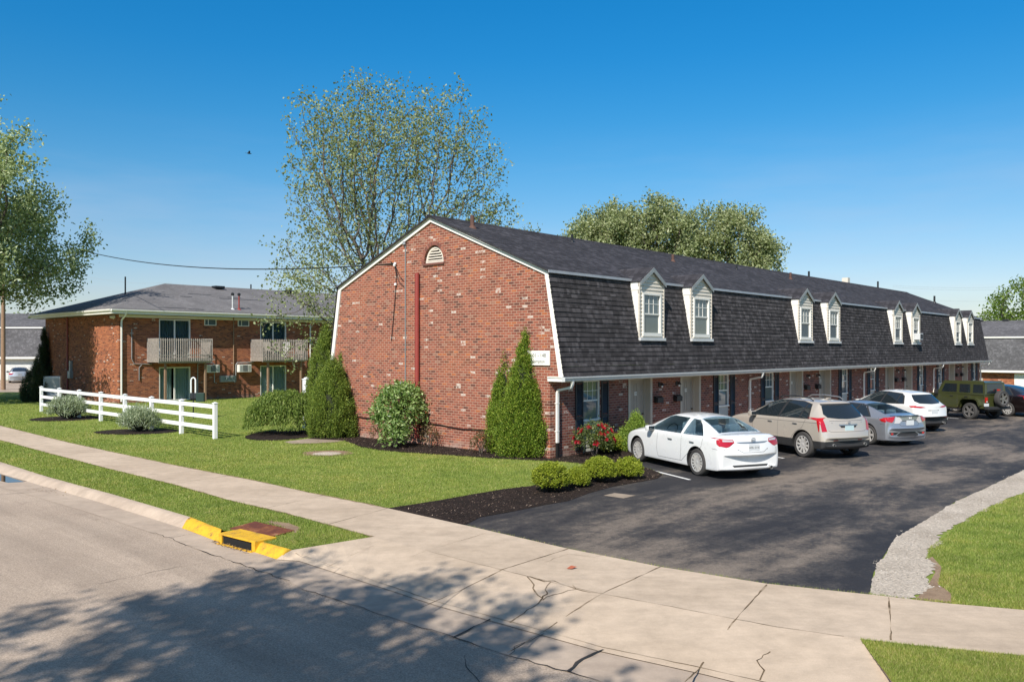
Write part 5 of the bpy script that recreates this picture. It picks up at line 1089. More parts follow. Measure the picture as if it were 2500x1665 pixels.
def arbor(name, p, H, Rb, label, mat, group=None, N=420, seed=1, base=0.04, lean=0.0, shape=1.4):
    rs = np.random.default_rng(seed); o = empty(name, p, 0, label, 'arborvitae', group)
    N = int(N * 0.62); h = 1 - rs.uniform(0, 1, N) ** (0.5 + 0.12 * (shape - 1)); h = base + (1 - base) * h; th = rs.uniform(0, 2 * np.pi, N)
    def rad(hh): return Rb * np.where(hh < 0.2, 0.80 + 1.0 * hh, 1.0) * np.clip(1 - np.clip((hh - 0.12) / 0.88, 0, 1) ** shape, 0.03, 1)
    N = len(h); rr = rad(h) * rs.uniform(0.74, 1.08, N) * (1 + 0.10 * np.sin(3 * th + 5 * h + seed))
    c = np.stack([np.cos(th) * rr + lean * h * H, np.sin(th) * rr, h * H], 1); out = np.stack([np.cos(th), np.sin(th), np.full(N, 0.5)], 1)
    per = 170; n = N * per; cl = rs.normal(0, 1, (n, 3)) * np.array([0.058, 0.058, 0.115]) * (0.6 + 0.5 * Rb); cc = np.repeat(c, per, 0) + cl; oo = np.repeat(out, per, 0)
    ax = unit(oo * 0.7 + np.array([0, 0, 0.7]) + rs.normal(0, 0.45, (n, 3))); nr = unit(oo + rs.normal(0, 0.55, (n, 3))); nr = unit(nr - ax * (nr * ax).sum(1)[:, None]); s = rs.uniform(0.6, 1.3, n)
    put('foliage', leaf_mesh('foliage', cc, nr, ax, 0.052 * s, 0.027 * s, mat, 0.1), o)
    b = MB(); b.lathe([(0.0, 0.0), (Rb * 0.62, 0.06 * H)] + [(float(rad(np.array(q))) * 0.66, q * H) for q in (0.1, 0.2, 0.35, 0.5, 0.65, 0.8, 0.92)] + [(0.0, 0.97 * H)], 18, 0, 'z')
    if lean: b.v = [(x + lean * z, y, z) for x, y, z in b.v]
    b.build('shade_core', M['inner'], o, smooth=1.0)  # solid core closing the see-through inside, its dark colour standing for inner shade
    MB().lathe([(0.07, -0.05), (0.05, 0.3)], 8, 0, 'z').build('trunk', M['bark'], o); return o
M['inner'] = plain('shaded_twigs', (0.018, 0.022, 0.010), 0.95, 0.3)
M['arb'] = leaf_mat('arborvitae_spray', [(0.0, (0.16, 0.09, 0.03)), (0.025, (0.070, 0.129, 0.014)), (0.5, (0.147, 0.231, 0.022)), (0.85, (0.245, 0.329, 0.036)), (1.0, (0.364, 0.406, 0.070))], 0.25)
M['arb_dark'] = leaf_mat('dark_arborvitae_spray', [(0.0, (0.088, 0.143, 0.025)), (0.6, (0.169, 0.240, 0.036)), (1.0, (0.295, 0.357, 0.062))], 0.25)
def gp_(px, py): return at(px, py)
arbor('arborvitae_shrub', gp_(795, 1055), 3.95, 0.74, 'tall arborvitae at the back of the left clump by the gable', M['arb_dark'], 'arborvitae by the gable', 640, 1, shape=2.2)
arbor('arborvitae_shrub', gp_(812, 1066), 2.78, 0.86, 'shorter front arborvitae of the left clump with bushy sides', M['arb_dark'], 'arborvitae by the gable', 560, 2, shape=1.9)
arbor('arborvitae_shrub', gp_(834, 1062), 2.85, 0.62, 'slim pointed arborvitae at the right of the left clump', M['arb_dark'], 'arborvitae by the gable', 400, 3, shape=1.5)
arbor('arborvitae_shrub', gp_(1285, 1113), 3.6, 0.80, 'tallest arborvitae of the clump at the gable corner', M['arb'], 'arborvitae by the gable', 760, 4, shape=1.45)
arbor('arborvitae_shrub', gp_(1240, 1106), 3.2, 0.62, 'slimmer arborvitae behind at the left of the corner clump', M['arb'], 'arborvitae by the gable', 460, 5, shape=1.6)
M['arb_shade'] = leaf_mat('shaded_arborvitae_spray', [(0.0, (0.018, 0.034, 0.014)), (1.0, (0.050, 0.078, 0.028))], 0.2)  # darker copy of the spray, with the tree shade put into its colour
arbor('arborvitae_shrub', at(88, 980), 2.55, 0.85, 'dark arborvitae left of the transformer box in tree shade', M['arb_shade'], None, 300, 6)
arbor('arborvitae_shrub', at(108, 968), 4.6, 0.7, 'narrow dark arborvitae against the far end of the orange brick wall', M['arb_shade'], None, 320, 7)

def mound(name, p, rx, ry, H, label, cat, mat, N, L, W, group=None, seed=1, clump=0.07, base=0.0, core=True, sq=0.75, updir=0.5, per=22, stem=True):
    rs = np.random.default_rng(seed); o = empty(name, p, rs.uniform(0, 6), label, cat, group)
    d = unit(rs.normal(0, 1, (N, 3))); d[:, 2] = np.abs(d[:, 2]) * 1.25 - 0.30; d = unit(d); k = rs.uniform(0.80, 1.03, N) * (1 + 0.07 * np.sin(4 * d[:, 0] * 3 + seed) * np.cos(5 * d[:, 1] * 2))
    hz = (H - base) * 0.55; c = d * np.array([rx, ry, hz]) * k[:, None]; c[:, 2] += base + hz * 0.82; c[:, 2] = np.maximum(c[:, 2], base + 0.03)
    n = N * per; cc = np.repeat(c, per, 0) + rs.normal(0, clump, (n, 3)); oo = np.repeat(d, per, 0); ax = unit(oo * 0.6 + np.array([0, 0, updir]) + rs.normal(0, 0.6, (n, 3))); nr = unit(oo + rs.normal(0, 0.7, (n, 3))); nr = unit(nr - ax * (nr * ax).sum(1)[:, None]); s = rs.uniform(0.6, 1.3, n)
    cc[:, 2] = np.maximum(cc[:, 2], 0.02); put('foliage', leaf_mesh('foliage', cc, nr, ax, L * s, W * s, mat, 0.12), o)
    b = MB()
    if core:  # solid dark filling behind the leaves, inner shade put into its colour
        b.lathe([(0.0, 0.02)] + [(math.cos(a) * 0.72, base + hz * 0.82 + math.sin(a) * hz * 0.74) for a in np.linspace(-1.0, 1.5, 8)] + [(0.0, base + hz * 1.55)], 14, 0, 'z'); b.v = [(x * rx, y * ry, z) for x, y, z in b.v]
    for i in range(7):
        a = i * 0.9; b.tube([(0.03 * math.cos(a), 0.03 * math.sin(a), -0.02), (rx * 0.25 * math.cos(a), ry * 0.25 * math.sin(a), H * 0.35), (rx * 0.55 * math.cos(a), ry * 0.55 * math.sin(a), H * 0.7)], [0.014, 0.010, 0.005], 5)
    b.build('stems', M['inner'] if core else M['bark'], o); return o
M['box'] = leaf_mat('boxwood_leaf', [(0.0, (0.135, 0.189, 0.014)), (0.5, (0.257, 0.317, 0.024)), (0.9, (0.365, 0.405, 0.041)), (1.0, (0.446, 0.472, 0.081))], 0.3)
for i, (px, py, rx, H, lab) in enumerate(((1346, 1207, 0.40, 0.62, 'front left boxwood ball at the end of the row, twiggy at its base'), (1413, 1193, 0.245, 0.43, 'smallest boxwood ball, second from the left in the mulch row'), (1468, 1183, 0.385, 0.58, 'round boxwood ball third along the mulch row, beside the last one'), (1538, 1174, 0.335, 0.50, 'boxwood ball nearest the white sedan in the mulch row'))):
    mound('boxwood_shrub', at(px, py) + Vector((0, rx * 0.85, 0)), rx, rx, H, lab, 'boxwood', M['box'], 330, 0.034, 0.022, 'clipped boxwoods in the mulch', 60 + i, 0.024, per=40)
mound('boxwood_shrub', at(1474, 1107), 0.42, 0.4, 0.62, 'yellow green boxwood beside the red rose bush', 'boxwood', M['box'], 200, 0.045, 0.028, None, 70, 0.04)
mound('boxwood_shrub', at(1502, 1101), 0.26, 0.26, 0.48, 'small boxwood tucked between rose bush neighbour and the cone shrub', 'boxwood', M['box'], 130, 0.045, 0.028, None, 71, 0.04)
M['cone'] = leaf_mat('cone_spruce_needle', [(0.0, (0.126, 0.210, 0.028)), (0.6, (0.224, 0.329, 0.049)), (1.0, (0.336, 0.434, 0.084))], 0.3)
cs = arbor('conical_shrub', loc(3.25, -0.72), 1.12, 0.5, 'bright green conical shrub in front of the brick by the white sedan', M['cone'], None, 220, 8, 0.03); cs['category'] = 'shrub'
# viburnum against the gable: loose, leafy, wider at the top
M['vib'] = leaf_mat('viburnum_leaf', [(0.0, (0.101, 0.184, 0.040)), (0.5, (0.184, 0.293, 0.074)), (0.85, (0.312, 0.422, 0.138)), (1.0, (0.551, 0.623, 0.312))], 0.35, 0.4, 0.5)
vb = mound('leafy_shrub', at(978, 1086), 0.95, 0.8, 1.98, 'large leafy green shrub in the mulch against the middle of the gable', 'shrub', M['vib'], 430, 0.125, 0.058, None, 80, 0.10, 0.30, False, updir=-0.1, per=11)
mound('leafy_shrub', at(965, 1094), 0.42, 0.4, 0.85, 'low leafy shoots at the foot of the large gable shrub', 'shrub', M['vib'], 120, 0.12, 0.055, None, 81, 0.1, 0.0, False, updir=-0.1, per=9)
M['dry'] = leaf_mat('dry_brown_leaf', [(0.0, (0.07, 0.045, 0.02)), (0.5, (0.14, 0.09, 0.04)), (0.8, (0.12, 0.13, 0.04)), (1.0, (0.22, 0.15, 0.08))], 0.3)
mound('azalea_shrub', at(881, 1062), 0.33, 0.3, 0.55, 'small green shrub at the foot of the left arborvitae clump', 'shrub', M['vib'], 60, 0.07, 0.035, None, 82, 0.07, 0.0, False, per=10)
mound('azalea_shrub', loc(-0.45, 4.55), 0.42, 0.3, 0.7, 'dry brown twiggy shrub right of the large gable shrub', 'shrub', M['dry'], 60, 0.06, 0.03, None, 83, 0.09, 0.0, False, per=7)
mound('azalea_shrub', loc(-0.45, 7.0), 0.4, 0.3, 0.65, 'dry brownish shrub left of the large gable shrub', 'shrub', M['dry'], 55, 0.06, 0.03, None, 84, 0.09, 0.0, False, per=7)
mound('azalea_shrub', loc(-0.5, 2.25), 0.3, 0.3, 0.6, 'dry brown shrub at the left foot of the corner arborvitae', 'shrub', M['dry'], 60, 0.065, 0.03, None, 85, 0.08, 0.0, False, per=9)
# rose bush with red flowers
M['rose_leaf'] = leaf_mat('rose_leaf', [(0.0, (0.053, 0.083, 0.021)), (0.6, (0.112, 0.150, 0.042)), (1.0, (0.240, 0.255, 0.090))], 0.3, 0.4, 0.5)
q = leaf_mat('rose_petal', [(0.0, (0.30, 0.010, 0.018)), (0.6, (0.42, 0.016, 0.028)), (1.0, (0.50, 0.03, 0.06))], 0.25); M['petal'] = q
rp = loc(1.05, -0.78); rs_ = mound('rose_bush', rp, 0.56, 0.52, 1.0, 'rose bush with red flowers at the corner downspout', 'rose bush', M['rose_leaf'], 170, 0.06, 0.038, None, 90, 0.07, 0.05, False, per=14)
rs_.rotation_euler.z = 0
b = MB()
for k in range(14):
    a = k * 2.4; r0 = 0.008 + 0.0032 * k; b.add([(r0 * math.cos(a) - 0.022 * math.sin(a), r0 * math.sin(a) + 0.022 * math.cos(a), 0.0), (r0 * math.cos(a) + 0.022 * math.sin(a), r0 * math.sin(a) - 0.022 * math.cos(a), 0.0), (r0 * 1.8 * math.cos(a) + 0.02 * math.sin(a), r0 * 1.8 * math.sin(a) - 0.02 * math.cos(a), 0.045 - 0.001 * k), (r0 * 1.8 * math.cos(a) - 0.02 * math.sin(a), r0 * 1.8 * math.sin(a) + 0.02 * math.cos(a), 0.045 - 0.001 * k)], [(0, 1, 2, 3)])
fl_me = b.mesh('flower', M['petal'], fix=False); rf = random.Random(4)
for k in range(26):
    th = rf.uniform(math.pi * 0.95, math.pi * 2.1); ph = rf.uniform(-0.15, 1.2); d = Vector((math.cos(th) * math.cos(ph), math.sin(th) * math.cos(ph), math.sin(ph)))
    f = put('flower', fl_me, rs_, (d.x * 0.58, d.y * 0.55, 0.5 + d.z * 0.5)); f.rotation_euler = d.to_track_quat('Z', 'Y').to_euler(); s = rf.uniform(0.7, 1.25); f.scale = (s, s, s)
# grey-green clumps by the fence
M['sage'] = leaf_mat('grey_green_leaf', [(0.0, (0.181, 0.236, 0.136)), (0.5, (0.307, 0.371, 0.226)), (1.0, (0.525, 0.580, 0.399))], 0.3)
mound('lavender_shrub', at(168, 1022), 0.82, 0.7, 0.95, 'grey green shrub in the mulch ring at the far end of the fence', 'shrub', M['sage'], 150, 0.17, 0.022, None, 92, 0.09, 0.0, True, updir=0.9, per=24)
mound('lavender_shrub', at(340, 1053), 0.68, 0.6, 0.92, 'grey green shrub in the mulch ring near the middle of the fence', 'shrub', M['sage'], 150, 0.17, 0.022, None, 93, 0.09, 0.0, True, updir=0.9, per=24)
# weeping laceleaf tree: an umbrella of hanging sprays on a short trunk
M['lace'] = leaf_mat('laceleaf', [(0.0, (0.082, 0.136, 0.022)), (0.5, (0.156, 0.231, 0.041)), (0.85, (0.245, 0.320, 0.068)), (1.0, (0.354, 0.408, 0.122))], 0.4)
wm_ = empty('weeping_tree', at(693, 1058), 0, 'low weeping laceleaf tree spreading beside the left arborvitae clump', 'tree')
rs2 = np.random.default_rng(95); N = 620; th = rs2.uniform(0, 2 * np.pi, N); rr = np.sqrt(rs2.uniform(0.02, 1, N)); RX, RY = 1.22, 1.1
top = np.stack([np.cos(th) * rr * RX, np.sin(th) * rr * RY, 1.52 - 0.62 * rr ** 2.2 + rs2.normal(0, 0.05, N)], 1)
cc = []; aa = []
for i in range(N):
    Ld = rs2.uniform(0.25, 0.75) * (0.5 + rr[i]); m = 34; u = rs2.uniform(0, 1, m); outw = np.array([np.cos(th[i]) * RX, np.sin(th[i]) * RY, 0]) * 0.22
    cc.append(top[i] + outw * u[:, None] - np.array([0, 0, 1]) * (Ld * u ** 1.5)[:, None] + rs2.normal(0, 0.05, (m, 3))); aa.append(outw * 1.0 + np.array([0, 0, -0.25 - Ld]) + rs2.normal(0, 0.3, (m, 3)))
cc = np.concatenate(cc); aa = unit(np.concatenate(aa)); cc[:, 2] = np.maximum(cc[:, 2], 0.25); nr = unit(np.cross(aa, rs2.normal(0, 1, cc.shape))); nr[:, 2] = np.abs(nr[:, 2]); nr = unit(nr - aa * (nr * aa).sum(1)[:, None])
put('crown', leaf_mesh('crown', cc, nr, aa, rs2.uniform(0.07, 0.15, len(cc)), rs2.uniform(0.025, 0.045, len(cc)), M['lace'], 0.1), wm_)
b = MB(); b.tube([(0.55, 0.1, -0.03), (0.5, 0.05, 0.4), (0.3, 0.0, 0.85), (0.05, 0, 1.25)], [0.07, 0.06, 0.05, 0.03], 8)
for i in range(9): a = i * 0.7; b.tube([(0.25, 0, 0.95), (0.4 * math.cos(a) * RX, 0.4 * math.sin(a) * RY, 1.36), (0.8 * math.cos(a) * RX, 0.8 * math.sin(a) * RY, 1.15)], [0.03, 0.018, 0.008], 5)
b.build('trunk', M['bark'], wm_)

# ------------------------------------------------------------------ vehicles
def paint(name, col, metal=0.0, rough=0.28):
    q = Mat(name, col, rough, metal, 0.5, 1.0); v = q.co(); d = q.noise(v, 2.0, 5, 0.6); q.l(q.math('MULTIPLY_ADD', d, 0.12) if False else q.ramp(d, [(0.3, rough * 0.85), (0.7, rough * 1.25)]), q.b.inputs['Roughness']); return q.m
M['p_white'] = paint('white_car_paint', (0.74, 0.74, 0.73)); M['p_beige'] = paint('champagne_car_paint', (0.50, 0.445, 0.38), 0.25, 0.3); M['p_silver'] = paint('silver_car_paint', (0.36, 0.375, 0.41), 0.6, 0.3)
M['p_pearl'] = paint('pearl_car_paint', (0.70, 0.69, 0.66)); M['p_olive'] = paint('olive_car_paint', (0.046, 0.052, 0.016), 0.0, 0.35); M['p_maroon'] = paint('maroon_car_paint', (0.010, 0.006, 0.006), 0.1, 0.3); M['p_light'] = paint('light_silver_paint', (0.50, 0.52, 0.54), 0.5, 0.3)
q = Mat('car_glass', (0.012, 0.018, 0.022), 0.02, spec=0.8, coat=0.6); q.b.inputs['IOR'].default_value = 1.52; M['cglass'] = q.m
q = Mat('clear_car_glass', (0.60, 0.78, 0.80), 0.01, spec=0.8); q.b.inputs['Transmission Weight'].default_value = 1.0; q.b.inputs['IOR'].default_value = 1.03; M['cclear'] = q.m
M['rubber'] = plain('tyre_rubber', (0.045, 0.042, 0.040), 0.85, 0.15); M['alloy'] = plain('alloy_rim', (0.60, 0.58, 0.55), 0.35, 0.05, metal=0.35); M['alloy_mid'] = plain('mid_alloy_rim', (0.20, 0.19, 0.18), 0.35, 0.1, metal=0.4); M['alloy_dark'] = plain('dark_alloy_rim', (0.05, 0.05, 0.052), 0.35, 0.1, metal=0.5)
M['plastic'] = plain('black_plastic', (0.022, 0.022, 0.023), 0.65, 0.15); M['chrome'] = Mat('chrome', (0.42, 0.42, 0.42), 0.32, 0.7).m
q = Mat('red_lens', (0.42, 0.008, 0.010), 0.08, spec=0.6, coat=1.0); M['red'] = q.m
q = Mat('clear_lens', (0.50, 0.48, 0.48), 0.1, spec=0.7, coat=1.0); M['clear'] = q.m
M['seat'] = plain('grey_seat_cloth', (0.52, 0.54, 0.53), 0.9, 0.1); M['cabin'] = plain('cabin_trim', (0.10, 0.13, 0.14), 0.8, 0.2)
M['plate'] = plain('plate_white', (0.60, 0.62, 0.63), 0.5, 0.05); M['plate_teal'] = plain('plate_pale_teal', (0.46, 0.60, 0.62), 0.5, 0.05); M['gap'] = plain('panel_gap_shadow', (0.07, 0.07, 0.07), 0.9)
def body_mesh(rows, mat, zmid=0.42):
    bm = bmesh.new(); cr = bm.edges.layers.float.new('crease_edge'); rings = []
    for (x, dx, zt, ze, we, zb, wb, zs, k) in rows:
        zm = zs + (zb - zs) * zmid; wm = wb + 0.025
        half = [(x, 0, zt), (x + 0.25 * dx, we * 0.55, zt - 0.28 * (zt - ze)), (x + 0.75 * dx, we, ze), (x + dx, wb, zb), (x + dx, wm, zm), (x + dx, wm - 0.03, zs), (x + 0.5 * dx, wm * 0.6, zs - 0.02), (x, 0, zs - 0.02)]
        pts = half + [(p[0], -p[1], p[2]) for p in half[1:-1]][::-1]
        rings.append([bm.verts.new(p) for p in pts])
    n = len(rings[0])
    for i in range(len(rings) - 1):
        for j in range(n): bm.faces.new((rings[i][j], rings[i][(j + 1) % n], rings[i + 1][(j + 1) % n], rings[i + 1][j]))
    for r in (rings[0], rings[-1]):                     # ends closed with strips of quads
        for j in range((n - 2) // 2): bm.faces.new((r[j], r[j + 1], r[(n - j - 1) % n], r[(n - j) % n])) if j else bm.faces.new((r[0], r[1], r[n - 1]))
        j = (n - 2) // 2; bm.faces.new((r[j], r[j + 1], r[j + 2]))
    for i, row in enumerate(rows):
        for j in range(n):
            e = bm.edges.get((rings[i][j], rings[i][(j + 1) % n])); e[cr] = row[8]
            if i + 1 < len(rows):
                if j in (3, n - 3): bm.edges.get((rings[i][j], rings[i + 1][j]))[cr] = 0.45
                if j in (2, n - 2): bm.edges.get((rings[i][j], rings[i + 1][j]))[cr] = 0.25
                if j in (5, n - 5): bm.edges.get((rings[i][j], rings[i + 1][j]))[cr] = 0.6
    bmesh.ops.recalc_face_normals(bm, faces=bm.faces); me = bpy.data.meshes.new('body'); bm.to_mesh(me); bm.free(); me.materials.append(mat); me.materials.append(M['plastic']); return me
AX = {'y': (Vector((1, 0, 0)), Vector((0, 0, 1)), Vector((0, -1, 0))), 'Y': (Vector((1, 0, 0)), Vector((0, 0, 1)), Vector((0, 1, 0))), 'r': (Vector((0, 1, 0)), Vector((0, 0, 1)), Vector((1, 0, 0))), 'f': (Vector((0, 1, 0)), Vector((0, 0, 1)), Vector((-1, 0, 0))), 'z': (Vector((1, 0, 0)), Vector((0, 1, 0)), Vector((0, 0, -1)))}
def fitted(bvh, poly, ax, off, g=0.07):                 # a panel that follows the body under its outline
    e1, e2, d = AX[ax]; bm = bmesh.new(); bm.faces.new([bm.verts.new((p[0], p[1], 0)) for p in poly]); bmesh.ops.triangulate(bm, faces=bm.faces)
    for k in (0, 1):
        lo = min(p[k] for p in poly); hi = max(p[k] for p in poly); x = lo + g
        while x < hi - 1e-4:
            no = (1, 0, 0) if k == 0 else (0, 1, 0); co = (x, 0, 0) if k == 0 else (0, x, 0)
            bmesh.ops.bisect_plane(bm, geom=bm.verts[:] + bm.edges[:] + bm.faces[:], plane_co=co, plane_no=no, dist=1e-5); x += g
    bad = []
    for v in bm.verts:
        o = e1 * v.co.x + e2 * v.co.y - d * 8; h = bvh.ray_cast(o, d)
        if h[0] is None: bad.append(v); continue
        nr = h[1]; nr = -nr if nr.dot(d) > 0 else nr; v.co = h[0] + nr * off
    if bad: bmesh.ops.delete(bm, geom=bad, context='VERTS')
    for f in bm.faces:
        f.normal_update()
        if f.normal.dot(d) > 0: f.normal_flip()
        f.smooth = True
    vs = [v.co.copy() for v in bm.verts]; bm.verts.index_update(); fs = [tuple(v.index for v in f.verts) for f in bm.faces]; bm.free(); return vs, fs
def panel(name, car, bvh, polys, ax, off, mat, g=0.07):
    b = MB()
    for p in polys: v, f = fitted(bvh, p, ax, off, g); b.add(v, f)
    o = b.build(name, mat, car, fix=False, smooth=0); return o
def strip(poly, w=0.008):
    out = []
    for a, c in zip(poly[:-1], poly[1:]):
        d = Vector((c[0] - a[0], c[1] - a[1])); L = d.length; d /= L; n = Vector((-d.y, d.x)) * w / 2
        out.append([(a[0] - n.x, a[1] - n.y), (c[0] - n.x, c[1] - n.y), (c[0] + n.x, c[1] + n.y), (a[0] + n.x, a[1] + n.y)])
    return out
def mirror(poly): return [(-a, c) for a, c in poly][::-1]
_wheels = {}
def wheel_meshes(Rw, Wd, style):
    k = (Rw, Wd, style)
    if k in _wheels: return _wheels[k]
    rr = Rw * 0.70; h = Wd / 2; b = MB()
    b.lathe([(rr, -h * 0.92), (rr + 0.01, -h), (Rw - 0.035, -h), (Rw - 0.008, -h * 0.78), (Rw, -h * 0.55), (Rw, h * 0.55), (Rw - 0.008, h * 0.78), (Rw - 0.035, h), (rr + 0.01, h), (rr, h * 0.92)], 40, 0, 'y'); ty = b.mesh('tyre', M['rubber'], smooth=0.6)
    b = MB(); dark = 1
    b.lathe([(rr, -h * 0.9), (rr, h * 0.94), (rr - 0.012, h * 0.97), (rr - 0.028, h * 0.9)], 40, 0, 'y'); b.lathe([(rr - 0.012, h * 0.25), (0.0, h * 0.25)], 32, dark, 'y')
    n, w0, w1 = {'ten': (10, 0.022, 0.03), 'five': (5, 0.034, 0.045), 'seven': (7, 0.03, 0.05), 'dark_five': (5, 0.034, 0.045), 'cap': (14, 0.018, 0.026)}[style]; w0 *= Rw / 0.34; w1 *= Rw / 0.34
    for i in range(n):
        a = 2 * math.pi * i / n; c, s = math.cos(a), math.sin(a); r0, r1 = Rw * 0.12, rr - 0.02
        pts = []
        for r, w_, y in ((r0, w1, h * 0.82), (r1, w0, h * 0.95)):
            for sg in (-1, 1): pts.append((r * c - sg * w_ * s / 1, y, r * s + sg * w_ * c))
        for r, w_, y in ((r0, w1, h * 0.5), (r1, w0, h * 0.6)):
            for sg in (-1, 1): pts.append((r * c - sg * w_ * s, y, r * s + sg * w_ * c))
        b.add(pts, [(0, 1, 3, 2), (4, 6, 7, 5), (0, 2, 6, 4), (1, 5, 7, 3), (2, 3, 7, 6)], 0)
    b.lathe([(0.0, h * 0.92), (Rw * 0.1, h * 0.9), (Rw * 0.17, h * 0.82), (Rw * 0.17, h * 0.4)], 20, 0, 'y'); 
    rm = b.mesh('rim', [M['alloy_dark'] if style == 'seven' else M['alloy_mid'] if style == 'dark_five' else M['alloy'], M['black']], smooth=0.5); _wheels[k] = (ty, rm); return ty, rm
def add_wheel(car, x, y, Rw, Wd, style, spin=0.0):
    ty, rm = wheel_meshes(Rw, Wd, style); o = empty('wheel', (x, y, Rw)); o.parent = car; o.rotation_euler = (0, spin, 0 if y > 0 else math.pi); put('tyre', ty, o); put('rim', rm, o); return o
def car(name, label, rl, fwd, rows, mat, WB, TR, Rw, style, S_, cat='car', group='cars parked outside the brick building', world=False, Wd=0.215):
    if world: f = Vector((*fwd, 0)).normalized(); left = Vector((-f.y, f.x, 0)); p = Vector(rl) - left * (TR / 2)
    else: f = (U * fwd[0] + V * fwd[1]).normalized(); left = Vector((-f.y, f.x, 0)); p = loc(*rl) - left * (TR / 2)
    c = empty(name, p, math.atan2(f.y, f.x), label, cat, group)
    bo = put('body', body_mesh(rows, mat)); m = bo.modifiers.new('s', 'SUBSURF'); m.levels = 3; bake(bo)
    cuts = []
    for x in (0, WB):
        for sg in (-1, 1):
            b = MB(); b.lathe([(0.0, -0.3), (Rw + 0.055, -0.3), (Rw + 0.055, 0.6), (0.0, 0.6)], 40, 0, 'y'); q = b.build('cut', M['plastic']); q.location = (x, sg * (TR / 2 + 0.02), Rw + 0.01); q.rotation_euler.z = 0 if sg > 0 else math.pi; cuts.append(q)
    cab = S_.get('cabin')
    if cab:                                             # hollow cabin with openings, so the seats can be seen through the glass
        for poly, ax, a, z in cab['cuts']:
            q = MB().prism(poly, ax, a, z).build('cut', M['cabin']); cuts.append(q)
    bpy.context.view_layer.update(); boolean(bo, cuts); bo.parent = c
    if 'clad' in S_:                                    # black plastic below a level line
        bm = bmesh.new(); bm.from_mesh(bo.data); bmesh.ops.bisect_plane(bm, geom=bm.verts[:] + bm.edges[:] + bm.faces[:], plane_co=(0, 0, S_['clad']), plane_no=(0, 0, 1), dist=1e-4)
        for f_ in bm.faces:
            if f_.calc_center_median().z < S_['clad']: f_.material_index = 1
        bm.to_mesh(bo.data); bm.free()
    me = bo.data; me.polygons.foreach_set('use_smooth', [True] * len(me.polygons)); me.set_sharp_from_angle(angle=R(38))
    full = put('t', body_mesh(rows, mat)); mm = full.modifiers.new('s', 'SUBSURF'); mm.levels = 3; bake(full); fb = BVHTree.FromPolygons([v.co.copy() for v in full.data.vertices], [tuple(p.vertices) for p in full.data.polygons]); bpy.data.objects.remove(full)
    gl = M['cglass']
    for trim in S_.get('dlo', []):
        for ax in 'yY': panel('window_trim', c, fb, [trim], ax, 0.004, M['plastic'])
    for w_ in S_['side']:
        for ax in 'yY': panel('window', c, fb, [w_], ax, 0.008, S_.get('glass', gl))
    for nm, (poly, ax) in (('rear_window', S_['rear']), ('windshield', S_['front'])): panel(nm, c, fb, [poly], ax, 0.007, S_.get('rglass', gl) if nm == 'rear_window' else gl)
    for nm, mt, ax, poly, off in S_.get('lamps', []):
        panel(nm, c, fb, [poly], ax, off, M[mt], 0.025); panel(nm, c, fb, [mirror(poly)] if ax in 'rf' else [poly], 'Y' if ax == 'y' else ax, off, M[mt], 0.025)
    for nm, mt, ax, poly, off in S_.get('panels', []): panel(nm, c, fb, [poly], ax, off, M[mt] if isinstance(mt, str) else mt, 0.06)
    sm = [s for p in S_.get('seams', []) for s in strip(p)]
    if sm:
        for p, axs in [(p, 'yY') for p in S_['seams']] + [(p, 'r') for p in S_.get('rseams', [])]:
            for ax in axs:
                b = MB()
                for s in strip(p): v, f_ = fitted(fb, s, ax, 0.003, 0.1); b.add(v, f_)
                b.build('panel_gap', M['gap'], c, fix=False)
    for x, z in S_.get('handles', []):
        for sg in (-1, 1):
            h = fb.ray_cast(Vector((x, sg * 3, z)), Vector((0, -sg, 0)))[0]; y = h.y + sg * 0.018; o = MB().box(x - 0.09, x + 0.09, y - 0.014, y + 0.014, z - 0.013, z + 0.013).build('door_handle', M[S_.get('hm', 'chrome')], c, bevel=0.008)
    mx, my, mz = S_['mirror']
    for sg in (-1, 1):
        b = MB(); b.box(mx - 0.10, mx + 0.07, sg * my - 0.11, sg * my + 0.11, mz - 0.065, mz + 0.085); o = b.build('side_mirror', mat, c, bevel=0.045, smooth=0.9)
        MB().box(mx - 0.104, mx - 0.1005, sg * my - 0.085, sg * my + 0.085, mz - 0.045, mz + 0.065).build('mirror_glass', M['cglass'], o)
        MB().box(mx - 0.03, mx + 0.05, min(sg * (my - 0.2), sg * (my - 0.10)), max(sg * (my - 0.2), sg * (my - 0.10)), mz - 0.09, mz - 0.05).build('mirror_arm', M['plastic'], o)
    for x in (0, WB):
        for sg in (-1, 1): add_wheel(c, x, sg * TR / 2, Rw, Wd, style, random.uniform(0, 1))
    if 'plate' in S_:
        yc, z0, txt, pm, tc = S_['plate']; h = fb.ray_cast(Vector((-9, yc, z0)), Vector((1, 0, 0)))[0]; x = h.x - 0.022
        pl = MB().box(x, x + 0.02, yc - 0.155, yc + 0.155, z0 - 0.077, z0 + 0.077).build('number_plate', M[pm], c, bevel=0.004)
        if txt: text('plate_lettering', txt, 0.07, M[tc], pl, (x - 0.003, yc, z0 - 0.005), (R(90), 0, R(-90)), 0.001)
    for y in S_.get('pipes', []):
        h = fb.ray_cast(Vector((-9, y, S_['pz'])), Vector((1, 0, 0)))[0]; x = h.x if h else rows[0][0]
        b = MB(); b.lathe([(0.045, x - 0.05), (0.045, x + 0.2), (0.037, x + 0.2), (0.037, x - 0.05), (0.045, x - 0.05)], 16, 0, 'x', (0, y, S_['pz'])); b.lathe([(0.0, x - 0.01), (0.036, x - 0.01)], 12, 1, 'x', (0, y, S_['pz'])); b.build('exhaust_tip', [M['chrome'], M['dark']], c)
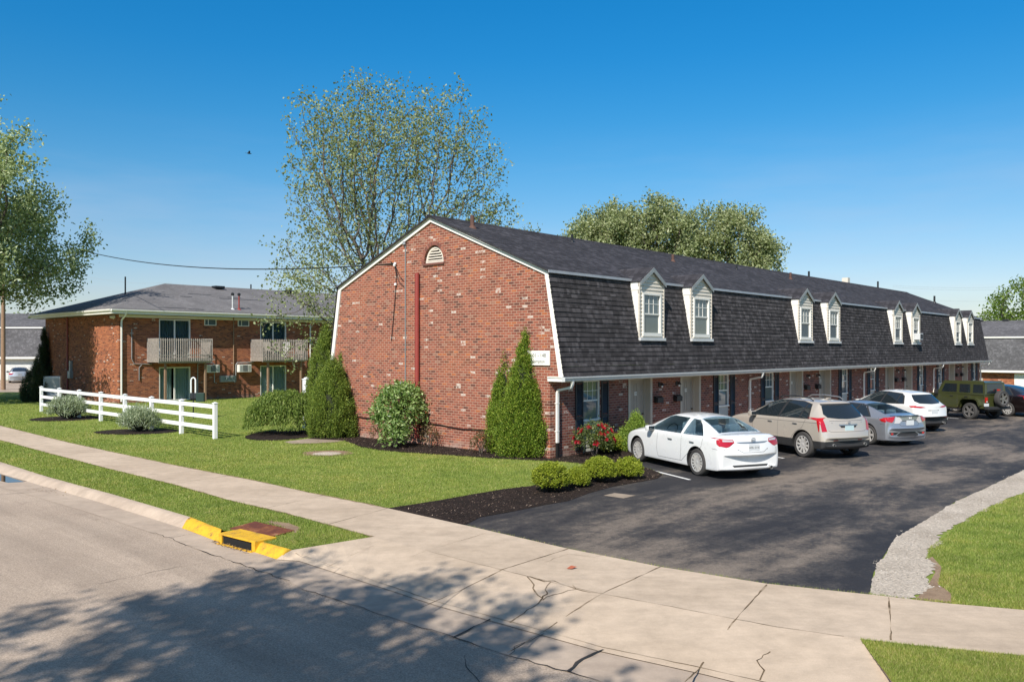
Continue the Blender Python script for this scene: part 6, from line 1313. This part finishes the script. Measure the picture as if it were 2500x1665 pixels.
    if cab:
        for bx in cab['seats']: b = MB(); b.box(*bx); b.build('seat', M['seat'], c, bevel=0.05, smooth=0.9)
        b = MB(); b.lathe([(0.18, -0.012), (0.192, 0.0), (0.18, 0.012), (0.168, 0.0), (0.18, -0.012)], 24, 0, 'x', (0, 0, 0)); o = b.build('steering_wheel', M['black'], c, cab['wheel']); o.rotation_euler = (0, R(-22), 0)
    return c
FW = (0.43, 0.90)
SEDAN = [(-1.095, 0.18, 0.60, 0.595, 0.72, 0.57, 0.78, 0.30, 0.85), (-1.075, 0.17, 0.73, 0.725, 0.71, 0.68, 0.81, 0.27, 0.15), (-1.02, 0.13, 0.88, 0.875, 0.70, 0.80, 0.845, 0.25, 0.1), (-0.985, 0.15, 1.045, 1.03, 0.68, 0.93, 0.86, 0.24, 0.55), (-0.88, 0.10, 1.075, 1.06, 0.68, 0.955, 0.872, 0.22, 0.3),
         (-0.55, 0.04, 1.09, 1.065, 0.675, 0.965, 0.885, 0.21, 0.55), (-0.02, 0.0, 1.31, 1.265, 0.605, 0.965, 0.90, 0.21, 0), (0.42, 0, 1.435, 1.375, 0.575, 0.955, 0.905, 0.21, 0.25), (1.05, 0, 1.475, 1.415, 0.57, 0.945, 0.91, 0.21, 0), (1.55, 0, 1.455, 1.395, 0.57, 0.94, 0.91, 0.21, 0.2), (2.05, 0, 1.27, 1.22, 0.61, 0.93, 0.91, 0.21, 0),
         (2.62, 0, 1.01, 0.985, 0.69, 0.91, 0.90, 0.21, 0.4), (2.95, 0, 0.965, 0.935, 0.69, 0.87, 0.895, 0.21, 0), (3.35, -0.06, 0.88, 0.85, 0.67, 0.78, 0.87, 0.22, 0), (3.62, -0.18, 0.74, 0.715, 0.6, 0.64, 0.82, 0.24, 0.2), (3.735, -0.3, 0.56, 0.55, 0.55, 0.48, 0.74, 0.27, 0.2)]
side_s = [[(-0.22, 1.0), (0.585, 0.985), (0.56, 1.355), (0.30, 1.335), (0.10, 1.235)], [(0.70, 0.985), (2.18, 0.975), (2.02, 1.09), (1.62, 1.335), (1.40, 1.375), (0.72, 1.365)]]
SED = dict(side=side_s, dlo=[[(-0.30, 0.985), (2.34, 0.955), (2.06, 1.11), (1.64, 1.36), (1.40, 1.395), (0.60, 1.385), (0.28, 1.36), (0.06, 1.255)]],
   rear=([(-0.50, -0.60), (-0.02, -0.535), (0.33, -0.49), (0.36, 0), (0.33, 0.49), (-0.02, 0.535), (-0.50, 0.60), (-0.54, 0)], 'z'), front=([(1.62, -0.5), (2.5, -0.62), (2.57, 0), (2.5, 0.62), (1.62, 0.5), (1.58, 0)], 'z'), rglass=M['cclear'],
   lamps=[('tail_light', 'red', 'r', [(0.845, 0.99), (0.52, 0.965), (0.49, 0.895), (0.67, 0.885), (0.63, 0.80), (0.70, 0.78), (0.845, 0.81)], 0.006), ('tail_light', 'red', 'y', [(-0.89, 0.975), (-0.76, 0.95), (-0.79, 0.86), (-0.88, 0.80)], 0.007), ('reverse_light', 'clear', 'r', [(0.77, 0.963), (0.535, 0.95), (0.515, 0.912), (0.77, 0.915)], 0.010)],
   panels=[('trim_strip', 'chrome', 'r', [(-0.47, 0.905), (0.47, 0.905), (0.36, 0.872), (0, 0.86), (-0.36, 0.872)], 0.008), ('bumper_insert', 'plastic', 'r', [(-0.52, 0.35), (0.52, 0.35), (0.48, 0.30), (-0.48, 0.30)], 0.006)],
   seams=[[(0.63, 0.94), (0.64, 0.45), (0.68, 0.32)], [(1.72, 0.92), (1.76, 0.5), (1.7, 0.30), (0.62, 0.31), (0.30, 0.55), (-0.20, 0.72), (-0.26, 0.95)], [(-1.02, 0.72), (-0.62, 0.74)]], rseams=[[(-0.44, 0.74), (-0.30, 0.66), (0.30, 0.66), (0.44, 0.74)]],
   handles=[(0.05 + 0.12, 0.82), (1.12, 0.81)], hm='chrome', mirror=(2.02, 0.98, 1.0), plate=(0, 0.775, 'HML 5116', 'plate', 'ink'), pipes=[-0.55], pz=0.27)
cabin = dict(cuts=[([(0.42, 1.345), (1.45, 1.345), (2.15, 1.0), (2.15, 0.6), (-0.5, 0.6), (-0.5, 1.0), (-0.1, 1.16)], 'y', -0.50, 0.50), ([(-0.50, -0.57), (0.32, -0.475), (0.32, 0.475), (-0.50, 0.57)], 'z', 0.95, 1.6), (side_s[0], 'y', -1.2, 1.2), (side_s[1], 'y', -1.2, 1.2)],
   seats=[(0.02, 0.24, 0.10, 0.42, 0.95, 1.19), (0.02, 0.24, -0.42, -0.10, 0.95, 1.19), (1.0, 1.18, 0.14, 0.50, 0.62, 1.22), (1.0, 1.18, -0.50, -0.14, 0.62, 1.22), (0.98, 1.10, 0.22, 0.42, 1.215, 1.36), (0.98, 1.10, -0.42, -0.22, 1.215, 1.36)], wheel=(1.85, 0.34, 0.93))
M['cside'] = M['cclear']
S1 = dict(SED); S1['cabin'] = cabin; S1['glass'] = M['cclear']; S1['dlo'] = []
c1 = car('sedan', 'white four door sedan parked first in the row beside the boxwoods', (0.04, -4.74), FW, SEDAN, M['p_white'], 2.775, 1.575, 0.335, 'cap', S1)
# emblem on the boot lid
def emblem(c, x, y, z, r, mat='chrome'):
    b = MB()
    for (rx, rz) in ((r, r * 0.68), (r * 0.42, r * 0.6)):
        pts = [(x, y + rx * math.cos(a), z + rz * math.sin(a)) for a in np.linspace(0, 2 * math.pi, 21)]; b.tube(pts, r * 0.11, 5, cap=False)
    b.build('emblem', M[mat], c)
emblem(c1, -1.035, 0, 0.955, 0.062)
SUVR = [(-0.95, 0.16, 0.62, 0.61, 0.74, 0.56, 0.80, 0.40, 0.85), (-0.92, 0.18, 0.77, 0.765, 0.75, 0.70, 0.84, 0.34, 0.15), (-0.86, 0.16, 0.84, 0.835, 0.75, 0.79, 0.875, 0.31, 0.3), (-0.80, 0.15, 1.12, 1.11, 0.74, 1.05, 0.885, 0.30, 0.2), (-0.70, 0.12, 1.24, 1.225, 0.715, 1.10, 0.89, 0.30, 0.3), (-0.42, 0.10, 1.55, 1.525, 0.63, 1.11, 0.90, 0.29, 0.2), (-0.36, 0.10, 1.615, 1.58, 0.615, 1.11, 0.905, 0.28, 0.4),
        (0.1, 0, 1.66, 1.61, 0.61, 1.10, 0.92, 0.28, 0), (0.8, 0, 1.685, 1.63, 0.605, 1.08, 0.935, 0.28, 0), (1.45, 0, 1.655, 1.60, 0.60, 1.065, 0.94, 0.28, 0.2), (2.0, 0, 1.44, 1.385, 0.64, 1.05, 0.94, 0.28, 0), (2.62, 0, 1.15, 1.12, 0.72, 1.03, 0.93, 0.28, 0.4), (3.0, 0, 1.10, 1.07, 0.72, 1.0, 0.925, 0.28, 0), (3.45, -0.08, 1.02, 0.99, 0.7, 0.92, 0.90, 0.3, 0), (3.75, -0.22, 0.86, 0.83, 0.62, 0.75, 0.85, 0.32, 0.2), (3.88, -0.34, 0.64, 0.62, 0.56, 0.54, 0.76, 0.34, 0.2)]
SUV = dict(side=[[(-0.16, 1.14), (0.14, 1.14), (0.04, 1.535), (-0.08, 1.50)], [(0.18, 1.14), (0.98, 1.125), (0.86, 1.585), (0.30, 1.575), (0.08, 1.545)], [(1.06, 1.12), (2.28, 1.10), (2.05, 1.24), (1.62, 1.49), (1.36, 1.565), (0.96, 1.585)]],
   dlo=[[(-0.24, 1.12), (2.42, 1.08), (2.08, 1.26), (1.64, 1.515), (1.36, 1.59), (0.9, 1.61), (0.3, 1.6), (-0.10, 1.53)]],
   rear=([(-0.57, 1.50), (0.57, 1.50), (0.68, 1.27), (0.62, 1.18), (0.3, 1.145), (0, 1.135), (-0.3, 1.145), (-0.62, 1.18), (-0.68, 1.27)], 'r'), front=([(1.55, -0.52), (2.5, -0.64), (2.56, 0), (2.5, 0.64), (1.55, 0.52), (1.5, 0)], 'z'),
   lamps=[('tail_light', 'red', 'r', [(0.885, 1.17), (0.775, 1.16), (0.72, 0.80), (0.86, 0.79)], 0.008), ('tail_light', 'red', 'y', [(-0.645, 1.18), (-0.50, 1.16), (-0.55, 1.02), (-0.62, 0.79), (-0.65, 0.79)], 0.008), ('reflector', 'red', 'r', [(0.36, 0.56), (0.52, 0.56), (0.52, 0.535), (0.36, 0.535)], 0.014)],
   clad=0.52, panels=[ ('trim_strip', 'chrome', 'r', [(-0.34, 0.99), (0.34, 0.99), (0.32, 0.955), (-0.32, 0.955)], 0.016), ('plate_recess', 'plastic', 'r', [(-0.30, 0.953), (0.30, 0.953), (0.27, 0.90), (-0.27, 0.90)], 0.004), ('spoiler_shadow', 'plastic', 'r', [(-0.58, 1.545), (0.58, 1.545), (0.58, 1.505), (-0.58, 1.505)], 0.012)],
   seams=[[(1.02, 1.08), (1.04, 0.48)], [(2.16, 1.05), (2.2, 0.6), (2.1, 0.48)], [(0.50, 0.48), (0.30, 0.72), (0.02, 0.86), (-0.1, 1.1)], [(-0.75, 1.03), (2.1, 0.99)]], rseams=[[(-0.68, 0.83), (-0.62, 0.79), (0.62, 0.79), (0.68, 0.83)], [(-0.6, 1.09), (0.6, 1.09)]],
   handles=[(0.30, 0.965), (1.36, 0.955)], mirror=(2.10, 1.04, 1.12), plate=(0, 0.875, '', 'plate_teal', 'ink'), pipes=[0.52, -0.62], pz=0.41)
c2 = car('suv', 'champagne beige crossover wagon with roof rails and tall red tail lamps', (5.21, -5.24), FW, SUVR, M['p_beige'], 2.807, 1.62, 0.37, 'seven' if False else 'ten', SUV, 'SUV', Wd=0.235)
for sg in (-1, 1):
    b = MB(); b.tube([(-0.05, sg * 0.56, 1.625), (0.1, sg * 0.56, 1.70), (0.7, sg * 0.555, 1.735), (1.25, sg * 0.55, 1.705), (1.4, sg * 0.55, 1.635)], 0.018, 6); b.build('roof_rail', M['plastic'] if sg > 0 else M['chrome'], c2)
b = MB(); b.add([(0.35, -0.42, 1.683), (1.25, -0.42, 1.676), (1.25, 0.42, 1.676), (0.35, 0.42, 1.683)], [(0, 1, 2, 3)]); 
b = MB(); b.prism([(-0.14, 1.70), (0.02, 1.70), (0.06, 1.66), (-0.02, 1.65)], 'y', -0.02, 0.02); b.build('antenna_fin', M['p_beige'], c2)
emblem(c2, -0.845, 0, 1.04, 0.05)
COUPE = [(-0.93, 0.16, 0.58, 0.575, 0.70, 0.53, 0.76, 0.34, 0.85), (-0.89, 0.17, 0.70, 0.695, 0.71, 0.62, 0.80, 0.26, 0.15), (-0.86, 0.14, 0.84, 0.835, 0.70, 0.76, 0.84, 0.22, 0.2), (-0.87, 0.18, 0.985, 0.965, 0.66, 0.87, 0.86, 0.2, 0.6), (-0.70, 0.10, 0.985, 0.97, 0.66, 0.895, 0.875, 0.19, 0.3), (-0.45, 0.04, 1.03, 1.0, 0.64, 0.90, 0.885, 0.19, 0.3), (0.05, 0, 1.20, 1.15, 0.585, 0.90, 0.89, 0.19, 0), (0.55, 0, 1.335, 1.28, 0.55, 0.895, 0.895, 0.19, 0.25),
         (1.05, 0, 1.39, 1.33, 0.545, 0.885, 0.90, 0.19, 0), (1.5, 0, 1.37, 1.31, 0.55, 0.88, 0.90, 0.19, 0.2), (2.0, 0, 1.18, 1.13, 0.60, 0.87, 0.90, 0.19, 0), (2.55, 0, 0.96, 0.93, 0.68, 0.85, 0.89, 0.19, 0.4), (2.9, 0, 0.90, 0.87, 0.68, 0.81, 0.885, 0.19, 0), (3.3, -0.08, 0.80, 0.77, 0.65, 0.7, 0.86, 0.2, 0), (3.5, -0.2, 0.68, 0.66, 0.58, 0.58, 0.8, 0.22, 0.2), (3.58, -0.3, 0.52, 0.5, 0.52, 0.45, 0.72, 0.25, 0.2)]
CPE = dict(side=[[(-0.02, 0.93), (0.66, 0.925), (0.62, 1.265), (0.40, 1.215)], [(0.72, 0.92), (2.1, 0.90), (1.94, 1.02), (1.58, 1.25), (1.36, 1.29), (0.68, 1.275)]], dlo=[[(-0.10, 0.915), (2.22, 0.885), (1.96, 1.05), (1.6, 1.275), (1.36, 1.312), (0.62, 1.295), (0.36, 1.235)]],
   rear=([(-0.40, -0.575), (0.1, -0.52), (0.50, -0.47), (0.54, 0), (0.50, 0.47), (0.1, 0.52), (-0.40, 0.575), (-0.44, 0)], 'z'), front=([(1.55, -0.48), (2.42, -0.6), (2.48, 0), (2.42, 0.6), (1.55, 0.48), (1.5, 0)], 'z'), rglass=M['cclear'],
   lamps=[('tail_light', 'red', 'r', [(0.84, 0.91), (0.66, 0.945), (0.54, 0.965), (0.60, 0.83), (0.66, 0.77), (0.84, 0.81)], 0.007), ('tail_light', 'red', 'y', [(-0.70, 0.93), (-0.46, 0.865), (-0.56, 0.80), (-0.70, 0.78)], 0.007), ('reverse_light', 'clear', 'r', [(0.53, 0.955), (0.40, 0.945), (0.30, 0.84), (0.42, 0.74), (0.60, 0.745), (0.56, 0.83)], 0.008), ('reflector', 'red', 'r', [(0.62, 0.44), (0.72, 0.44), (0.72, 0.38), (0.62, 0.38)], 0.012)],
   panels=[('spoiler_edge', 'plastic', 'r', [(-0.60, 0.975), (0.60, 0.975), (0.60, 0.94), (0, 0.955), (-0.60, 0.94)], 0.010), ('bumper_insert', 'plastic', 'r', [(-0.78, 0.455), (0.78, 0.455), (0.70, 0.37), (0.46, 0.37), (0.38, 0.30), (-0.38, 0.30), (-0.46, 0.37), (-0.70, 0.37)], 0.006), ('bumper_trim', 'p_silver', 'r', [(0.46, 0.38), (0.30, 0.46), (0.36, 0.46), (0.54, 0.36)], 0.012), ('bumper_trim', 'p_silver', 'r', [(-0.46, 0.38), (-0.30, 0.46), (-0.36, 0.46), (-0.54, 0.36)], 0.012), ('plate_recess', 'gap', 'r', [(-0.30, 0.835), (0.30, 0.835), (0.30, 0.81), (-0.30, 0.81)], 0.004)],
   seams=[[(0.66, 0.9), (0.70, 0.4), (0.6, 0.28), (1.75, 0.28), (1.85, 0.5), (1.8, 0.86)], [(-0.88, 0.70), (-0.5, 0.72)]], rseams=[[(-0.44, 0.75), (-0.36, 0.66), (0.36, 0.66), (0.44, 0.75)]], handles=[(0.88, 0.80)], hm='p_silver', mirror=(1.95, 0.97, 0.93), plate=(0, 0.755, '', 'plate', 'ink'), pipes=[], pz=0.3)
ccab = dict(cuts=[([(0.6, 1.25), (1.4, 1.25), (2.05, 0.93), (2.05, 0.55), (-0.42, 0.55), (-0.4, 0.93), (0.0, 1.06)], 'y', -0.46, 0.46), ([(-0.40, -0.54), (0.49, -0.455), (0.49, 0.455), (-0.40, 0.54)], 'z', 0.9, 1.5)], seats=[(0.05, 0.22, 0.1, 0.40, 0.85, 1.08), (0.05, 0.22, -0.40, -0.10, 0.85, 1.08), (0.9, 1.08, 0.15, 0.48, 0.55, 1.22), (0.9, 1.08, -0.48, -0.15, 0.55, 1.22)], wheel=(1.75, 0.34, 0.85))
CPE['cabin'] = ccab
c3 = car('coupe', 'silver grey two door coupe with black boot spoiler and dark wheels', (9.77, -5.51), FW, COUPE, M['p_silver'], 2.70, 1.56, 0.325, 'five', CPE)
b = MB()
for y in (-0.035, 0.035): b.prism([(y - 0.012, 0.88), (y + 0.012, 0.88), (y + 0.012 + 0.006 * (1 if y > 0 else -1), 0.935), (y - 0.012 + 0.006 * (1 if y > 0 else -1), 0.935)], 'x', -0.885, -0.87)
b.box(-0.885, -0.87, -0.023, 0.023, 0.9, 0.916); b.build('emblem', M['vinyl'], c3)
CROSS = [(-0.86, 0.16, 0.60, 0.595, 0.70, 0.54, 0.77, 0.38, 0.85), (-0.82, 0.18, 0.72, 0.715, 0.71, 0.66, 0.81, 0.32, 0.15), (-0.76, 0.15, 0.86, 0.855, 0.70, 0.80, 0.845, 0.29, 0.2), (-0.74, 0.15, 1.02, 1.01, 0.68, 0.95, 0.855, 0.28, 0.3), (-0.62, 0.12, 1.10, 1.085, 0.66, 0.99, 0.86, 0.28, 0.3), (-0.28, 0.08, 1.40, 1.37, 0.58, 1.02, 0.865, 0.28, 0.2), (-0.24, 0.06, 1.475, 1.435, 0.565, 1.03, 0.868, 0.27, 0.4), (0.2, 0, 1.535, 1.48, 0.56, 1.02, 0.875, 0.27, 0), (0.8, 0, 1.57, 1.51, 0.555, 1.0, 0.88, 0.27, 0),
         (1.35, 0, 1.54, 1.48, 0.56, 0.985, 0.885, 0.27, 0.2), (1.9, 0, 1.32, 1.27, 0.60, 0.97, 0.885, 0.27, 0), (2.45, 0, 1.06, 1.03, 0.68, 0.95, 0.88, 0.27, 0.4), (2.85, 0, 1.01, 0.98, 0.68, 0.91, 0.875, 0.27, 0), (3.2, -0.08, 0.93, 0.9, 0.65, 0.82, 0.85, 0.28, 0), (3.43, -0.2, 0.78, 0.75, 0.58, 0.66, 0.8, 0.3, 0.2), (3.53, -0.3, 0.58, 0.56, 0.52, 0.5, 0.72, 0.32, 0.2)]
CRS = dict(side=[[(-0.10, 1.08), (0.22, 1.06), (0.16, 1.40), (0.02, 1.33)], [(0.26, 1.055), (0.92, 1.04), (0.82, 1.46), (0.20, 1.42)], [(0.99, 1.035), (2.1, 1.01), (1.9, 1.14), (1.5, 1.38), (1.28, 1.455), (0.90, 1.465)]], dlo=[[(-0.18, 1.06), (2.22, 0.99), (1.92, 1.17), (1.52, 1.405), (1.28, 1.48), (0.82, 1.485), (0.16, 1.44), (-0.02, 1.35)]],
   rear=([(-0.52, 1.40), (0.52, 1.40), (0.62, 1.16), (0.5, 1.085), (0, 1.06), (-0.5, 1.085), (-0.62, 1.16)], 'r'), front=([(1.42, -0.48), (2.32, -0.6), (2.4, 0), (2.32, 0.6), (1.42, 0.48), (1.38, 0)], 'z'),
   lamps=[('tail_light', 'red', 'r', [(0.80, 1.0), (0.52, 0.985), (0.34, 0.945), (0.56, 0.925), (0.80, 0.945)], 0.007), ('tail_light', 'red', 'y', [(-0.60, 1.01), (-0.40, 1.0), (-0.48, 0.955), (-0.60, 0.945)], 0.007), ('reflector', 'red', 'r', [(0.34, 0.60), (0.70, 0.60), (0.70, 0.575), (0.34, 0.575)], 0.014)],
   clad=0.46, panels=[('bumper_cladding', 'plastic', 'r', [(-0.86, 0.61), (0.86, 0.61), (0.86, 0.46), (-0.86, 0.46)], 0.008), ('side_cladding', 'plastic', 'y', [(-0.56, 0.60), (-0.40, 0.60), (-0.40, 0.46), (-0.56, 0.46)], 0.008), ('plate_recess', 'gap', 'r', [(-0.28, 0.845), (0.28, 0.845), (0.26, 0.82), (-0.26, 0.82)], 0.006)],
   seams=[[(0.95, 1.0), (0.98, 0.45)], [(2.0, 0.97), (2.03, 0.5)]], rseams=[], handles=[(0.35, 0.90), (1.25, 0.885)], hm='p_pearl', mirror=(1.95, 0.96, 1.06), plate=(0, 0.765, '', 'plate', 'ink'), pipes=[0.52, -0.52], pz=0.36)
c4 = car('crossover', 'pearl white small crossover with black lower bumper behind the grey coupe', (14.94, -4.9), FW, CROSS, M['p_pearl'], 2.655, 1.565, 0.345, 'seven', CRS, 'SUV')
SM = dict(SED); SM['rglass'] = M['cglass']; SM['plate'] = (0, 0.775, '', 'plate', 'ink')
sp = st(at(2463, 1016)); c5 = car('sedan', 'dark maroon sedan half out of frame beyond the olive off-road car', sp, FW, SEDAN, M['p_maroon'], 2.775, 1.575, 0.335, 'ten', SM)
SL = dict(SM); SL['plate'] = (0, 0.775, '', 'p_light', 'ink')
q = at(24, 935); c6 = car('sedan', 'silver sedan parked beside the utility pole at the far left', q, (-0.52, 0.86), SEDAN, M['p_light'], 2.775, 1.575, 0.335, 'ten', SL, group=None, world=True)
# olive off-road car, boxy, spare wheel on the tailgate
f = (U * FW[0] + V * FW[1]).normalized(); left = Vector((-f.y, f.x, 0)); jp = loc(23.03, -5.36) - left * 0.70
jk = empty('off_road_car', jp, math.atan2(f.y, f.x), 'boxy olive green off-road car with spare wheel on its tailgate', 'SUV', 'cars parked outside the brick building'); jk.scale = (0.89, 0.89, 0.89)
b = MB(); b.prism([(-0.74, 0.58), (-0.46, 0.58), (-0.46, 0.9), (-0.34, 1.02), (0.34, 1.02), (0.48, 0.88), (0.62, 0.56), (2.22, 0.56), (2.30, 0.92), (2.42, 1.0), (2.42, 1.20), (1.95, 1.24), (-0.74, 1.24)], 'y', -0.76, 0.76)
tub = b.build('body', M['p_olive'], jk, bevel=0.025, smooth=0.6)
b = MB(); b.add([(1.96, -0.72, 1.2), (3.42, -0.56, 1.12), (3.42, 0.56, 1.12), (1.96, 0.72, 1.2), (1.96, -0.74, 0.7), (3.42, -0.58, 0.62), (3.42, 0.58, 0.62), (1.96, 0.74, 0.7)], [(0, 1, 2, 3), (4, 7, 6, 5), (0, 4, 5, 1), (1, 5, 6, 2), (2, 6, 7, 3), (3, 7, 4, 0)]); b.build('hood', M['p_olive'], jk, bevel=0.04, smooth=0.6)
b = MB(); b.prism([(-0.74, 1.245), (2.0, 1.245), (1.72, 1.80), (1.62, 1.86), (-0.60, 1.88), (-0.70, 1.82)], 'y', -0.70, 0.70)
b.v = [(x, y * (1 - 0.07 * (z - 1.245) / 0.6), z) for x, y, z in b.v]; ht = b.build('hardtop', M['p_olive'], jk, bevel=0.035, smooth=0.6)
fb = BVHTree.FromPolygons([v.co.copy() for v in ht.data.vertices], [tuple(p.vertices) for p in ht.data.polygons])
for ax in 'yY':
    for pl_ in ([(-0.62, 1.32), (-0.04, 1.32), (-0.06, 1.74), (-0.58, 1.74)], [(0.10, 1.32), (0.72, 1.32), (0.72, 1.74), (0.12, 1.74)], [(0.88, 1.32), (1.78, 1.32), (1.58, 1.74), (0.88, 1.74)]): panel('window', jk, fb, [pl_], ax, 0.006, M['cglass'], 0.2)
panel('rear_window', jk, fb, [[(-0.58, 1.30), (0.58, 1.30), (0.55, 1.77), (-0.55, 1.77)]], 'r', 0.006, M['cglass'], 0.2); panel('windshield', jk, fb, [[(-0.6, 1.3), (0.6, 1.3), (0.56, 1.76), (-0.56, 1.76)]], 'f', 0.006, M['cglass'], 0.2)
for x, sg in ((0, 1), (0, -1), (2.947, 1), (2.947, -1)):
    add_wheel(jk, x, sg * 0.79, 0.41, 0.265, 'dark_five', 0.3)
    b = MB(); ang_ = [(-0.60, 0.72), (-0.50, 0.98), (-0.36, 1.06), (0.36, 1.06), (0.52, 0.95), (0.66, 0.66)]
    lo_ = [(px * 0.93, pz - 0.05) for px, pz in ang_]; pr = [(x + a, c) for a, c in ang_] + [(x + a, c) for a, c in lo_[::-1]]; b.prism(pr, 'y', min(sg * 0.70, sg * 0.95), max(sg * 0.70, sg * 0.95)); b.build('wheel_arch', M['p_olive'], jk, bevel=0.015)
b = MB(); b.box(-0.98, -0.755, -0.80, 0.80, 0.52, 0.66); b.build('bumper', M['plastic'], jk, bevel=0.03)
b = MB(); b.box(0.6, 2.3, 0.72, 0.86, 0.44, 0.50); b.box(0.75, 0.8, 0.6, 0.72, 0.46, 0.58); b.box(2.1, 2.15, 0.6, 0.72, 0.46, 0.58); b.build('side_step', M['plastic'], jk, bevel=0.01)
for sg in (-1, 1):
    b = MB(); b.box(-0.80, -0.742, sg * 0.66 - 0.07, sg * 0.66 + 0.07, 0.86, 1.12); b.build('tail_light', M['red'], jk, bevel=0.012); MB().box(-0.806, -0.8005, sg * 0.66 - 0.045, sg * 0.66 + 0.045, 0.88, 0.94).build('reverse_light', M['clear'], jk)
    b = MB(); b.box(1.86, 1.98, sg * 0.92 - 0.1, sg * 0.92 + 0.1, 1.2, 1.42); b.build('side_mirror', M['plastic'], jk, bevel=0.03)
    for x in (0.28, 1.12): y = sg * 0.775; MB().box(x - 0.08, x + 0.08, y - 0.014, y + 0.014, 1.10, 1.14).build('door_handle', M['plastic'], jk, bevel=0.005)
    for x in (0.80, 1.88, 0.06): b = MB(); b.box(x - 0.006, x + 0.006, sg * 0.7605 - 0.001, sg * 0.7605 + 0.001, 0.62, 1.22); b.build('panel_gap', M['gap'], jk)
MB().box(-0.80, -0.742, 0.52, 0.80, 0.68, 0.82).build('number_plate', M['plate'], jk, bevel=0.004)
b = MB(); b.box(-0.90, -0.745, -0.25, 0.05, 0.85, 1.2); b.build('spare_carrier', M['plastic'], jk)
ty, rm = wheel_meshes(0.41, 0.265, 'dark_five'); sw = empty('spare_wheel', (-0.99, -0.12, 1.05)); sw.parent = jk; sw.rotation_euler = (0, 0, R(90)); put('tyre', ty, sw); put('rim', rm, sw)
b = MB(); b.box(-0.86, -0.80, -0.2, -0.04, 1.44, 1.52); b.build('brake_light', M['red'], jk)
b = MB(); b.box(-0.7, 3.4, -0.5, 0.5, 0.42, 0.60); b.build('chassis', M['plastic'], jk)
b = MB(); b.box(3.40, 3.46, -0.5, 0.5, 0.7, 1.08); b.build('grille', M['plastic'], jk)
b = MB(); b.box(3.5, 3.68, -0.78, 0.78, 0.5, 0.66); b.build('bumper', M['plastic'], jk, bevel=0.03)
